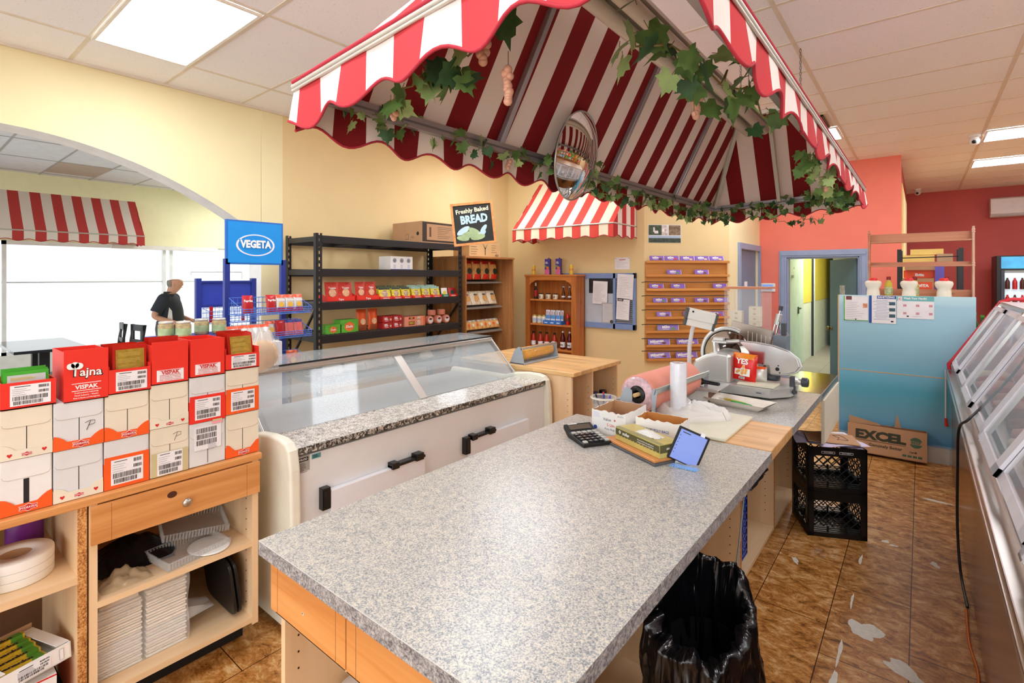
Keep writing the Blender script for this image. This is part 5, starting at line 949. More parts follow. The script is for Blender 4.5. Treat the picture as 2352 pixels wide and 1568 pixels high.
for i, (x, y) in enumerate(((-3.60, 1.10), (-3.54, 1.175), (-3.66, 1.32), (-3.62, 1.41))): jar('jar of pickled vegetables, %s from the left on the blue display' % ORD[i], (x, y, 1.246), .042, .10)
# ================================================================ GOODS ON THE BLACK RACK
t = thing('cardboard_carton', 'large brown carton on top of the black rack', 'carton', (-4.55, 4.05, 2.001)); b = MB(); b.box((-.26, -.29, 0), (.25, .29, .235), KRAFT); b.M = FX(.2505, .0, .12); b.rect(.57, .22, mat('dark brown print block', (60, 48, 40), .7)); b.rect(.44, .18, KRAFT, .0, 0, .001)
b.barcode(.03, .11, INK, -.17, 0, .002, 8, 4); b.lines(.24, 7, .02, INK, .06, .06, .002, .003, 6); b.M = FY(-.0, -.2905, .1); b.rect(.05, .06, INK, .0, -.03, 0, .0004); b.rect(.044, .054, KRAFT, .0, -.03, .0006, .0004); b.lines(.07, 2, .012, INK, .1, -.03, 0, .003); b.lathe([(.018, 0), (.021, 0), (.021, .0006)], INK, 16, (.18, 0, 0)); b.build('box_body', t); b = MB(); b.box((-.26, -.012, .235), (.25, .012, .2362), mat('tan tape', (200, 164, 118), .3)); b.build('tape', t)
t = thing('white_product_box', 'white box with three round prints on the second black shelf', 'box', (-4.5, 3.56, 1.688)); b = MB(); b.box((-.1, -.15, 0), (.1, .15, .15), WHITE); b.M = FX(.1, 0, .075)
for i in (-1, 0, 1): b.lathe([(.022, 0), (.025, 0), (.025, .0008)], GREYINK, 20, (i * .095, .03, 0)); b.lines(.03, 2, .008, INK, i * .095, .032, .0006, .003); b.rect(.03, .045, mat('pale grey bottle print', (206, 208, 218), .5), i * .095, -.035); 
b.rect(.30, .012, mat('navy strip', (40, 50, 120), .5), 0, -.068); b.M = Matrix(); b.build('box_body', t)
SOUPR = mat('tomato soup foil', (202, 60, 44), .3, .1, .25, 26); BOWL = mat('soup bowl print', (226, 176, 136), .5, var=.3, scale=40)
def traybox(y0, y1, x, z, h, col, lab, txt='PODRAVKA'):
    t = thing('display_tray', lab, 'display tray', (x, (y0 + y1) / 2, z)); w_ = y1 - y0; b = MB(); b.box((-.16, -w_ / 2, 0), (0, w_ / 2, .003), col); b.M = FX(0, 0, 0); b.prism([(-w_ / 2, 0), (w_ / 2, 0), (w_ / 2, h * 1.5), (w_ / 2 - .01, h), (-w_ / 2 + .01, h), (-w_ / 2, h * 1.5)], -.003, col); b.text(txt, h * .42, WINK, 0, h * .4, .001, .02, w_ * .6); b.M = Matrix()
    for s in (-1, 1): b.M = frame((-.16, s * (w_ / 2 - .0015), 0), (1, 0, 0), (0, 0, 1)); b.prism([(0, 0), (.16, 0), (.16, h), (0, h * 2.2)], .002, col)
    b.M = Matrix(); b.build('tray', t)
Z3 = 1.383
for bi, (y0, y1, nm, col) in enumerate(((2.62, 2.93, 'tomato soup', SOUPR), (2.95, 3.215, 'red stew', SOUPR))):
    traybox(y0, y1, -4.33, Z3, .045, RED, 'red display tray of %s packets on the third black shelf' % nm, 'Tajna'); w_ = (y1 - y0) / 2 - .01
    for i in range(2): sachet('soup_packet', '%s packet, %s one in its red tray' % (nm, ['left', 'right'][i]), (-4.36, y0 + w_ * (i + .5) + .01, Z3 + .006), w_, .18, col, None, BOWL, 0, 9, .016, txt='Tajna' if bi else 'Tomato', tsize=.16)
YG = mat('yellow pack print', (226, 208, 62), .4, var=.2, scale=40); DKG = mat('dark green print', (40, 62, 50), .4); COWP = mat('brown white print', (200, 176, 150), .5, var=.7, scale=50)
n = 0
for y0, y1 in ((3.225, 3.385), (3.39, 3.515), (3.52, 3.645), (3.66, 3.80), (3.805, 3.935), (3.94, 4.085)):
    traybox(y0, y1, -4.33, Z3, .028, RED, 'red tray of yellow seasoning packets, %s from the left on the third shelf' % ORD[n]); 
    for k in range(3): sachet('seasoning_packet', 'yellow seasoning packet, %s row of the %s yellow tray' % (['front', 'middle', 'rear'][k], ORD[n]), (-4.35 - k * .04, (y0 + y1) / 2, Z3 + .006 + k * .01), y1 - y0 - .012, .12, YG, mat('teal white print', (150, 200, 190), .4, var=.3, scale=60) if n > 2 else DKG, COWP, 0, 12, .008, txt='Kokošja' if n < 3 else 'Goveda', tc=INK, tsize=.13)
    n += 1
for i, (y0, y1, c1) in enumerate(((4.10, 4.205, mat('green tray card', (40, 120, 84), .5)), (4.215, 4.345, RED))):
    traybox(y0, y1, -4.33, Z3, .03, c1, '%s display tray at the right end of the third shelf' % ['green', 'small red'][i]); sachet('seasoning_packet', 'small packet in the %s tray at the right end of the third shelf' % ['green', 'red'][i], (-4.35, (y0 + y1) / 2, Z3 + .006), y1 - y0 - .01, .10, WHITE if i == 0 else PKR, None, YG if i == 0 else DKG, 0, 10, .008)
Z4 = 1.076
GRN = mat('bright green wrap', (96, 176, 56), .35, .0, .2, 20); ORC = mat('orange cracker print', (236, 112, 52), .4, var=.25, scale=30); 
for i, (y, w_, h) in enumerate(((2.71, .17, .085), (2.885, .20, .125))):
    t = thing('wafer_pack', ['low green snack pack at the left end of the fourth black shelf', 'taller green snack pack beside the low one'][i], 'snack pack', (-4.42, y, Z4)); b = MB(); b.box((-.06, -w_ / 2, 0), (.06, w_ / 2, h), GRN); b.M = FX(.0605, 0, h / 2); b.lathe([(h * .36, 0), (h * .36, .0008)], ORC, 20, (0, -h * .05, 0), False, 1.2); b.text('Dado', h * .2, WINK, 0, -h * .05, .002, .03, w_ * .5); b.build('wrapper', t, bevel=.006)
ORB = mat('orange coffee foil', (228, 92, 34), .3, .1, .12, 14); BRN = mat('brown print', (150, 76, 44), .4)
for i, y in enumerate((3.05, 3.185)): sachet('coffee_bag', 'tall orange bag with a brown base, %s of two on the fourth shelf' % ['left', 'right'][i], (-4.40, y, Z4), .115, .215, ORB, None, BOWL, 0, 3, .06, base=BRN)
RDB = mat('deep red carton', (170, 36, 38), .4, var=.1)
for i in range(2):
    for j in range(2):
        for k in range(1): b = MB(); b.box((-.07, -.062, 0), (.07, .062, .064), RDB); b.M = FX(.0705, 0, .032); b.lines(.06, 2, .014, WINK, -.012, .012, 0, .008); b.lathe([(.012, 0), (.012, .0006)], COWP, 12, (.038, -.005, 0)); b.lines(.07, 1, .01, WINK, 0, -.018, 0, .004); o = b.build('biscuit_box'); o.location = (-4.42, 3.335 + j * .13, Z4 + i * .067); tag(o, 'deep red biscuit box, %s %s of the block on the fourth shelf' % (['lower', 'upper'][i], ['left', 'right'][j]), 'biscuit box')
PNK = mat('salmon pink carton', (232, 146, 120), .4, var=.1)
for i in range(2): b = MB(); b.box((-.07, -.145, 0), (.07, .145, [.07, .035][i]), PNK); hh = [.07, .035][i]; b.M = FX(.0705, 0, hh / 2); b.rect(.08, hh * .6, mat('maroon print', (120, 32, 30), .4), -.05, 0, 0); b.text('RIO', hh * .4, YG, -.05, 0, .001, .03); b.rect(.05, hh * .8, COWP, .05, 0); b.rect(.02, hh, ORC, .13, 0); o = b.build('tuna_carton'); o.location = (-4.42, 3.705, Z4 + i * .071); tag(o, 'salmon pink tuna carton, the %s' % ['thicker lower one', 'thinner one on top'][i], 'tuna carton')
nn = 0
for row, (z, ys) in enumerate(((Z4, (3.95, 4.085, 4.21)), (Z4 + .088, (4.02, 4.17)))):
    for y in ys:
        b = MB(); b.lathe([(.045, -.03), (.048, -.02), (.048, .02), (.045, .03)], PNK, 20, (0, 0, 0), True); b.lathe([(.034, .0302), (.034, .031)], WHITE, 18); b.lathe([(.018, .031), (.018, .032)], mat('maroon print', (120, 32, 30), .4), 12, (0, .012, 0), False, 1.3, .7); o = b.build('tuna_tin'); o.rotation_euler = (0, R(90), 0); o.rotation_euler = (R(90), 0, R(90)); o.location = (-4.40, y, z + .048) if row == 0 else (-4.43, y, z + .04); nn += 1
        if row: o.rotation_euler = (0, 0, 0); o.location = (-4.43, y, Z4 + .0975 + .031)
        tag(o, 'round pink tuna tin, %s at the right end of the fourth shelf' % ['leftmost standing', 'middle standing', 'rightmost standing', 'left lying on top', 'right lying on top'][nn - 1], 'tuna tin')
for i, (y, s) in enumerate(((2.75, .10), (3.05, .13), (3.33, .12), (3.95, .08))):
    b = MB(); qz = i * 3.3
    b.surf(lambda u_, v_: (s * math.cos(u_ * 6.283) * math.sin(v_ * 1.55 + .02) * (1 + .25 * noise.noise(V(u_ * 9, v_ * 6, qz))), s * 1.2 * math.sin(u_ * 6.283) * math.sin(v_ * 1.55 + .02) * (1 + .25 * noise.noise(V(u_ * 9, v_ * 6, qz))), s * 1.1 * math.cos(v_ * 1.55) * (1 + .3 * noise.noise(V(u_ * 8, v_ * 8, qz)))), 26, 10, mat('crinkled clear bag', (206, 200, 188), .15, 0, .1, 30, alpha=.75)); b.surf(lambda u_, v_: (.012 * math.sin(u_ * 9), s * .5 * (u_ - .5) * (v_ + .3), s * (1 + .5 * v_)), 8, 4, PLAS)
    o = b.build('bread_bag'); o.location = (-4.45, y, .691); tag(o, 'crinkled clear bag on the lowest black shelf, %s from the left' % ORD[i], 'plastic bag')
# ================================================================ GOODS ON THE BREAD SHELF
b = MB(); b.box((-.14, -.30, 0), (.14, .30, .19), mat('pale brown carton', (214, 176, 124), .75)); b.M = FX(.1405, 0, .095); b.lines(.18, 5, .03, INK, -.18, .06, 0, .004, 4); b.lines(.12, 4, .03, INK, .18, .06, 0, .004, 9); b.rect(.012, .1, INK, 0, -.02); [b.tube([(0, 0, .0006), (a * .03, .05 + .02 * abs(a), .0006)], .0015, INK, 4) for a in (-2, -1, 0, 1, 2)]; b.text('ADI', .03, INK, .23, -.07, 0, .02); o = b.build('wine_carton'); o.location = (-4.55, 4.93, 1.873); tag(o, 'pale brown carton with a tree print on the pine bread shelf', 'carton')
TOA = mat('golden toast', (222, 170, 100), .6, var=.2, scale=40); WBR = mat('white bread wrap', (236, 222, 194), .35, var=.15, scale=30)
for i in range(4): sachet('toast_bag', 'tall bread bag with a red base, %s from the left on the top bread shelf' % ORD[i], (-4.54, 4.74 + i * .165, 1.583), .15, .25, TOA, PKR, DKG, 0, 6, .09, base=RED, group=None)
for i in range(4): sachet('bread_bag', 'white wrapped flat bread bag, %s from the left on the middle bread shelf' % ORD[i], (-4.52, 4.72 + i * .165, 1.253), .16, .19, WBR, None, TOA, 0, 22, .06, txt='MEKI', tc=INK, tsize=.2)
for i in range(9): sachet('roll_bag', 'bag of small golden rolls, %s from the left on the low bread shelf' % ORD[i], (-4.52, 4.66 + i * .08, .932), .085, .13, TOA, PKS, ORC if i % 2 else WBR, rnd.uniform(-10, 10), 24, .05)
# ================================================================ GOODS IN THE PINE CABINET
def bottle(name, lab, loc, prof, m, cap=None, capm=None, lbl=None, lblm=None, cat='bottle', group=None, sy=1, rz=0, txt=None, tc=INK, seg=18):
    t = thing(name, lab, cat, loc, rz, group); b = MB(); b.lathe(prof, m, seg, (0, 0, 0), True, 1, sy); b.build('bottle_body', t)
    if cap: b = MB(); b.lathe(cap, capm, 14, (0, 0, 0), True, 1, 1); b.build('cap', t)
    if lbl:
        b = MB(); b.lathe(lbl, lblm, seg, (0, 0, 0), True, 1, sy)
        if txt: b.M = FY(0, -(lbl[0][0] * sy + .001), (lbl[0][1] + lbl[-1][1]) / 2); b.text(txt, (lbl[-1][1] - lbl[0][1]) * .34, tc, 0, 0, 0, .03, lbl[0][0] * 1.5)
        b.build('bottle_label', t)
    return t
WB = mat('dark wine glass', (28, 20, 20), .15); AMB = mat('amber glass', (104, 52, 20), .12, alpha=.9); CRJ = mat('cream glazed jar', (236, 224, 192), .3); TOM = mat('tomato sauce', (176, 44, 26), .25); JUI = mat('dark cherry juice', (92, 18, 18), .15)
S1_, S2_, S3_ = 1.308, .968, .633; cyy = 5.83
bottle('wine_bottle', 'slim dark bottle at the left end of the top pine shelf', (-4.255, cyy, S1_), [(.022, 0), (.022, .13), (.01, .17), (.009, .205)], WB, [(.010, .18), (.010, .225)], WHITE, [(.0225, .03), (.0225, .12)], mat('red label', (176, 30, 40), .5))
for i, x in enumerate((-4.16, -4.04, -3.92)): t = jar('cream round jar, %s of three on the top pine shelf' % ['left', 'middle', 'right'][i], (x, cyy, S1_), .036, .078, CRJ, BLACK, None); b = MB(); b.M = FY(0, -.0355, .032); b.lathe([(.018, 0), (.018, .001)], INK, 16, (0, 0, 0), False, .8, 1); b.text('U', .018, WINK, 0, 0, .001, .03); b.build('round_label', t)
for i, x in enumerate((-3.79, -3.69)):
    t = bottle('swing_top_bottle', 'amber swing top bottle, %s one on the top pine shelf' % ['left', 'right'][i], (x, cyy, S1_), [(.024, 0), (.026, .06), (.024, .09), (.011, .12), (.010, .16), (.013, .165)], AMB, [(.012, .165), (.012, .178)], PAPER, [(.0265, .03), (.0265, .05)], PAPER); b = MB(); b.tube([(-.014, 0, .14), (-.02, 0, .17), (-.012, 0, .19), (.012, 0, .19), (.02, 0, .17), (.014, 0, .14)], .0015, ALU, 5); b.build('wire_clasp', t)
for i, x in enumerate((-4.275, -4.19, -4.115)): jar('mayonnaise jar with gold lid, %s of three on the second pine shelf' % ['left', 'middle', 'right'][i], (x, cyy, S2_), .035, .115, mat('mayonnaise', (236, 226, 190), .3), mat('gold lid', (206, 176, 96), .3, .6), mat('blue white label', (190, 206, 226), .5, var=.3, scale=30))
t = thing('sachet_dispenser', 'blue tray of upright white sachets on the second pine shelf', 'display tray', (-3.925, cyy - .02, S2_)); b = MB(); b.box((-.15, -.06, 0), (.15, .06, .05), mat('bright blue tray', (58, 120, 200), .4)); b.M = FY(0, -.0605, .022); [b.rect(.05, .012, PAPER, x, 0, 0) for x in (-.1, 0, .1)]; b.M = Matrix(); b.build('tray', t)
for i in range(7): b = MB(); b.box((-.018, -.004, 0), (.018, .004, .14), mat('white red sachet', (226, 228, 232), .4)); b.box((-.0182, -.0045, .02), (.0182, -.004, .07), mat('sachet blue print', (96, 156, 214), .5)); b.box((-.004, -.0046, .07), (.006, -.0038, .12), INK if i % 2 else REDINK); o = b.build('sachet'); o.location = (-4.05 + i * .042, cyy - .02 - .012 * (i % 2), S2_ + .052); o.rotation_euler = (R(-5), 0, 0); tag(o, 'slim white sachet, %s from the left in the blue tray' % ORD[i], 'sachet')
KP = [(.026, 0), (.03, .02), (.024, .07), (.028, .10), (.022, .125), (.01, .14)]
for i, (x, c1) in enumerate(((-3.72, REDINK), (-3.62, mat('green cap', (40, 140, 80), .4)))): bottle('ketchup_bottle', ['red ketchup bottle with red cap beside the blue sachet tray', 'ketchup bottle with green cap at the right end of the second pine shelf'][i], (x, cyy, S2_), KP, mat('ketchup red', (200, 34, 30), .25), [(.013, .138), (.011, .165)], c1, [(.0265, .05), (.0275, .1)], mat('dark tomato label', (120, 60, 30), .5, var=.4, scale=40))
for i, x in enumerate((-4.295, -4.165, -4.065, -3.93)): bottle('sauce_bottle', 'orange red sauce bottle, %s from the left on the third pine shelf' % ORD[i], (x, cyy - .01 * (i % 2), S3_), [(.032, 0), (.036, .01), (.036, .11), (.03, .15), (.016, .18), (.015, .19)], TOM, [(.017, .19), (.017, .215)], BLACK, [(.0365, .025), (.0365, .085)], PAPER)
for i, x in enumerate((-3.80, -3.69)): bottle('juice_bottle', 'dark cherry juice bottle, %s one on the third pine shelf' % ['left', 'right'][i], (x, cyy, S3_), [(.032, 0), (.035, .02), (.033, .1), (.036, .15), (.02, .2), (.013, .225)], JUI, [(.014, .225), (.014, .245)], PAPER, [(.0355, .03), (.0345, .1)], PAPER, txt='Enjoy')
for i, x in enumerate((-4.15, -3.95)): b = MB(); b.lathe([(.04, 0), (.04, .12), (.02, .16)], TOM, 16); o = b.build('sauce_jar'); o.location = (x, cyy, .223); tag(o, 'sauce jar at the bottom of the pine cabinet, %s one' % ['left', 'right'][i], 'jar')
CTOP = 1.649; MUS = mat('mustard yellow', (236, 196, 60), .35)
for i, x in enumerate((-4.29, -3.665)): bottle('mustard_bottle', 'yellow squeeze bottle at the %s end of the pine cabinet top' % ['left', 'right'][i], (x, 5.83, CTOP), [(.026, 0), (.028, .04), (.024, .07), (.028, .1), (.027, .12)], MUS, [(.022, .12), (.020, .135)], mat('pale yellow cap', (240, 214, 110), .4), [(.0265, .045), (.0265, .08)], mat('orange label', (230, 150, 70), .5, var=.3, scale=60))
for i, x in enumerate((-4.045, -3.865)):
    t = thing('juice_carton', 'purple fruit juice carton, %s one on the pine cabinet' % ['left', 'right'][i], 'juice carton', (x, 5.83, CTOP), 8); b = MB(); PUR = mat('violet carton', (76, 58, 150), .35, var=.1, scale=12); b.box((-.036, -.03, 0), (.036, .03, .215), PUR); b.prism([(-.036, -.03), (.036, -.03), (.0, .03)], .0, PUR, .215); b.M = FY(0, -.0305, 0); b.rect(.072, .07, mat('pink carton print', (216, 110, 150), .4), 0, .035); b.lathe([(.022, 0), (.022, .0007)], ORC, 16, (.008, .09, 0)); b.lathe([(.014, 0), (.014, .0009)], GRN, 14, (-.018, .115, 0)); b.lines(.05, 2, .016, WINK, 0, .17, .0008, .009); b.M = Matrix(); b.build('carton_body', t, bevel=.003); b = MB(); b.lathe([(.012, .215), (.012, .23)], PUR, 12, (.012, 0, 0)); b.build('screw_cap', t)
# papers on the blue board and wall
def sheet(name, lab, M_, w_, h, lines, cat='notice', head=None, base=PAPER, th=.0012):
    b = MB(); b.M = M_; b.rect(w_, h, base, 0, 0, 0, th)
    if head: head(b, w_, h, th)
    if lines: b.lines(w_ * .8, lines, h * .8 / lines, GREYINK, 0, h * .36, th, .0022, int(w_ * 999), True)
    return tag(b.build(name), lab, cat)
sheet('pinned_page', 'typed white page pinned left of the dark picture on the blue board', FY(-3.30, 5.958, 1.41) @ Matrix.Rotation(R(-2), 4, 'Z'), .215, .30, 14)
b = MB(); b.M = FY(-3.19, 5.957, 1.145); b.rect(.17, .27, mat('silvery certificate', (176, 178, 180), .4)); b.rect(.14, .24, mat('pale certificate paper', (204, 206, 208), .5), 0, 0, .0008); b.lines(.1, 9, .02, GREYINK, 0, .08, .0016, .0015, 6, False); b.lathe([(.024, 0), (.024, .003)], mat('dark seal', (70, 70, 74), .5), 18, (.06, -.11, .001)); tag(b.build('certificate'), 'silver framed certificate with a dark seal on the blue board', 'certificate')
sheet('pinned_page', 'tall white page pinned over the top of the blue shutter', FY(-2.935, 5.945, 1.49) @ Matrix.Rotation(R(-3), 4, 'Z'), .225, .32, 13)
def hd(b, w_, h, th): b.rect(w_ * .45, .03, INK, -w_ * .22, h * .43, th); b.rect(w_ * .3, .008, WINK, -w_ * .22, h * .43, th + .001)
sheet('pinned_page', 'white page with a black heading box pinned low on the shutter', FY(-2.965, 5.945, 1.205) @ Matrix.Rotation(R(-3), 4, 'Z'), .18, .27, 12, head=hd)
def hd2(b, w_, h, th): b.rect(w_ * .4, .01, mat('pale red ink', (206, 130, 130), .6), 0, h * .3, th); b.rect(.008, .008, INK, -w_ * .43, h * .42, th); b.rect(.008, .008, INK, w_ * .43, h * .42, th)
sheet('wall_card', 'small white certificate pinned alone above the blue board', FY(-3.0, 5.998, 1.79), .21, .155, 5, head=hd2)
# ---- chocolate rack on the angled wall
DW = frame((-2.70, 6.0, 0), (1, 1, 0), (0, 0, 1)); OAK = wood('honey oak', (200, 132, 62), (224, 160, 88), 'X', .8, .4); SL = [1.819, 1.647, 1.473, 1.296, 1.122, .949, .774, .604]
def DV(s, z, o): return DW @ V(s, z, o)
t = thing('chocolate_rack', 'slatted oak wall rack holding rows of purple chocolate bars', 'wall rack', DV(.54, 1.2, 0)); t.matrix_world = Matrix.Translation(DV(0, 0, 0)) @ DW.to_3x3().to_4x4()
t.rotation_euler = DW.to_euler(); t.location = DV(0, 0, 0); OAKP = OAK
b = MB(); b.box((.012, .575, .004), (1.075, 1.81, .02), OAK); b.build('back_board', t)
for z in SL: b = MB(); b.box((.0, z - .03, .02), (1.085, z - .018, .075), OAK); b.box((.0, z - .03, .07), (1.085, z, .08), OAK); b.build('ledge', t, bevel=.003)
for x in (.006, 1.068): b = MB(); b.box((x, .575, .004), (x + .012, 1.81, .03), OAK); b.build('side_strip', t)
for i, z in enumerate((1.555, 1.385, 1.21, 1.03, .855, .70)): b = MB(); b.tube([(-.045, z - .008, .03), (.0, z + .002, .08), (.3, z - .004, .083), (.6, z - .006, .083), (1.06, z, .082)], .005, BLACK, 5); b.build('black_strap', t)
MILK = mat('lilac wrapper', (140, 104, 196), .3, .0, .08, 8); rows = [(0, (-2.668, -2.53, -2.388, -2.251, -2.115), .185, .058), (1, (-2.51, -2.256), .185, .058), (2, (-2.672, -2.475, -2.085), .185, .058), (3, (-2.638, -2.475, -2.256, -2.075), .185, .058), (4, (-2.604, -2.361, -2.115), .185, .058), (5, (-2.599,), .28, .072), (6, (-2.682, -2.421, -2.161), .28, .072), (7, (-2.677, -2.43, -2.165), .28, .072)]
FL = {'cocoa': mat('brown print on lilac', (110, 56, 34), .5), 'strawberry': mat('red print on lilac', (206, 60, 66), .5), 'nut': mat('green print on lilac', (96, 150, 70), .5), 'cream': mat('cream print on lilac', (232, 200, 150), .5)}
fls = ['cocoa', 'strawberry', 'cream', 'cream', 'cream', 'nut', 'cocoa', 'strawberry', None, None, 'nut', 'strawberry', 'cocoa', None, 'cocoa', None, 'strawberry', 'nut', 'cocoa', 'cream', 'cocoa', 'cocoa', 'cream', 'cocoa']; c_ = 0
RN = ['top', 'second', 'third', 'fourth', 'fifth', 'sixth', 'seventh', 'bottom']
for r_, xs, w_, h in rows:
    for j, x in enumerate(xs):
        f = fls[c_ % len(fls)]; c_ += 1; b = MB(); b.box((0, 0, 0), (w_, h, .009), MILK if r_ != 5 else mat('green edged lilac', (128, 150, 120), .3)); b.box((.006, .004, .009), (w_ - .006, h - .004, .0095), MILK)
        b.text('Milkamax' if r_ > 5 else 'Milka', h * .46, WINK, w_ * .40, h * .58, .0098, .04, w_ * .66, rot=.1)
        if f: b.lathe([(h * .24, .0), (h * .24, .0007)], FL[f], 14, (w_ * .72, h * .28, .0095), False, 1.6, .8)
        b.rect(w_ * .3, h * .06, WINK, w_ * .4, h * .2, .0095); b.box((w_ - .007, 0, 0), (w_ - .003, h, .0098), WINK); o = b.build('chocolate_bar'); z = SL[r_]; o.matrix_world = DW @ Matrix.Translation(((x + 2.70) * 1.41421, z + .001, .066)) @ Matrix.Rotation(R(-18), 4, 'X') @ Matrix.Rotation(R(rnd.uniform(-1, 1)), 4, 'Z')
        tag(o, '%s lilac chocolate bar%s, %s on the %s ledge of the oak rack' % ('long' if w_ > .2 else 'small', (' with %s print' % f) if f else '', ORD[j] if len(xs) > 1 else 'alone', RN[r_]), 'chocolate bar')
def photo(b, x, y, w_, h, c, seed): b.rect(w_, h, mat('photo print %d' % seed, c, .35, var=.55, scale=30 + seed), x, y, .0012)
b = MB(); b.M = DW @ Matrix.Translation((.265, 2.158, .001)); b.rect(.43, .23, PAPER, 0, 0, 0, .001); photo(b, -.125, .045, .17, .125, (66, 84, 60), 1); photo(b, 0, .045, .07, .125, (236, 224, 214), 2); photo(b, .13, .045, .155, .125, (136, 116, 92), 3); photo(b, 0, -.07, .42, .085, (62, 78, 66), 4); b.rect(.42, .03, mat('photo sky', (176, 196, 222), .5), 0, -.04, .0022); b.rect(.02, .06, PAPER, -.14, .05, .0022); b.rect(.05, .035, PAPER, -.11, .02, .0022); b.lines(.04, 6, .017, mat('orange ink', (220, 140, 90), .5), 0, .085, .0022, .004, 4, False); tag(b.build('poster'), 'small landscape photo poster on the angled wall above the oak rack', 'poster')
# ---- chalkboard bread sign
t = thing('bread_sign', 'framed Freshly Baked BREAD chalkboard hanging near the black rack', 'sign', (-3.29, 3.51, 2.12)); nrm = V(.6853, -.7321, 0).normalized(); Ms = frame((0, 0, 0), V(0, 0, 1).cross(nrm), V(0, 0, 1)) @ Matrix.Rotation(R(6), 4, 'Z')
b = MB(); b.M = Ms; w_, h = .40, .40
for q in ((-w_ / 2, -h / 2, w_ / 2, -h / 2 + .022), (-w_ / 2, h / 2 - .022, w_ / 2, h / 2), (-w_ / 2, -h / 2 + .022, -w_ / 2 + .022, h / 2 - .022), (w_ / 2 - .022, -h / 2 + .022, w_ / 2, h / 2 - .022)): b.box((q[0], q[1], -.012), (q[2], q[3], .008), PINEX)
b.build('frame', t); b = MB(); b.M = Ms; b.rect(w_ - .04, h - .04, mat('chalkboard black', (40, 42, 38), .7), 0, 0, -.006, .004); CHK = mat('cream chalk', (226, 222, 190), .8); CHB = mat('pale blue chalk', (186, 212, 222), .8)
b.text('Freshly Baked', .04, CHK, 0, .125, 0, .03, .32, rot=.06); b.text('BREAD', .075, CHB, .01, .04, 0, .05, .30, sx=.8, rot=.04); GC = mat('green chalk', (156, 176, 130), .8, var=.3)
for i, (x, y, a_, l_) in enumerate(((-.1, -.06, .5, .07), (-.05, -.10, .2, .08), (.0, -.07, -.5, .06), (.06, -.11, .6, .06), (-.11, -.13, -.2, .06), (.03, -.13, .1, .07), (.09, -.06, .9, .05))): b.prism([(x + l_ * math.cos(k * .524) * math.cos(a_) - l_ * .4 * math.sin(k * .524) * math.sin(a_), y + l_ * math.cos(k * .524) * math.sin(a_) + l_ * .4 * math.sin(k * .524) * math.cos(a_)) for k in range(12)], .0006, GC if i % 3 else CHB, -.001 + i * .0003)
b.build('chalkboard', t)
for s in (-1, 1): b = MB(); p = Ms @ V(s * .17, .2, 0); b.tube([p, (p.x, p.y, CZ - 2.12)], .0012, ALU, 4); b.build('hanging_wire', t)
# ================================================================ ON THE COUNTER
CT = .9108
# calculator
t = thing('calculator', 'black desk calculator lying left of the glove box', 'calculator', (-1.135, 1.935, CT)); t.rotation_euler = (0, 0, R(58)); t.scale = (.9, .92, 1); b = MB(); 
b.M = frame((0, 0, 0), (0, 1, 0), (0, 0, 1)); b.prism([(-.105, 0), (.06, 0), (.11, .028), (.11, .044), (.055, .022), (-.105, .014)], .0, BLACK); b.M = Matrix()
prof_ = [(-.105, 0), (.06, 0), (.11, .026), (.108, .044), (.05, .022), (-.105, .014)]
b = MB(); b.M = frame((-.075, 0, 0), (0, 1, 0), (0, 0, 1)); b.prism(prof_, .15, BLACK); b.build('casing', t, bevel=.003)
b = MB(); a_ = math.atan2(.022, .058); b.M = Matrix.Translation((0, .08, .0345)) @ Matrix.Rotation(a_, 4, 'X'); b.rect(.115, .034, mat('lcd brown', (98, 88, 76), .2), 0, 0); b.rect(.05, .006, mat('pale print', (220, 220, 220), .5), -.03, .024); b.build('display', t)
KG = mat('grey key', (190, 190, 182), .4); KB = mat('black key', (28, 28, 30), .3)
for i in range(5):
    for j in range(5):
        m = KG if (i == 4 or j > 3 or (i == 0 and j == 0)) else KB; y = -.085 + i * .029; x = -.056 + j * .028; b = MB(); zz = .0145 + .0082 * (y + .105) / .155; b.box((x - .011, y - .010, zz - .001), (x + .011, y + .010, zz + .006), m)
        if m is KB: b.text('123456789+'[(i * 4 + j) % 10], .009, WINK, x, y, zz + .0062, .02)
        b.build('key', t, bevel=.002)
# boxes
t = thing('poly_bag_box', 'torn open white poly bag box beside the pen tub and calculator', 'carton', (-1.178, 2.05, CT)); b = MB(); w_, d_, h = .168, .215, .106
def torn(b, p, q, h, m, m2, seed, amp=.008, inn=(0, 0)):
    qn = random.Random(seed); n = 14; P = []
    for i in range(n + 1): f = i / n; P.append((p[0] + (q[0] - p[0]) * f, p[1] + (q[1] - p[1]) * f, h - amp * qn.random() * (1 if 0 < i < n else 0)))
    for i in range(n):
        a, c_ = P[i], P[i + 1]; 
        b.add([(a[0], a[1], 0), (c_[0], c_[1], 0), c_, a], [(0, 1, 2, 3)], m); b.add([(a[0] + inn[0], a[1] + inn[1], 0), (c_[0] + inn[0], c_[1] + inn[1], 0), (c_[0] + inn[0], c_[1] + inn[1], c_[2]), (a[0] + inn[0], a[1] + inn[1], a[2])], [(3, 2, 1, 0)], m2)
        b.add([a, c_, (c_[0] + inn[0], c_[1] + inn[1], c_[2]), (a[0] + inn[0], a[1] + inn[1], a[2])], [(0, 1, 2, 3)], WHITE)
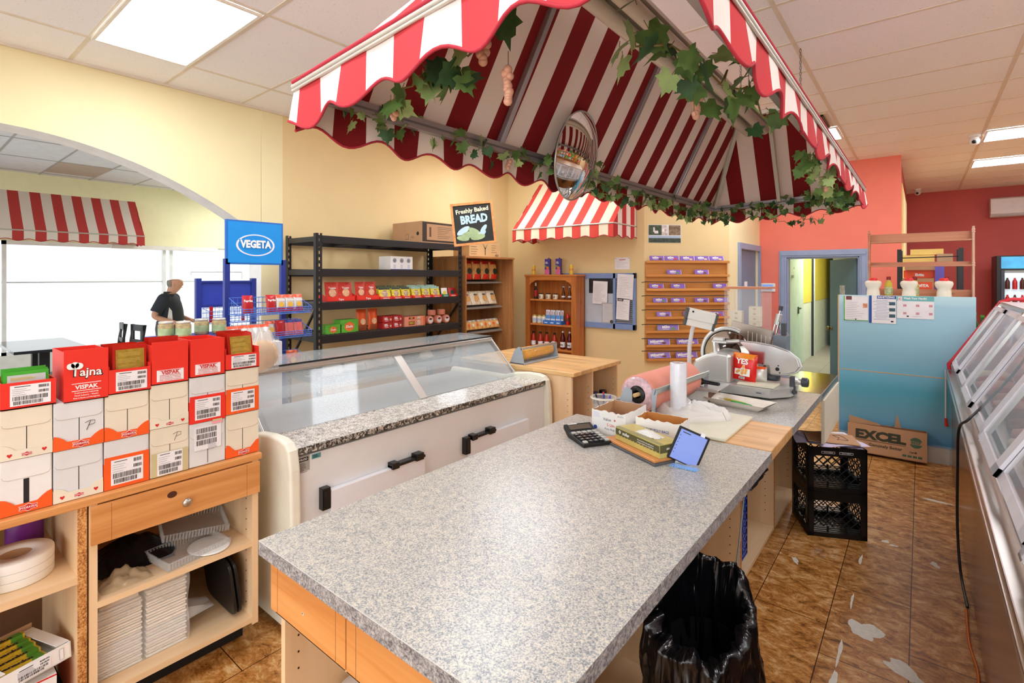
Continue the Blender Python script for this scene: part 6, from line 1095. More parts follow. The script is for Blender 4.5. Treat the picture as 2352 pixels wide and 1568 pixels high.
def tornbox(t, w_, d_, h, seed, front, side=None, inner=KRAFT):
    b = MB(); k = .003; torn(b, (0, 0), (w_, 0), h, WHITE, inner, seed, .009, (0, k)); torn(b, (w_, 0), (w_, d_), h, WHITE, inner, seed + 1, .006, (-k, 0)); torn(b, (w_, d_), (0, d_), h, WHITE, inner, seed + 2, .004, (0, -k)); torn(b, (0, d_), (0, 0), h, WHITE, inner, seed + 3, .006, (k, 0)); b.box((k, k, 0), (w_ - k, d_ - k, .003), inner); b.M = FY(w_ / 2, 0, h / 2); front(b)
    if side: b.M = frame((w_, d_ / 2, h / 2), (0, 1, 0), (0, 0, 1)); side(b)
    b.build('box_body', t)
def fr1(b): b.text('Value', .013, mat('grey blue ink', (90, 96, 120), .5), -.006, .014, 0, .01); b.text('+', .014, REDINK, .032, .014, 0, .03); b.text('5 Lbs', .013, REDINK, .012, -.010, 0, .01); b.text('Poly Bags', .010, MC['grey blue ink'], .008, -.028, 0, 0, .07); b.text('BAG532', .006, GREYINK, .06, .036, 0, .01); b.lines(.04, 5, .005, mat('pale violet ink', (190, 190, 225), .6), -.055, .04, 0, .0015); b.lathe([(.009, 0), (.009, .001)], BLUEINK, 16, (-.065, -.028, 0))
tornbox(t, w_, d_, h, 3, fr1, lambda b: b.text('Value', .018, GREYINK, 0, -.005))
t = thing('poly_bag_box', 'torn open white box reading 8 LBS POLY BAGS beside the tall film roll', 'carton', (-.962, 2.05, CT + .006)); t.rotation_euler = (0, 0, R(1)); 
def fr2(b): b.text('8 LBS POLY BAGS', .011, BLUEINK, .0, .004, 0, .015, .10); b.text('5" + 3" x 15"', .009, GREYINK, .0, -.018, 0, .02, .07)
tornbox(t, .194, .115, .10, 9, fr2, None, mat('orange brown card inside', (196, 132, 66), .8))
# board and glove box
A2 = -25.7
t = thing('serving_board', 'wooden board on a grey slab under the glove box', 'board', (-.885, 1.965, CT), A2); b = MB(); b.box((-.165, -.09, 0), (.165, .11, .008), mat('dark grey slab', (86, 86, 88), .5)); b.build('slab', t, bevel=.002); b = MB(); b.box((-.16, -.082, .008), (.155, .10, .018), PINEX); b.build('wood_board', t, bevel=.002)
t = thing('glove_box', 'gold and olive disposable glove box on the wooden board', 'glove box', (-.872, 1.955, CT + .019), A2); b = MB(); GB_ = mat('pale gold card', (206, 190, 110), .3, .15, .1, 12); OL = mat('olive band', (92, 88, 52), .4); b.box((-.135, -.05, 0), (.135, .05, .052), GB_); b.M = FY(0, -.0502, .030); b.rect(.268, .026, OL, 0, .004); b.text('stellar', .013, WINK, -.065, .005, .001, .02); b.lathe([(.0065, 0), (.0065, .0006)], WINK, 14, (-.105, .006, .001)); b.lathe([(.003, 0), (.003, .001)], OL, 10, (-.105, .006, .001)); b.text('100 polyethylene disposable gloves', .005, WINK, .055, .008, .001, .01, .11); b.text('100 gants jetables en polyéthylène', .005, WINK, .055, -.001, .001, .01, .11)
for i in range(14): b.rect(.004, .005, GB_, -.13 + i * .019, -.0085, .0009)
b.M = frame((.1352, 0, .034), (0, 1, 0), (0, 0, 1)); b.rect(.096, .03, OL); b.text('stellar', .010, WINK, 0, 0, .001, .02); b.M = Matrix(); b.box((-.134, -.05, .052), (.134, -.03, .0525), mat('grey green strip', (150, 146, 104), .4)); b.build('box_body', t, bevel=.001)
b = MB(); b.lathe([(.0001, .0532), (.045, .0534), (.05, .053)], PLAS, 20, (.02, .0, 0), False, 1.4, .55); b.surf(lambda u_, v_: (.02 + (u_ - .5) * .12, (v_ - .5) * .05, .054 + .016 * math.sin(u_ * 3.14) * math.sin(v_ * 3.14) + .006 * noise.noise(V(u_ * 6, v_ * 6, 1))), 14, 8, FROST); b.build('glove_tuft', t)
# tablet
t = thing('tablet', 'small tablet with a lit blue screen on a stand at the counter edge', 'tablet', (-.69, 1.915, CT)); nt = V(.35, -.70, .62).normalized()
Mt = frame((0.005, 0, .062), V(0, 0, 1).cross(nt), V(0, 0, 1)) @ Matrix.Rotation(R(-22), 4, 'Z'); b = MB(); b.M = Mt; b.rect(.118, .132, BLACK, 0, 0, -.009, .009); b.build('casing', t, bevel=.003); b = MB(); b.M = Mt; b.rect(.100, .118, mat('lit blue screen', (120, 138, 200), .15, emis=.45, var=.02), 0, 0, .0002, .0006); b.rect(.03, .003, INK, -.025, .05, .0008, .0003)
for i in range(6): b.rect(.003, .003, INK, -.044, .035 - i * .014, .0008, .0003)
b.build('screen', t); b = MB(); b.M = Mt; b.rect(.05, .012, ALU, .0, -.068, -.014, .02); b.box((-.01, -.068, -.05), (.03, -.055, -.008), ALU); b.build('stand', t); b = MB(); b.M = Mt; b.rect(.016, .012, PAPER, .03, .066, -.01, .012); b.build('paper_tab', t); b = MB(); b.box((-.045, -.055, 0), (.055, -.03, .004), mat('pale blue plastic', (130, 176, 226), .3)); [b.box((-.045 + i * .01, -.062, 0), (-.041 + i * .01, -.055, .003), MC['pale blue plastic']) for i in range(10)]; b.build('comb_edge', t)
# pen cup
t = thing('pen_cup', 'clear plastic tub with pens behind the Value box', 'cup', (-1.27, 2.33, CT)); b = MB(); b.lathe([(.048, 0), (.058, .085), (.066, .087), (.066, .095), (.058, .097)], PLAS, 28, cap=False); b.lathe([(.0001, .001), (.048, .001)], PLAS, 28, cap=False); b.lathe([(.066, .087), (.068, .09), (.066, .095)], mat('cream tub rim', (232, 224, 200), .4), 28, cap=False); b.build('tub', t)
for i, (c1, a) in enumerate(((BLUEINK, 5), (mat('violet pen', (100, 80, 190), .4), 60), (INK, 200), (REDINK, 120), (BLUEINK, 300))):
    b = MB(); b.tube([(0, 0, .002), (.028 * math.cos(R(a)), .028 * math.sin(R(a)), .09 + .006 * i)], .0045, c1, 8); o = b.build('pen'); o.location = (-1.27 + .012 * math.cos(R(a)), 2.33 + .012 * math.sin(R(a)), CT + .001); tag(o, ['blue pen leaning forward', 'violet capped pen', 'black pen', 'red pen', 'second blue pen, leaning sideways'][i] + ' in the clear tub', 'pen')
# film roll, bag heap, boards
t = thing('film_roll', 'tall upright roll of clear plastic bags behind the poly bag boxes', 'film roll', (-.945, 2.50, CT)); b = MB(); b.lathe([(.018, 0), (.039, 0), (.040, .003), (.040, .277), (.039, .28), (.018, .28), (.018, .0)], mat('pearly film', (226, 228, 236), .12, 0, .03, 50, spec=.8), 40); b.build('film', t); b = MB(); b.lathe([(.0165, .001), (.0178, .001), (.0178, .279), (.0165, .279), (.0165, .001)], mat('pinkish card core', (206, 170, 160), .7), 24); b.build('core', t)
t = thing('plastic_bag_heap', 'crumpled white plastic bag heap around the film roll', 'plastic bag', (-.90, 2.56, CT + .0)); b = MB()
b.surf(lambda u_, v_: ((.17 + .03 * math.sin(u_ * 12.5)) * math.cos(u_ * 6.283) * math.sin(v_ * 1.57), (.14 + .02 * math.sin(u_ * 19)) * math.sin(u_ * 6.283) * math.sin(v_ * 1.57), .002 + .075 * math.cos(v_ * 1.57) ** .7 * (1 + .25 * noise.noise(V(math.cos(u_ * 6.283) * 2.5, math.sin(u_ * 6.283) * 2.5, v_ * 4))) + .012 * noise.noise(V(math.cos(u_ * 6.283) * 7, v_ * 12, math.sin(u_ * 6.283) * 7)) * math.sin(v_ * 3.14)), 56, 20, FROST); b.build('bag', t)
PB2 = mat('cream cutting board', (222, 218, 194), .4, var=.04)
b = MB(); b.prism([(-.88, 2.74), (-.652, 2.72), (-.652, 2.262), (-.84, 2.262), (-1.0, 2.40), (-1.0, 2.72)], .012, PB2, CT + .002); tag(b.build('cutting_board', bevel=.003), 'cream plastic cutting board lying beside the wood block insert', 'cutting board')
# pink paper roll on its cutter
t = thing('paper_roll_cutter', 'grey roll holder carrying a thick roll of pink butcher paper', 'paper cutter', (-1.115, 2.40, CT), -4); b = MB(); YT = Matrix(((1, 0, 0, 0), (0, 0, 1, 0), (0, 1, 0, 0), (0, 0, 0, 1))); b.M = Matrix.Translation((0, 0, .115)) @ YT
PINKP = mat('pink butcher paper', (232, 152, 132), .7, var=.03); b.lathe([(.04, 0), (.093, 0), (.095, .003), (.095, .56), (.093, .563), (.04, .563), (.04, 0)], PINKP, 44); b.build('paper_roll', t)
b = MB(); b.M = Matrix.Translation((0, -.004, .115)) @ YT; b.lathe([(.045, -.002), (.088, -.002), (.09, .004), (.045, .004), (.045, -.002)], mat('pink plastic wrap', (214, 180, 186), .15, 0, .25, 60), 40); b.build('end_wrap', t)
b = MB(); b.M = Matrix.Translation((0, 0, .115)) @ YT; b.lathe([(.020, -.006), (.045, -.006), (.045, .566), (.020, .566), (.020, -.006)], BLACK, 24); b.build('core', t)
b = MB(); b.M = Matrix.Translation((0, 0, .115)) @ YT; b.lathe([(.0001, -.035), (.010, -.035), (.010, .59), (.0001, .59)], mat('wooden dowel', (214, 176, 120), .5), 12); b.build('axle', t)
GP = mat('grey blue painted steel', (168, 180, 190), .4, .3)
for y in (-.035, .60): b = MB(); b.M = frame((0, y, 0), (1, 0, 0), (0, 0, 1)); b.prism([(-.10, 0), (-.02, 0), (-.01, .10), (-.012, .14), (-.04, .155), (-.06, .14), (-.075, .10)], .004, GP); b.build('side_bracket', t); b = MB(); b.M = frame((0, y, 0), (1, 0, 0), (0, 0, 1)); b.prism([(.095, .0), (.105, .0), (.125, .15), (.12, .165), (.105, .165), (.098, .15)], .005, GP); b.build('side_bracket', t)
b = MB(); b.M = frame((.112, -.04, .152), (0, 1, 0), (.25, 0, 1)); b.rect(.65, .030, mat('ribbed aluminium bar', (188, 196, 190), .35, .7), .325, 0, 0, .006); [b.rect(.65, .0015, ALU, .325, k, .006, .001) for k in (-.008, -.002, .004)]; b.build('cutter_bar', t)
b = MB(); b.box((-.1, -.03, 0), (.1, .6, .006), GP); b.build('base', t)
# labelling scale with display head
WS = mat('scale off white', (226, 226, 220), .35)
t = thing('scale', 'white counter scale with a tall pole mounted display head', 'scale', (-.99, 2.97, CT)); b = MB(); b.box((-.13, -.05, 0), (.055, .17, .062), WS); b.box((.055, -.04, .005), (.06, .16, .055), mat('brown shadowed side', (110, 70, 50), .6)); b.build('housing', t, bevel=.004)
b = MB(); b.box((-.12, -.07, .072), (.115, .17, .078), mat('steel pan', (212, 212, 208), .25, .6)); b.box((-.12, -.075, .066), (.115, -.07, .084), ALU); b.build('pan', t, bevel=.002)
b = MB(); b.tube([(-.078, .02, .06), (-.076, .02, .16), (-.070, .01, .30), (-.05, 0, .40), (-.02, -.015, .47)], .0115, mat('pole grey white', (210, 212, 214), .35), 12); b.build('pole', t)
b = MB(); Mh = Matrix.Translation((.005, -.02, .47)) @ Matrix.Rotation(R(14), 4, 'Y') @ Matrix.Rotation(R(28), 4, 'Z'); b.M = Mh; b.box((-.075, -.02, -.015), (.075, .03, .045), WS); b.box((-.072, -.01, -.055), (.072, .02, -.015), WS); b.build('display_head', t, bevel=.004)
b = MB(); b.M = Mh
for s in (-1, 1): b.box((s * .075, -.024, -.015), (s * .088, .034, .047), mat('dark grey end cap', (74, 78, 78), .4)); b.box((s * .072, -.014, -.058), (s * .086, .024, -.015), MC['dark grey end cap'])
b.build('end_caps', t, bevel=.004); b = MB(); b.M = Mh @ FY(-.052, -.0205, .032); b.lathe([(.006, 0), (.006, .001)], INK, 14); b.build('lock', t)
t = thing('handheld_scanner', 'black handheld gadget lying on the scale pan', 'gadget', (-.985, 2.985, CT + .0785), -10); b = MB(); b.lathe([(.0001, -.075), (.026, -.07), (.03, -.03), (.024, 0), (.014, .012), (.013, .095), (.010, .10), (.0001, .10)], BLACK, 16, (0, 0, 0), True, 1, 1); o = b.build('body', t); o.rotation_euler = (R(90), 0, R(-90)); o.rotation_euler = (0, R(90), 0); o.scale = (.8, 1, 1); o.location = (0, 0, .024)
# ---- meat slicer
SLV = mat('cast aluminium', (206, 206, 202), .32, .55, .02); BLD = mat('polished blade', (170, 160, 152), .08, 1, 0); DKK = mat('charcoal knob', (64, 68, 74), .45)
t = thing('meat_slicer', 'large silver meat slicer with a polished blade guard and tilted carriage', 'meat slicer', (0, 0, 0))
b = MB(); b.prism([(-1.12, 3.19), (-.675, 3.19), (-.592, 3.30), (-.575, 3.42), (-.60, 3.62), (-1.16, 3.62)], .05, SLV, CT + .012); [b.lathe([(.018, 0), (.018, .014)], BLACK, 12, (x, y, CT)) for x, y in ((-1.07, 3.25), (-.70, 3.25), (-.65, 3.57), (-1.1, 3.57))]; b.M = FY(-.725, 3.189, CT + .036); b.rect(.05, .014, mat('name plate', (176, 178, 180), .3)); b.lines(.04, 1, .01, INK, 0, 0, .001, .004); b.build('base', t, bevel=.012, seg=3)
b = MB(); b.M = frame((0, 3.24, 0), (1, 0, 0), (0, 0, 1)); b.prism([(-1.15, .965), (-.905, .965), (-.905, 1.13), (-.915, 1.15), (-.985, 1.155), (-1.05, 1.135), (-1.12, 1.095), (-1.14, 1.05)], -.30, SLV); b.build('motor_housing', t, bevel=.02, seg=4)
BM = frame((-.99, 3.47, 1.125), (1, 0, 0), (0, 0, 1)) @ Matrix.Rotation(R(-8), 4, 'X')
b = MB(); b.M = BM; b.lathe([(.0001, .002), (.135, .002), (.146, -.002), (.135, -.004), (.0001, -.004)], BLD, 56); b.lathe([(.0001, .0025), (.09, .004), (.088, .0022)], mat('dark steel disc', (100, 90, 84), .15, .95, .1, 6), 40); b.build('blade', t)
b = MB(); b.M = BM; b.tube([(.158 * math.cos(R(a)), .158 * math.sin(R(a)), 0) for a in range(60, 250, 10)], .013, SLV, 10); b.build('blade_ring', t)
cov = [(-.90, 1.215), (-.80, 1.212), (-.70, 1.20), (-.62, 1.175), (-.57, 1.135), (-.555, 1.09), (-.58, 1.055), (-.64, 1.035), (-.71, 1.025), (-.76, 1.04), (-.785, 1.08), (-.815, 1.13), (-.86, 1.18)]
b = MB(); b.M = frame((0, 3.40, 0), (1, 0, 0), (0, 0, 1)); b.prism(cov, .012, mat('polished guard plate', (200, 198, 196), .16, .95, .03, 3)); b.prism([((x + .735) * 1.04 - .73, (y - 1.12) * 1.06 + 1.118) for x, y in cov], -.006, SLV, -.004); b.build('guard_plate', t, bevel=.006, seg=3)
b = MB(); b.M = frame((0, 3.387, 0), (1, 0, 0), (0, 0, 1)); [b.lathe([(r_, 0), (r_, .002)], INK, 14, (x, z, 0)) for x, z, r_ in ((-.745, 1.068, .010), (-.675, 1.063, .011), (-.757, 1.088, .004), (-.67, 1.084, .004), (-.748, 1.045, .004), (-.662, 1.042, .004))]; b.build('guard_screws', t)
b = MB(); b.tube([(-1.0, 3.30, 1.12), (-1.02, 3.33, 1.19), (-1.03, 3.36, 1.215)], [.024, .02, .016], SLV, 12); b.box((-1.04, 3.32, 1.20), (-.95, 3.37, 1.215), SLV); b.box((-1.03, 3.32, 1.215), (-.97, 3.36, 1.235), SLV); b.tube([(-.96, 3.35, 1.21), (-.89, 3.38, 1.215)], .012, SLV, 10); b.build('sharpener_arm', t, bevel=.003)
b = MB(); b.M = frame((0, 3.62, 0), (1, 0, 0), (0, .12, 1)); pl = [(-1.035, 1.32), (-.765, 1.262), (-.785, 1.10), (-1.09, 1.10)]; b.prism(pl, .008, mat('warm steel tray', (150, 136, 124), .28, .9, .04, 4))
for i in range(6): x = -.925 + i * .028; b.rect(.004, .075, mat('bright slot', (206, 200, 190), .3, .5), x - .006, 1.215 - i * .006, .008, .003)
b.build('carriage', t, bevel=.002)
b = MB(); b.tube([(-.80, 3.75, 1.12), (-.757, 3.75, 1.32)], .007, CHROME, 8); b.tube([(-.778, 3.74, 1.12), (-.735, 3.74, 1.32)], .007, CHROME, 8); b.tube([(-.75, 3.75, 1.30), (-.735, 3.75, 1.37)], .02, SLV, 12); b.tube([(-.735, 3.75, 1.37), (-.728, 3.75, 1.40)], .006, CHROME, 8); b.tube([(-.729, 3.75, 1.395), (-.723, 3.75, 1.425)], .013, DKK, 10); b.tube([(-.735, 3.75, 1.30), (-.72, 3.75, 1.26), (-.69, 3.75, 1.245)], .007, SLV, 8); b.build('pusher_arm', t)
b = MB(); b.box((-.76, 3.68, 1.05), (-.68, 3.80, 1.235), mat('grey carriage block', (120, 128, 138), .4, .3)); b.box((-.716, 3.7, 1.235), (-.69, 3.76, 1.315), DKK); b.build('carriage_block', t, bevel=.005)
b = MB(); b.lathe([(.0001, 0), (.05, .0), (.045, -.03), (.0001, -.035)][::-1], DKK, 20, (-.71, 3.41, 1.022)); b.build('foot_dial', t)
XT = Matrix(((0, 0, 1, 0), (1, 0, 0, 0), (0, 1, 0, 0), (0, 0, 0, 1)))
b = MB(); b.M = Matrix.Translation((-.59, 3.40, 1.0)) @ XT; b.lathe([(.03, 0), (.03, .012), (.018, .014), (.018, .04)], SLV, 20); b.build('dial_collar', t)
b = MB(); b.M = Matrix.Translation((-.59, 3.40, 1.0)) @ XT; prof2 = [(.018, .04), (.028, .044), (.028, .072), (.022, .078), (.0001, .078)]; b.lathe(prof2, DKK, 12, smooth=False); b.build('thickness_knob', t, bevel=.002)
b = MB(); b.box((-.606, 3.36, .925), (-.578, 3.41, 1.03), DKK); b.tube([(-.59, 3.36, .945), (-.57, 3.33, .95)], .013, DKK, 10); b.build('lever_block', t, bevel=.005)
b = MB(); b.prism([(-.86, 3.22), (-.66, 3.215), (-.655, 3.36), (-.86, 3.36)], .012, PB2, CT + .0635); tag(b.build('small_cutting_board', bevel=.002), 'small cream board lying on the slicer base under the red snack bag', 'cutting board')
o = sachet('snack_bag', 'crinkled red snack bag leaning on the slicer', (-.845, 3.30, CT + .077), .145, .165, mat('glossy snack red', (226, 34, 26), .22, .05, .06, 10), mat('orange snack top', (236, 140, 40), .3), None, -105, 6, .05, 'snack bag'); o.rotation_euler = (R(-3), R(-5), R(-98))
b = MB(); b.M = Matrix.Translation(o.location) @ o.rotation_euler.to_matrix().to_4x4() @ FX(.0265, 0, 0); b.text('YES', .032, WINK, -.005, .115, 0, .04, .085)
NUG = mat('golden nugget', (236, 168, 84), .5, var=.15, scale=60); b.box((-.045, .035, 0), (.0, .07, .001), WINK); b.box((-.012, .03, 0), (.045, .075, .001), WINK); b.prism([(-.01, .07), (.0, .095), (.012, .098), (.014, .07)], .001, WINK); [b.lathe([(.009, .001), (.009, .002)], NUG, 12, (x, y, 0)) for x, y in ((-.03, .05), (0, .045), (.018, .05), (.003, .063), (.022, .066), (.005, .085), (-.02, .058))]; b.rect(.034, .013, PAPER, 0, .018); b.barcode(.028, .009, INK, 0, .018, .001, 12, 5)
me_ = b.build('printed_front'); me_.parent = o; me_.matrix_parent_inverse = (Matrix.Translation(o.location) @ o.rotation_euler.to_matrix().to_4x4()).inverted()
sachet('snack_bag', 'silver and orange snack bag behind the crinkled red one', (-.765, 3.33, CT + .077), .09, .09, PKS, ORB, None, -80, 10, .04, 'snack bag')
# foam tray with knives
t = thing('foam_tray', 'white foam tray with small knives in front of the slicer', 'tray', (-.78, 2.965, CT), -10); b = MB()
def trayf(u_, v_):
    x = (u_ - .5) * 2; y = (v_ - .5) * 2; e = max(abs(x), abs(y)); h_ = max(0, (e - .78) / .22); return (x * (.165), y * (.085), .004 + .03 * h_ ** .8)
b.surf(trayf, 24, 18, FO); b.surf(lambda u_, v_: tuple(V(*trayf(1 - u_, v_)) - V(0, 0, .004)), 24, 18, FO); b.build('tray', t)
for i, (c1, p, q, nm) in enumerate(((mat('mustard handle', (206, 180, 50), .4), (-.10, .035), (.03, .012), 'yellow handled'), (mat('green handle', (60, 170, 70), .4), (-.05, .012), (.07, -.008), 'green handled'), (mat('teal handle', (96, 200, 190), .4), (-.01, -.02), (.06, -.04), 'teal handled'))):
    k = thing('paring_knife', '%s small knife in the white foam tray' % nm, 'knife', (-.78, 2.965, CT + .013), -10); d = (V(*q, 0) - V(*p, 0)); b = MB(); b.tube([(*p, 0), (*lerp(V(*p), V(*q), .5), .001), (*q, 0)], [.006, .0075, .006], c1, 8); b.build('handle', k); e_ = V(*q, 0) + d.normalized() * .07 if i == 2 else V(*p, 0) - d.normalized() * .07; s_ = V(*q, 0) if i == 2 else V(*p, 0); n_ = V(-d.y, d.x, 0).normalized() * .006; b = MB(); b.add([tuple(s_ + n_ + V(0, 0, .001)), tuple(s_ - n_ + V(0, 0, .001)), tuple(e_ + V(0, 0, .001)), tuple(s_ + n_ - V(0, 0, .0005)), tuple(s_ - n_ - V(0, 0, .0005)), tuple(e_)], [(0, 1, 2), (5, 4, 3), (0, 2, 5, 3), (1, 4, 5, 2), (0, 3, 4, 1)], STEEL); b.build('blade', k)
# clear case with small boxes at the far end of the counter
t = thing('acrylic_case', 'clear acrylic case with an orange lid edge at the far end of the counter', 'display case', (-1.165, 4.02, .9125)); b = MB(); AC = mat('clear acrylic', (226, 232, 232), .05, 0, 0, alpha=.09, spec=.9)
for q in ((0, 0, .004, .28), (.266, 0, .27, .28)): b.box((q[0], q[1], 0), (q[2], q[3], .615), AC)
b.box((0, 0, 0), (.27, .004, .615), AC); b.box((0, .276, 0), (.27, .28, .615), AC); b.build('case_walls', t); b = MB(); b.box((-.005, -.005, .615), (.3, .285, .63), mat('orange wood lid', (206, 130, 84), .4)); b.build('lid', t)
for z in (.33,): b = MB(); b.box((.004, .004, z), (.266, .276, z + .005), AC); b.build('shelf', t)
for s in (0, 1):
    for i in range(3 + s): b = MB(); b.box((-.04, -.025, 0), (.04, .03, .036), mat('cream card box', (232, 222, 196), .6)); b.M = FY(0, -.0255, .018); b.rect(.02, .014, mat('pale brown square', (200, 176, 140), .6)); o = b.build('soap_box'); o.location = (-1.10 + s * .13, 4.12, .9125 + .336 + i * .037); tag(o, 'small cream card box, %s from the bottom of the %s stack in the acrylic case' % (ORD[i], ['left', 'right'][s]), 'box')
# film cutter on the wooden table
t = thing('film_wrap_dispenser', 'grey dispenser with a roll of yellowish cling film on the wooden table', 'film dispenser', (-2.56, 3.24, .9105)); b = MB(); b.box((-.07, 0, 0), (.08, .50, .012), GP); b.build('base', t, bevel=.003)
for y in (0, .49): b = MB(); b.M = frame((0, y, 0), (1, 0, 0), (0, 0, 1)); b.prism([(-.07, 0), (.08, 0), (.06, .10), (.05, .135), (.02, .14), (-.02, .11)], -.006, GP); b.build('side_bracket', t)
b = MB(); b.M = Matrix.Translation((0, .025, .075)) @ YT; b.lathe([(.022, 0), (.050, 0), (.052, .003), (.052, .44), (.05, .443), (.022, .443), (.022, 0)], mat('yellow cling film', (226, 172, 84), .15, 0, .12, 14), 32); b.build('film_roll', t); b = MB(); b.box((.045, 0, .115), (.055, .5, .135), ALU); b.build('cutter_bar', t)
# things on the shelves of the wooden table
for i, (x, y, lab, c1) in enumerate(((-2.10, 3.60, 'dark mug among odds and ends on the wooden table shelf', BLACK), (-2.10, 3.70, 'dark blue tin on the wooden table shelf', mat('dark blue tin', (40, 44, 90), .3)), (-2.10, 3.84, 'black tape dispenser on the wooden table shelf', BLACK))): b = MB(); b.lathe([(.03, 0), (.032, .07), (.028, .10 - .01 * i)], c1, 16); o = b.build(['mug', 'tin', 'tape_dispenser'][i]); o.location = (x, y, .581); tag(o, lab, ['mug', 'tin', 'tape dispenser'][i])
def cloth(nm, lab, loc, sx, sy, h, m, seed, cat='cloth'):
    b = MB(); b.surf(lambda u_, v_: (sx * (u_ - .5) * (1 + .15 * noise.noise(V(v_ * 3, seed, 0))), sy * (v_ - .5) * (1 + .15 * noise.noise(V(u_ * 3, seed, 5))), .002 + h * (math.sin(math.pi * u_) * math.sin(math.pi * v_)) ** .6 * (1 + .5 * noise.noise(V(u_ * 4, v_ * 4, seed)) + .3 * noise.noise(V(u_ * 11, v_ * 11, seed)))), 26, 26, m); o = b.build(nm); o.location = loc; return tag(o, lab, cat)
REDC = mat('red cloth', (214, 62, 46), .8, var=.15, scale=20); cloth('red_cloth', 'crumpled red cloth on the right shelf of the wooden table', (-2.13, 3.76, .122), .18, .26, .09, REDC, 2); cloth('red_cloth', 'crumpled red cloth in the left bay of the wooden table', (-2.20, 3.36, .482), .16, .2, .09, REDC, 4)
cloth('white_bag', 'white plastic bag heaped on the floor between the case and the table', (-1.84, 3.35, .0), .30, .45, .50, FROST, 7, 'plastic bag')
# ================================================================ FLOOR THINGS
# bin with black liner
t = thing('trash_bin', 'round waste bin lined with a glossy black bag beside the counter', 'bin', (-.52, 1.56, 0)); LN = mat('glossy black liner', (12, 12, 15), .16, 0, 0, spec=.7)
b = MB(); b.lathe([(.10, 0), (.105, .02), (.118, .50), (.114, .5), (.10, .02), (.0001, .012)], mat('black bin plastic', (10, 10, 11), .9, var=0, spec=.1), 30, sy=1.25); b.build('bin_body', t)
def liner(u_, v_):
    a = u_ * 6.283; ca, sa = math.cos(a), math.sin(a); n1 = noise.noise(V(ca * 2, sa * 2, v_ * 2 + 4))
    fold = abs(math.sin(a * 5.5 + 2.5 * n1 + v_ * 1.5)) * .014 + abs(noise.noise(V(ca * 5 + v_, sa * 5, v_ * 6))) * .03 + abs(noise.noise(V(ca * 13, sa * 13, v_ * 14))) * .012
    rim = .635 + .06 * math.sin(a - .3) + .025 * noise.noise(V(ca * 2.5, sa * 2.5, 7)) * 2
    if v_ < .55: q_ = v_ / .55; r_ = .128 + .010 * q_ + fold * (.5 + .8 * math.sin(q_ * 3.0)); z = .05 + (rim - .05) * q_
    else: q_ = (v_ - .55) / .45; r_ = .136 * (1 - .12 * q_) - fold * .8 - .006 * q_; z = rim - .57 * q_
    return (r_ * ca, r_ * 1.3 * sa, z)
b = MB(); b.surf(liner, 220, 80, LN); b.lathe([(.0001, .075), (.11, .08)], mat('dull black bag floor', (10, 10, 12), .9, var=0, spec=.1), 24, sy=1.3, cap=False); b.build('bag_liner', t)
# milk crates
CRM = mat('black crate plastic', (20, 20, 22), .35)
def crate(z, lab):
    t = thing('milk_crate', lab, 'crate', (-.555, 3.648, z), 25, 'stacked black milk crates'); W_, D_, H_ = .33, .33, .278
    def side(M_, w_, nm):
        b = MB(); b.M = M_; F = lambda x0, x1, y0, y1, d=.008: b.box((x0, y0, -d), (x1, y1, 0), CRM); F(0, w_, .225, H_, .012); F(0, w_, 0, .028); F(0, .036, 0, H_); F(w_ - .036, w_, 0, H_)
        for k in range(3): F(.03, w_ - .03, .032 + k * .012, .037 + k * .012, .012)
        F(w_ * .33, w_ * .36, .03, .07, .012); F(w_ * .64, w_ * .67, .03, .07, .012)
        # lattice, clipped to the window
        x0, x1, y0, y1 = .036, w_ - .036, .066, .225
        for sgn in (1, -1):
            for k in range(-4, 7):
                c0 = x0 + k * .05; pts = []
                for i in range(41): x = x0 + (x1 - x0) * i / 40; y = (x - c0) if sgn > 0 else -(x - c0) + (y1 - y0); 
                seg_ = []
                ya = 0; yb = y1 - y0; xa, xb = (c0, c0 + yb) if sgn > 0 else (c0 + yb, c0)
                # clip in x
                def clip(xa, ya, xb, yb):
                    if xa > xb: xa, ya, xb, yb = xb, yb, xa, ya
                    if xb <= x0 or xa >= x1: return None
                    m_ = (yb - ya) / (xb - xa)
                    if xa < x0: ya += m_ * (x0 - xa); xa = x0
                    if xb > x1: yb += m_ * (x1 - xb); xb = x1
                    return xa, ya, xb, yb
                r_ = clip(xa, ya, xb, yb)
                if r_: b.tube([(r_[0], y0 + r_[1], -.004), (r_[2], y0 + r_[3], -.004)], .0034, CRM, 4)
        return b.build(nm, t)
    side(frame((0, 0, 0), (1, 0, 0), (0, 0, 1)), W_, 'side_wall'); side(frame((W_, 0, 0), (0, 1, 0), (0, 0, 1)), D_, 'side_wall'); side(frame((W_, D_, 0), (-1, 0, 0), (0, 0, 1)), W_, 'side_wall'); side(frame((0, D_, 0), (0, -1, 0), (0, 0, 1)), D_, 'side_wall')
    b = MB(); [b.box((.005, .01 + i * .031, .004), (W_ - .005, .02 + i * .031, .010), CRM) for i in range(10)]; [b.box((.01 + i * .031, .005, .004), (.02 + i * .031, D_ - .005, .010), CRM) for i in range(10)]; b.build('base', t)
    if z > .1:
        b = MB(); b.M = frame((0, -.0005, 0), (1, 0, 0), (0, 0, 1))
        for x in (.115, .215): b.rect(.075, .014, WINK, x, .248, 0, .0008); b.rect(.071, .010, CRM, x, .248, .0009, .0005); b.text('00193 9,00010', .006, WINK, x, .248, .0012, .01, .065)
        b.build('white_lettering', t)
    return t
crate(.0, 'lower black plastic milk crate in the aisle'); crate(.279, 'upper black plastic milk crate carrying paper and card')
PP = mat('lilac paper', (206, 196, 222), .7, var=.05)
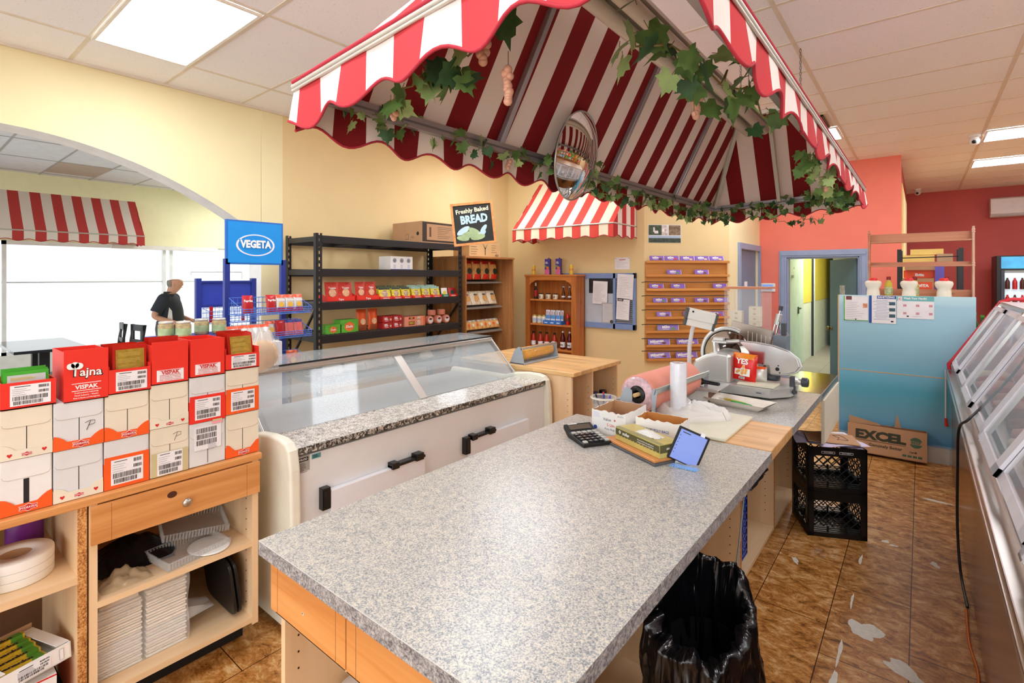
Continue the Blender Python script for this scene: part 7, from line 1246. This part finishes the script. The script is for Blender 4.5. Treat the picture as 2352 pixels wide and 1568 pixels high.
for i, (m, a, dx, dy, w_, h, lab) in enumerate(((PP, 18, -.02, .0, .36, .30, 'lilac paper sheets on the upper milk crate'), (PAPER, 30, .01, .02, .30, .28, 'white paper sheet under the brown card'), (PP, 38, .03, -.03, .3, .27, 'crooked lilac sheet sticking out under the brown card'))):
    b = MB(); b.surf(lambda u_, v_: ((u_ - .5) * w_, (v_ - .5) * h, .004 + .010 * noise.noise(V(u_ * 3 + i, v_ * 3, i)) + .006), 12, 12, m); o = b.build('paper_sheet'); o.location = (-.47 + dx, 3.83 + dy, .562 + i * .006); o.rotation_euler = (0, 0, R(a)); tag(o, lab, 'paper')
b = MB(); b.box((-.14, -.11, 0), (.14, .11, .004), KRAFT); b.M = Matrix.Translation((0, 0, .004)); b.rect(.04, .02, REDINK, -.01, .06); b.tube([(.02, .06, .001), (.05, .01, .001), (.03, -.03, .001), (.09, -.03, .001), (.08, .03, .001), (.06, .07, .001), (.02, .06, .001)], .0015, mat('dark purple ink', (70, 50, 80), .6), 4); b.lines(.05, 3, .012, REDINK, -.07, .02, 0, .002); o = b.build('cardboard_sheet'); o.location = (-.45, 3.80, .590); o.rotation_euler = (0, 0, R(17)); tag(o, 'brown card sheet with a red and purple print, topmost on the crates', 'cardboard')
# beef carton
t = thing('beef_carton', 'flattened brown beef carton with dark lettering leaning on the blue partition', 'carton', (-.53, 5.60, .0)); t.rotation_euler = (R(-6), 0, 0); b = MB(); b.box((0, 0, .03), (.57, .006, .275), KRAFT); b.M = FY(.285, -.0005, .15); GRN2 = mat('olive black ink', (58, 60, 44), .6)
b.text('EXCEL', .075, GRN2, -.045, .035, 0, .06, .40, sx=1.2); b.rect(.36, .004, GRN2, -.04, -.012); b.text('Genuinely Better', .026, GRN2, -.005, -.045, 0, .02, .24); b.lathe([(.036, 0), (.045, 0), (.045, .001)], mat('forest ink', (72, 104, 80), .6), 24, (.21, .03, 0)); b.rect(.1, .03, KRAFT, .21, .03, .0012, .0006); b.text('BEEF', .024, MC['forest ink'], .21, .03, .002, .04, .09); b.text('Cargill', .014, INK, .19, -.055, 0, .04); [b.rect(.028, .018, MC['forest ink'], .13 + i * .036, -.09) for i in range(4)]; b.build('front_face', t)
b = MB(); b.box((0, .006, .03), (.006, .14, .275), KRAFTD); b.box((.564, .006, .03), (.57, .14, .275), KRAFTD); b.box((0, .135, .03), (.57, .14, .275), KRAFTD); b.box((0, 0, .024), (.57, .14, .03), KRAFTD); b.build('carton_body', t)
b = MB(); b.M = frame((.01, .01, .275), (1, .25, 0), (0, 0, 1)); b.prism([(0, 0), (.24, 0), (.22, .02), (.0, .065)], .003, KRAFT); b.M = frame((.36, .1, .275), (.4, .1, 0), (0, 0, 1)); b.prism([(-.02, 0), (.03, 0), (.0, .12)], .004, KRAFT); b.build('flap', t)
# under the counter
t = thing('blue_basket', 'blue plastic lattice basket on the shelf under the counter', 'basket', (-.98, 2.84, .033)); BP = mat('bright blue plastic', (34, 74, 176), .35); b = MB()
b = MB(); b.box((-.03, -.0, 0), (.2, .012, .40), MAPLEZ) if False else None
for y in (.0, .28):
    for k in range(9): z = .02 + k * .042; b.box((-.02, y, z), (.2, y + .004, z + .01), BP)
    for k in range(9): x = -.02 + k * .027; b.box((x, y, 0), (x + .006, y + .004, .37), BP)
for x in (-.02, .198):
    for k in range(9): z = .02 + k * .042; b.box((x, 0, z), (x + .004, .284, z + .01), BP)
    for k in range(11): y = k * .028; b.box((x, y, 0), (x + .004, y + .006, .37), BP)
b.box((-.02, 0, 0), (.202, .284, .006), BP); b.build('lattice', t)
b = MB(); b.box((-.05, -.12, -.05), (.0, .16, 0), BLACK); [b.box((0, -.11 + i * .03, -.045), (.004, -.10 + i * .03, -.01), mat('dark grey socket', (60, 60, 64), .4)) for i in range(9)]; o = b.build('power_bar', bevel=.004); o.location = (-.60, 2.62, .870); tag(o, 'black power bar fixed under the counter edge', 'power bar')
cloth('black_bag', 'black bag stuffed on the shelf under the counter behind the crates', (-.86, 3.25, .422), .25, .4, .30, mat('black nylon', (24, 24, 26), .5), 11, 'bag')
def cable(lab, pts, r_, m, nm='cable'):
    P = [V(*p) for p in pts]; out = []
    for i in range(len(P) - 1):
        p0, p1, p2, p3 = P[max(0, i - 1)], P[i], P[i + 1], P[min(len(P) - 1, i + 2)]
        for k in range(8):
            s = k / 8; out.append(.5 * ((2 * p1) + (p2 - p0) * s + (2 * p0 - 5 * p1 + 4 * p2 - p3) * s * s + (3 * p1 - p0 - 3 * p2 + p3) * s ** 3))
    out.append(P[-1]); o_ = out[0].copy(); b = MB(); b.tube([p - o_ for p in out], r_, m, 6); o = b.build(nm); o.location = o_; return tag(o, lab, 'cable')
cable('grey cable hanging from the counter edge to the bin', [(-.64, 2.72, .86), (-.70, 2.80, .68), (-.70, 2.72, .45), (-.68, 2.50, .22), (-.70, 2.30, .12), (-.72, 2.1, .10)], .005, mat('grey cable', (150, 150, 146), .5))
cable('thin black cable arching over the black bin liner', [(-.72, 1.93, .50), (-.68, 2.0, .52), (-.64, 2.1, .35), (-.66, 2.2, .12)], .0025, INK)
cable('black power cable draped over the sliding doors of the meat counter', [(.46, 3.4, 1.42), (.41, 3.56, 1.235), (.345, 3.535, 1.115), (.265, 3.60, .97), (.185, 3.42, .905), (.152, 3.5, .83), (.150, 3.58, .6), (.150, 3.6, .3), (.16, 3.55, .08), (.175, 3.3, .02)], .0065, BLACK)
cable('orange extension cord on the floor along the meat counter', [(.17, 3.3, .01), (.165, 3.0, .01), (.18, 2.8, .01), (.17, 2.6, .01), (.18, 2.3, .01)], .005, mat('orange cord', (226, 120, 40), .5))
b = MB(); b.tube([(0, 0, .82), (.0, 0, .40)], .006, mat('clear broom handle', (206, 214, 220), .3), 8); b.tube([(0, 0, .40), (.005, 0, .33)], [.009, .013], REDINK, 10); o = b.build('hanging_brush'); o.location = (.165, 5.768, -.0); tag(o, 'clear handled brush with a red tip hanging beside the partition', 'brush')
# partition posters
def poster(x0, x1, z0, z1, lab, fn): b = MB(); b.M = FY((x0 + x1) / 2, PY - .0035, (z0 + z1) / 2); b.rect(x1 - x0, z1 - z0, PAPER); fn(b, x1 - x0, z1 - z0); return tag(b.build('notice_poster'), lab, 'poster')
def p1f(b, w_, h): b.rect(.008, h, GRN, -w_ / 2 + .006, 0, .001); b.rect(w_, .006, GRN, 0, -h / 2 + .004, .001); b.rect(.045, .035, mat('maroon photo', (120, 60, 60), .5, var=.5, scale=60), -w_ * .28, h * .42, .001); b.rect(.035, .04, mat('orange sausage picture', (220, 150, 110), .5, var=.4, scale=60), w_ * .38, h * .12, .001); b.lines(w_ * .75, 12, .017, GREYINK, -.005, h * .24, .001, .002, 4); b.lathe([(.006, 0), (.006, .001)], INK, 10, (0, -h * .44, .001))
poster(-.578, -.385, 1.205, 1.437, 'white food safety sheet with a green left edge on the blue partition', p1f)
def p2f(b, w_, h): b.rect(.02, h, BLUEINK, -w_ / 2 + .01, 0, .001); b.rect(w_ * .7, .028, BLUEINK, w_ * .15, h * .44, .001); b.text('SANITIZING', .017, WINK, w_ * .14, h * .44, .002, .03, w_ * .62); b.lines(w_ * .66, 14, .0135, mat('blue grey ink', (150, 164, 196), .6), -.005, h * .33, .001, .004, 8, False); [b.rect(.045, .03, mat('dark teal photo', (50, 90, 100), .5, var=.6, scale=60), w_ * .36, h * (.22 - .22 * i), .001) for i in range(3)]; b.rect(.02, .012, INK, w_ * .36, -h * .42, .001)
poster(-.378, -.178, 1.19, 1.445, 'SANITIZING instruction sheet in the middle of the blue partition', p2f)
def p3f(b, w_, h): b.rect(w_, h * .22, mat('teal header', (110, 184, 184), .5), 0, h * .39, .001); b.text('Wash Your Hands!', .019, WINK, 0, h * .40, .002, .03, w_ * .62); b.rect(.03, .045, PAPER, -w_ * .41, h * .36, .002); b.text('C', .022, REDINK, -w_ * .41, h * .36, .003, .02); [b.rect(.024, .020, mat('pink hand print', (206, 150, 156), .6), -w_ * .28 + i * .09, h * .08 - j * .07, .001) or b.lines(.05, 1, .01, GREYINK, -w_ * .28 + i * .09, h * .08 - .022 - j * .07, .001, .0015) for i in range(3) for j in range(2)]; b.rect(.015, .012, INK, -w_ * .2, -h * .4, .001); b.lines(.1, 1, .01, GREYINK, .03, -h * .4, .001, .002)
poster(-.172, .088, 1.245, 1.445, 'Wash Your Hands poster with a teal header on the blue partition', p3f)
# jugs and soaps
JUG = mat('milky plastic jug', (236, 226, 206), .35, var=.02); SOAP = mat('yellow dish soap', (206, 182, 60), .15)
for i, x in enumerate((-.357, -.088, .158)):
    t = bottle('milky_jug', 'milky plastic jug with a red lid, %s of three on the partition cabinet' % ['leftmost', 'middle', 'rightmost'][i], (x, 5.95, 1.421), [(.055, 0), (.05, .06), (.045, .085), (.06, .11), (.066, .135), (.06, .155), (.03, .163)], JUG, [(.034, .16), (.033, .175), (.026, .186)], mat('bright red lid', (226, 50, 48), .4), sy=.75)
for i, x in enumerate((-.243, -.047, .182)):
    bottle('dish_soap', 'yellow dish soap bottle with a dark red cap, %s of three behind the jugs' % ['leftmost', 'middle', 'rightmost'][i], (x, 6.06, 1.421), [(.03, 0), (.032, .06), (.03, .13), (.014, .16), (.013, .17)], SOAP, [(.019, .168), (.017, .198)], mat('dark red cap', (140, 24, 40), .35), [(.0325, .03), (.0318, .10)], mat('soap label', (190, 200, 150), .5, var=.4, scale=60), sy=.7)
# pine hutch
HP = wood('rosy pine', (176, 112, 78), (208, 146, 108), 'X', 1, .45, knots=True); t = thing('pine_hutch', 'open pine plate shelf standing on the blue partition cabinet', 'shelf', (0, 0, 0)); HY = 6.10
for x, m in ((-.405, HP), (.355, mat('pale turned post', (216, 180, 156), .5))): b = MB(); b.box((x, HY, 1.421), (x + .014, HY + .10, 2.05), HP); b.tube([(x + .007, HY - .006, 1.421), (x + .007, HY - .006, 2.07)], .009, m, 8); [b.ball((x + .007, HY - .006, z), .013, m, 10, 6) for z in (2.04, 2.02, 1.74, 1.72)]; b.build('side_post', t)
for z, hb in ((1.945, .075), (1.715, .03)): b = MB(); b.box((-.39, HY, z), (.355, HY + .1, z + .014), HP); b.box((-.39, HY + .088, z + .014), (.355, HY + .1, z + hb + .014), HP); b.build('shelf_board', t)
b = MB(); b.box((-.39, HY, 1.42), (.355, HY + .1, 1.435), HP); b.box((-.39, HY + .088, 1.435), (.355, HY + .1, 1.50), HP); b.build('base_board', t)
# black rack with cartons behind
t = thing('metal_rack', 'black metal rack full of cartons behind the pine hutch', 'shelving rack', (0, 0, 0))
for x in (-.215, .315):
    for y in (7.3, 7.72): b = MB(); b.box((x, y, 0), (x + .04, y + .03, 1.93), RK); b.build('post', t)
for z in (1.45, .9): b = MB(); b.box((-.2, 7.3, z - .05), (.34, 7.75, z), RK); b.build('shelf', t)
b = MB(); b.tube([(-.2, 7.31, 1.83), (.33, 7.31, 1.84)], .006, RK, 6); b.build('top_rail', t)
for i, (x0, x1, y, z0, z1, m, lab, tx) in enumerate(((-.17, .11, 7.4, 1.46, 1.60, KRAFT, 'orange and tan carton with white lettering, lowest in the black rack', 'EVITA'), (-.16, .13, 7.5, 1.605, 1.69, mat('vivid orange card', (236, 84, 40), .5), 'orange carton under the tan one in the black rack', 'Evita'), (-.15, .14, 7.45, 1.695, 1.78, KRAFT, 'tan carton on the orange one in the black rack', None), (.12, .20, 7.42, 1.46, 1.74, mat('violet card', (106, 92, 186), .5), 'violet upright carton in the black rack', None), (.14, .28, 7.6, 1.745, 1.88, mat('taupe card', (186, 154, 122), .7), 'taupe carton at the right of the rack', None), (-.17, .12, 7.62, 1.79, 1.87, mat('yellow card', (230, 200, 116), .7), 'yellow carton low in the top pile of the black rack', None), (-.10, .20, 7.65, 1.875, 1.94, MC['yellow card'], 'yellow carton on top of the black rack pile', None))):
    b = MB(); b.box((x0 - x0, 0, 0), (x1 - x0, .12, z1 - z0), m)
    if tx: b.M = FY((x1 - x0) / 2 + (.04 if i == 0 else 0), -.001, (z1 - z0) * .4); b.rect(.17, .085, mat('vivid orange card', (236, 84, 40), .5)) if i == 0 else None; b.text(tx, .03, WINK, 0, 0, .001, .06, .14)
    o = b.build('carton'); o.location = (x0, y, z0); tag(o, lab, 'carton')
# bottles behind the meat counter end
for i, (x, y, m) in enumerate(((.42, 6.9, mat('green bottle glass', (26, 100, 44), .1)), (.47, 6.8, MC['green bottle glass']), (.52, 6.9, mat('orange bottle', (236, 130, 60), .3)))): bottle('drink_bottle', ['tall green bottle behind the partition, left one', 'tall green bottle behind the partition, right one', 'orange bottle beside the two green ones'][i], (x, y, .95), [(.035, 0), (.035, .17), (.014, .23), (.013, [.3, .28, .24][i])], m, [(.015, [.29, .27, .23][i]), (.015, [.31, .29, .25][i])], GREENP)
b = MB(); b.box((0, 0, 0), (.5, .4, .95), mat('side table wood', (140, 100, 70), .5)); o = b.build('side_table'); o.location = (.39, 6.7, 0); tag(o, 'side table carrying the green bottles beyond the meat counter', 'table')
# air conditioner, drinks cooler, thermostat
t = thing('air_conditioner', 'white wall mounted air conditioner on the maroon wall', 'air conditioner', (.95, 12.3, 2.67)); b = MB(); b.M = frame((0, 0, 0), (0, 1, 0), (0, 0, 1)); ACW = mat('air conditioner white', (222, 218, 218), .4); b.prism([(.2, 0), (.02, 0), (-.04, .05), (-.05, .12), (-.04, .31), (.0, .33), (.2, .33)], .95, ACW); b.build('casing', t, bevel=.008); b = MB(); b.box((.05, -.02, .012), (.9, .03, .03), mat('louvre shade', (170, 166, 166), .5)); b.build('louvre', t)
t = thing('drinks_cooler', 'tall black drinks cooler with a blue lit header at the right edge', 'cooler', (.95, 11.4, 0)); b = MB(); b.box((0, 0, 0), (.7, .7, 1.96), BLACK); b.build('cabinet', t, bevel=.01); b = MB(); b.box((.06, -.012, 1.75), (.68, .0, 1.94), mat('blue cloud header', (70, 170, 226), .3, emis=.5, var=.45, scale=4)); b.build('header_sign', t)
b = MB(); b.box((.06, -.02, .1), (.1, 0, 1.72), mat('cooler door frame', (60, 66, 80), .4)); b.box((.62, -.02, .1), (.68, 0, 1.72), MC['cooler door frame']); b.box((.1, -.015, .1), (.62, -.01, 1.72), GLASS); b.build('door', t)
b = MB(); b.box((.08, -.008, .15), (.64, -.004, 1.68), mat('lit cooler interior', (206, 226, 240), .4, emis=.5, var=.15, scale=5)); b.build('lit_interior', t)
for k, z in enumerate((.5, .85, 1.15, 1.42)):
    for i in range(6): b = MB(); b.lathe([(.03, 0), (.03, .12), (.012, .16), (.012, .18)], [PKR, mat('cola brown', (70, 30, 24), .3)][(i + k) % 2], 10); o = b.build('soda_bottle'); o.location = (1.08 + i * .085, 11.36, z); tag(o, 'small soda bottle showing in the drinks cooler', 'bottle', 'soda bottles in the cooler')
t = thing('thermostat', 'white touch screen thermostat on the coral wall beside the doorway', 'thermostat', (-1.80, 8.418, 1.455)); b = MB(); b.box((-.10, -.025, -.065), (.10, 0, .065), WHITE); b.build('casing', t, bevel=.012, seg=3); b = MB(); b.box((-.075, -.0265, -.035), (.065, -.0255, .045), mat('blue lcd', (120, 160, 230), .3, emis=.4, var=.4, scale=40)); b.build('screen', t)
# shelves of goods on the right wall (what the mirror shows)
t = thing('wall_shelving', 'dark wooden shelving with goods behind the meat counter, seen in the mirror', 'shelving unit', (3.0, 2.0, 0)); b = MB(); b.box((-.25, -2.4, 0), (-.02, 5.0, .9), OC); b.build('base_cabinet', t)
for z in (1.1, 1.4, 1.7, 2.0, 2.3): b = MB(); b.box((-.25, -2.4, z), (-.02, 5.0, z + .025), OC); b.build('shelf', t)
for i in range(9): b = MB(); b.box((-.25, -2.4 + i * .92, .9), (-.02, -2.38 + i * .92, 2.35), OC); b.build('upright', t)
q = random.Random(31)
for z in (1.125, 1.425, 1.725, 2.025):
    y = -.3
    while y < 6.8:
        w_ = q.uniform(.1, .25); m = q.choice((PKR, YG, ORB, PKS, GRN, mat('pale blue pack', (150, 190, 220), .5), RED, PNK)); b = MB(); b.box((-.05, 0, 0), (.05, w_, q.uniform(.12, .22)), m); o = b.build('grocery_pack'); o.location = (2.85, y, z); tag(o, 'grocery pack on the dark shelving behind the meat counter', 'packet', 'packs on the shelving behind the meat counter'); y += w_ + q.uniform(.01, .2)
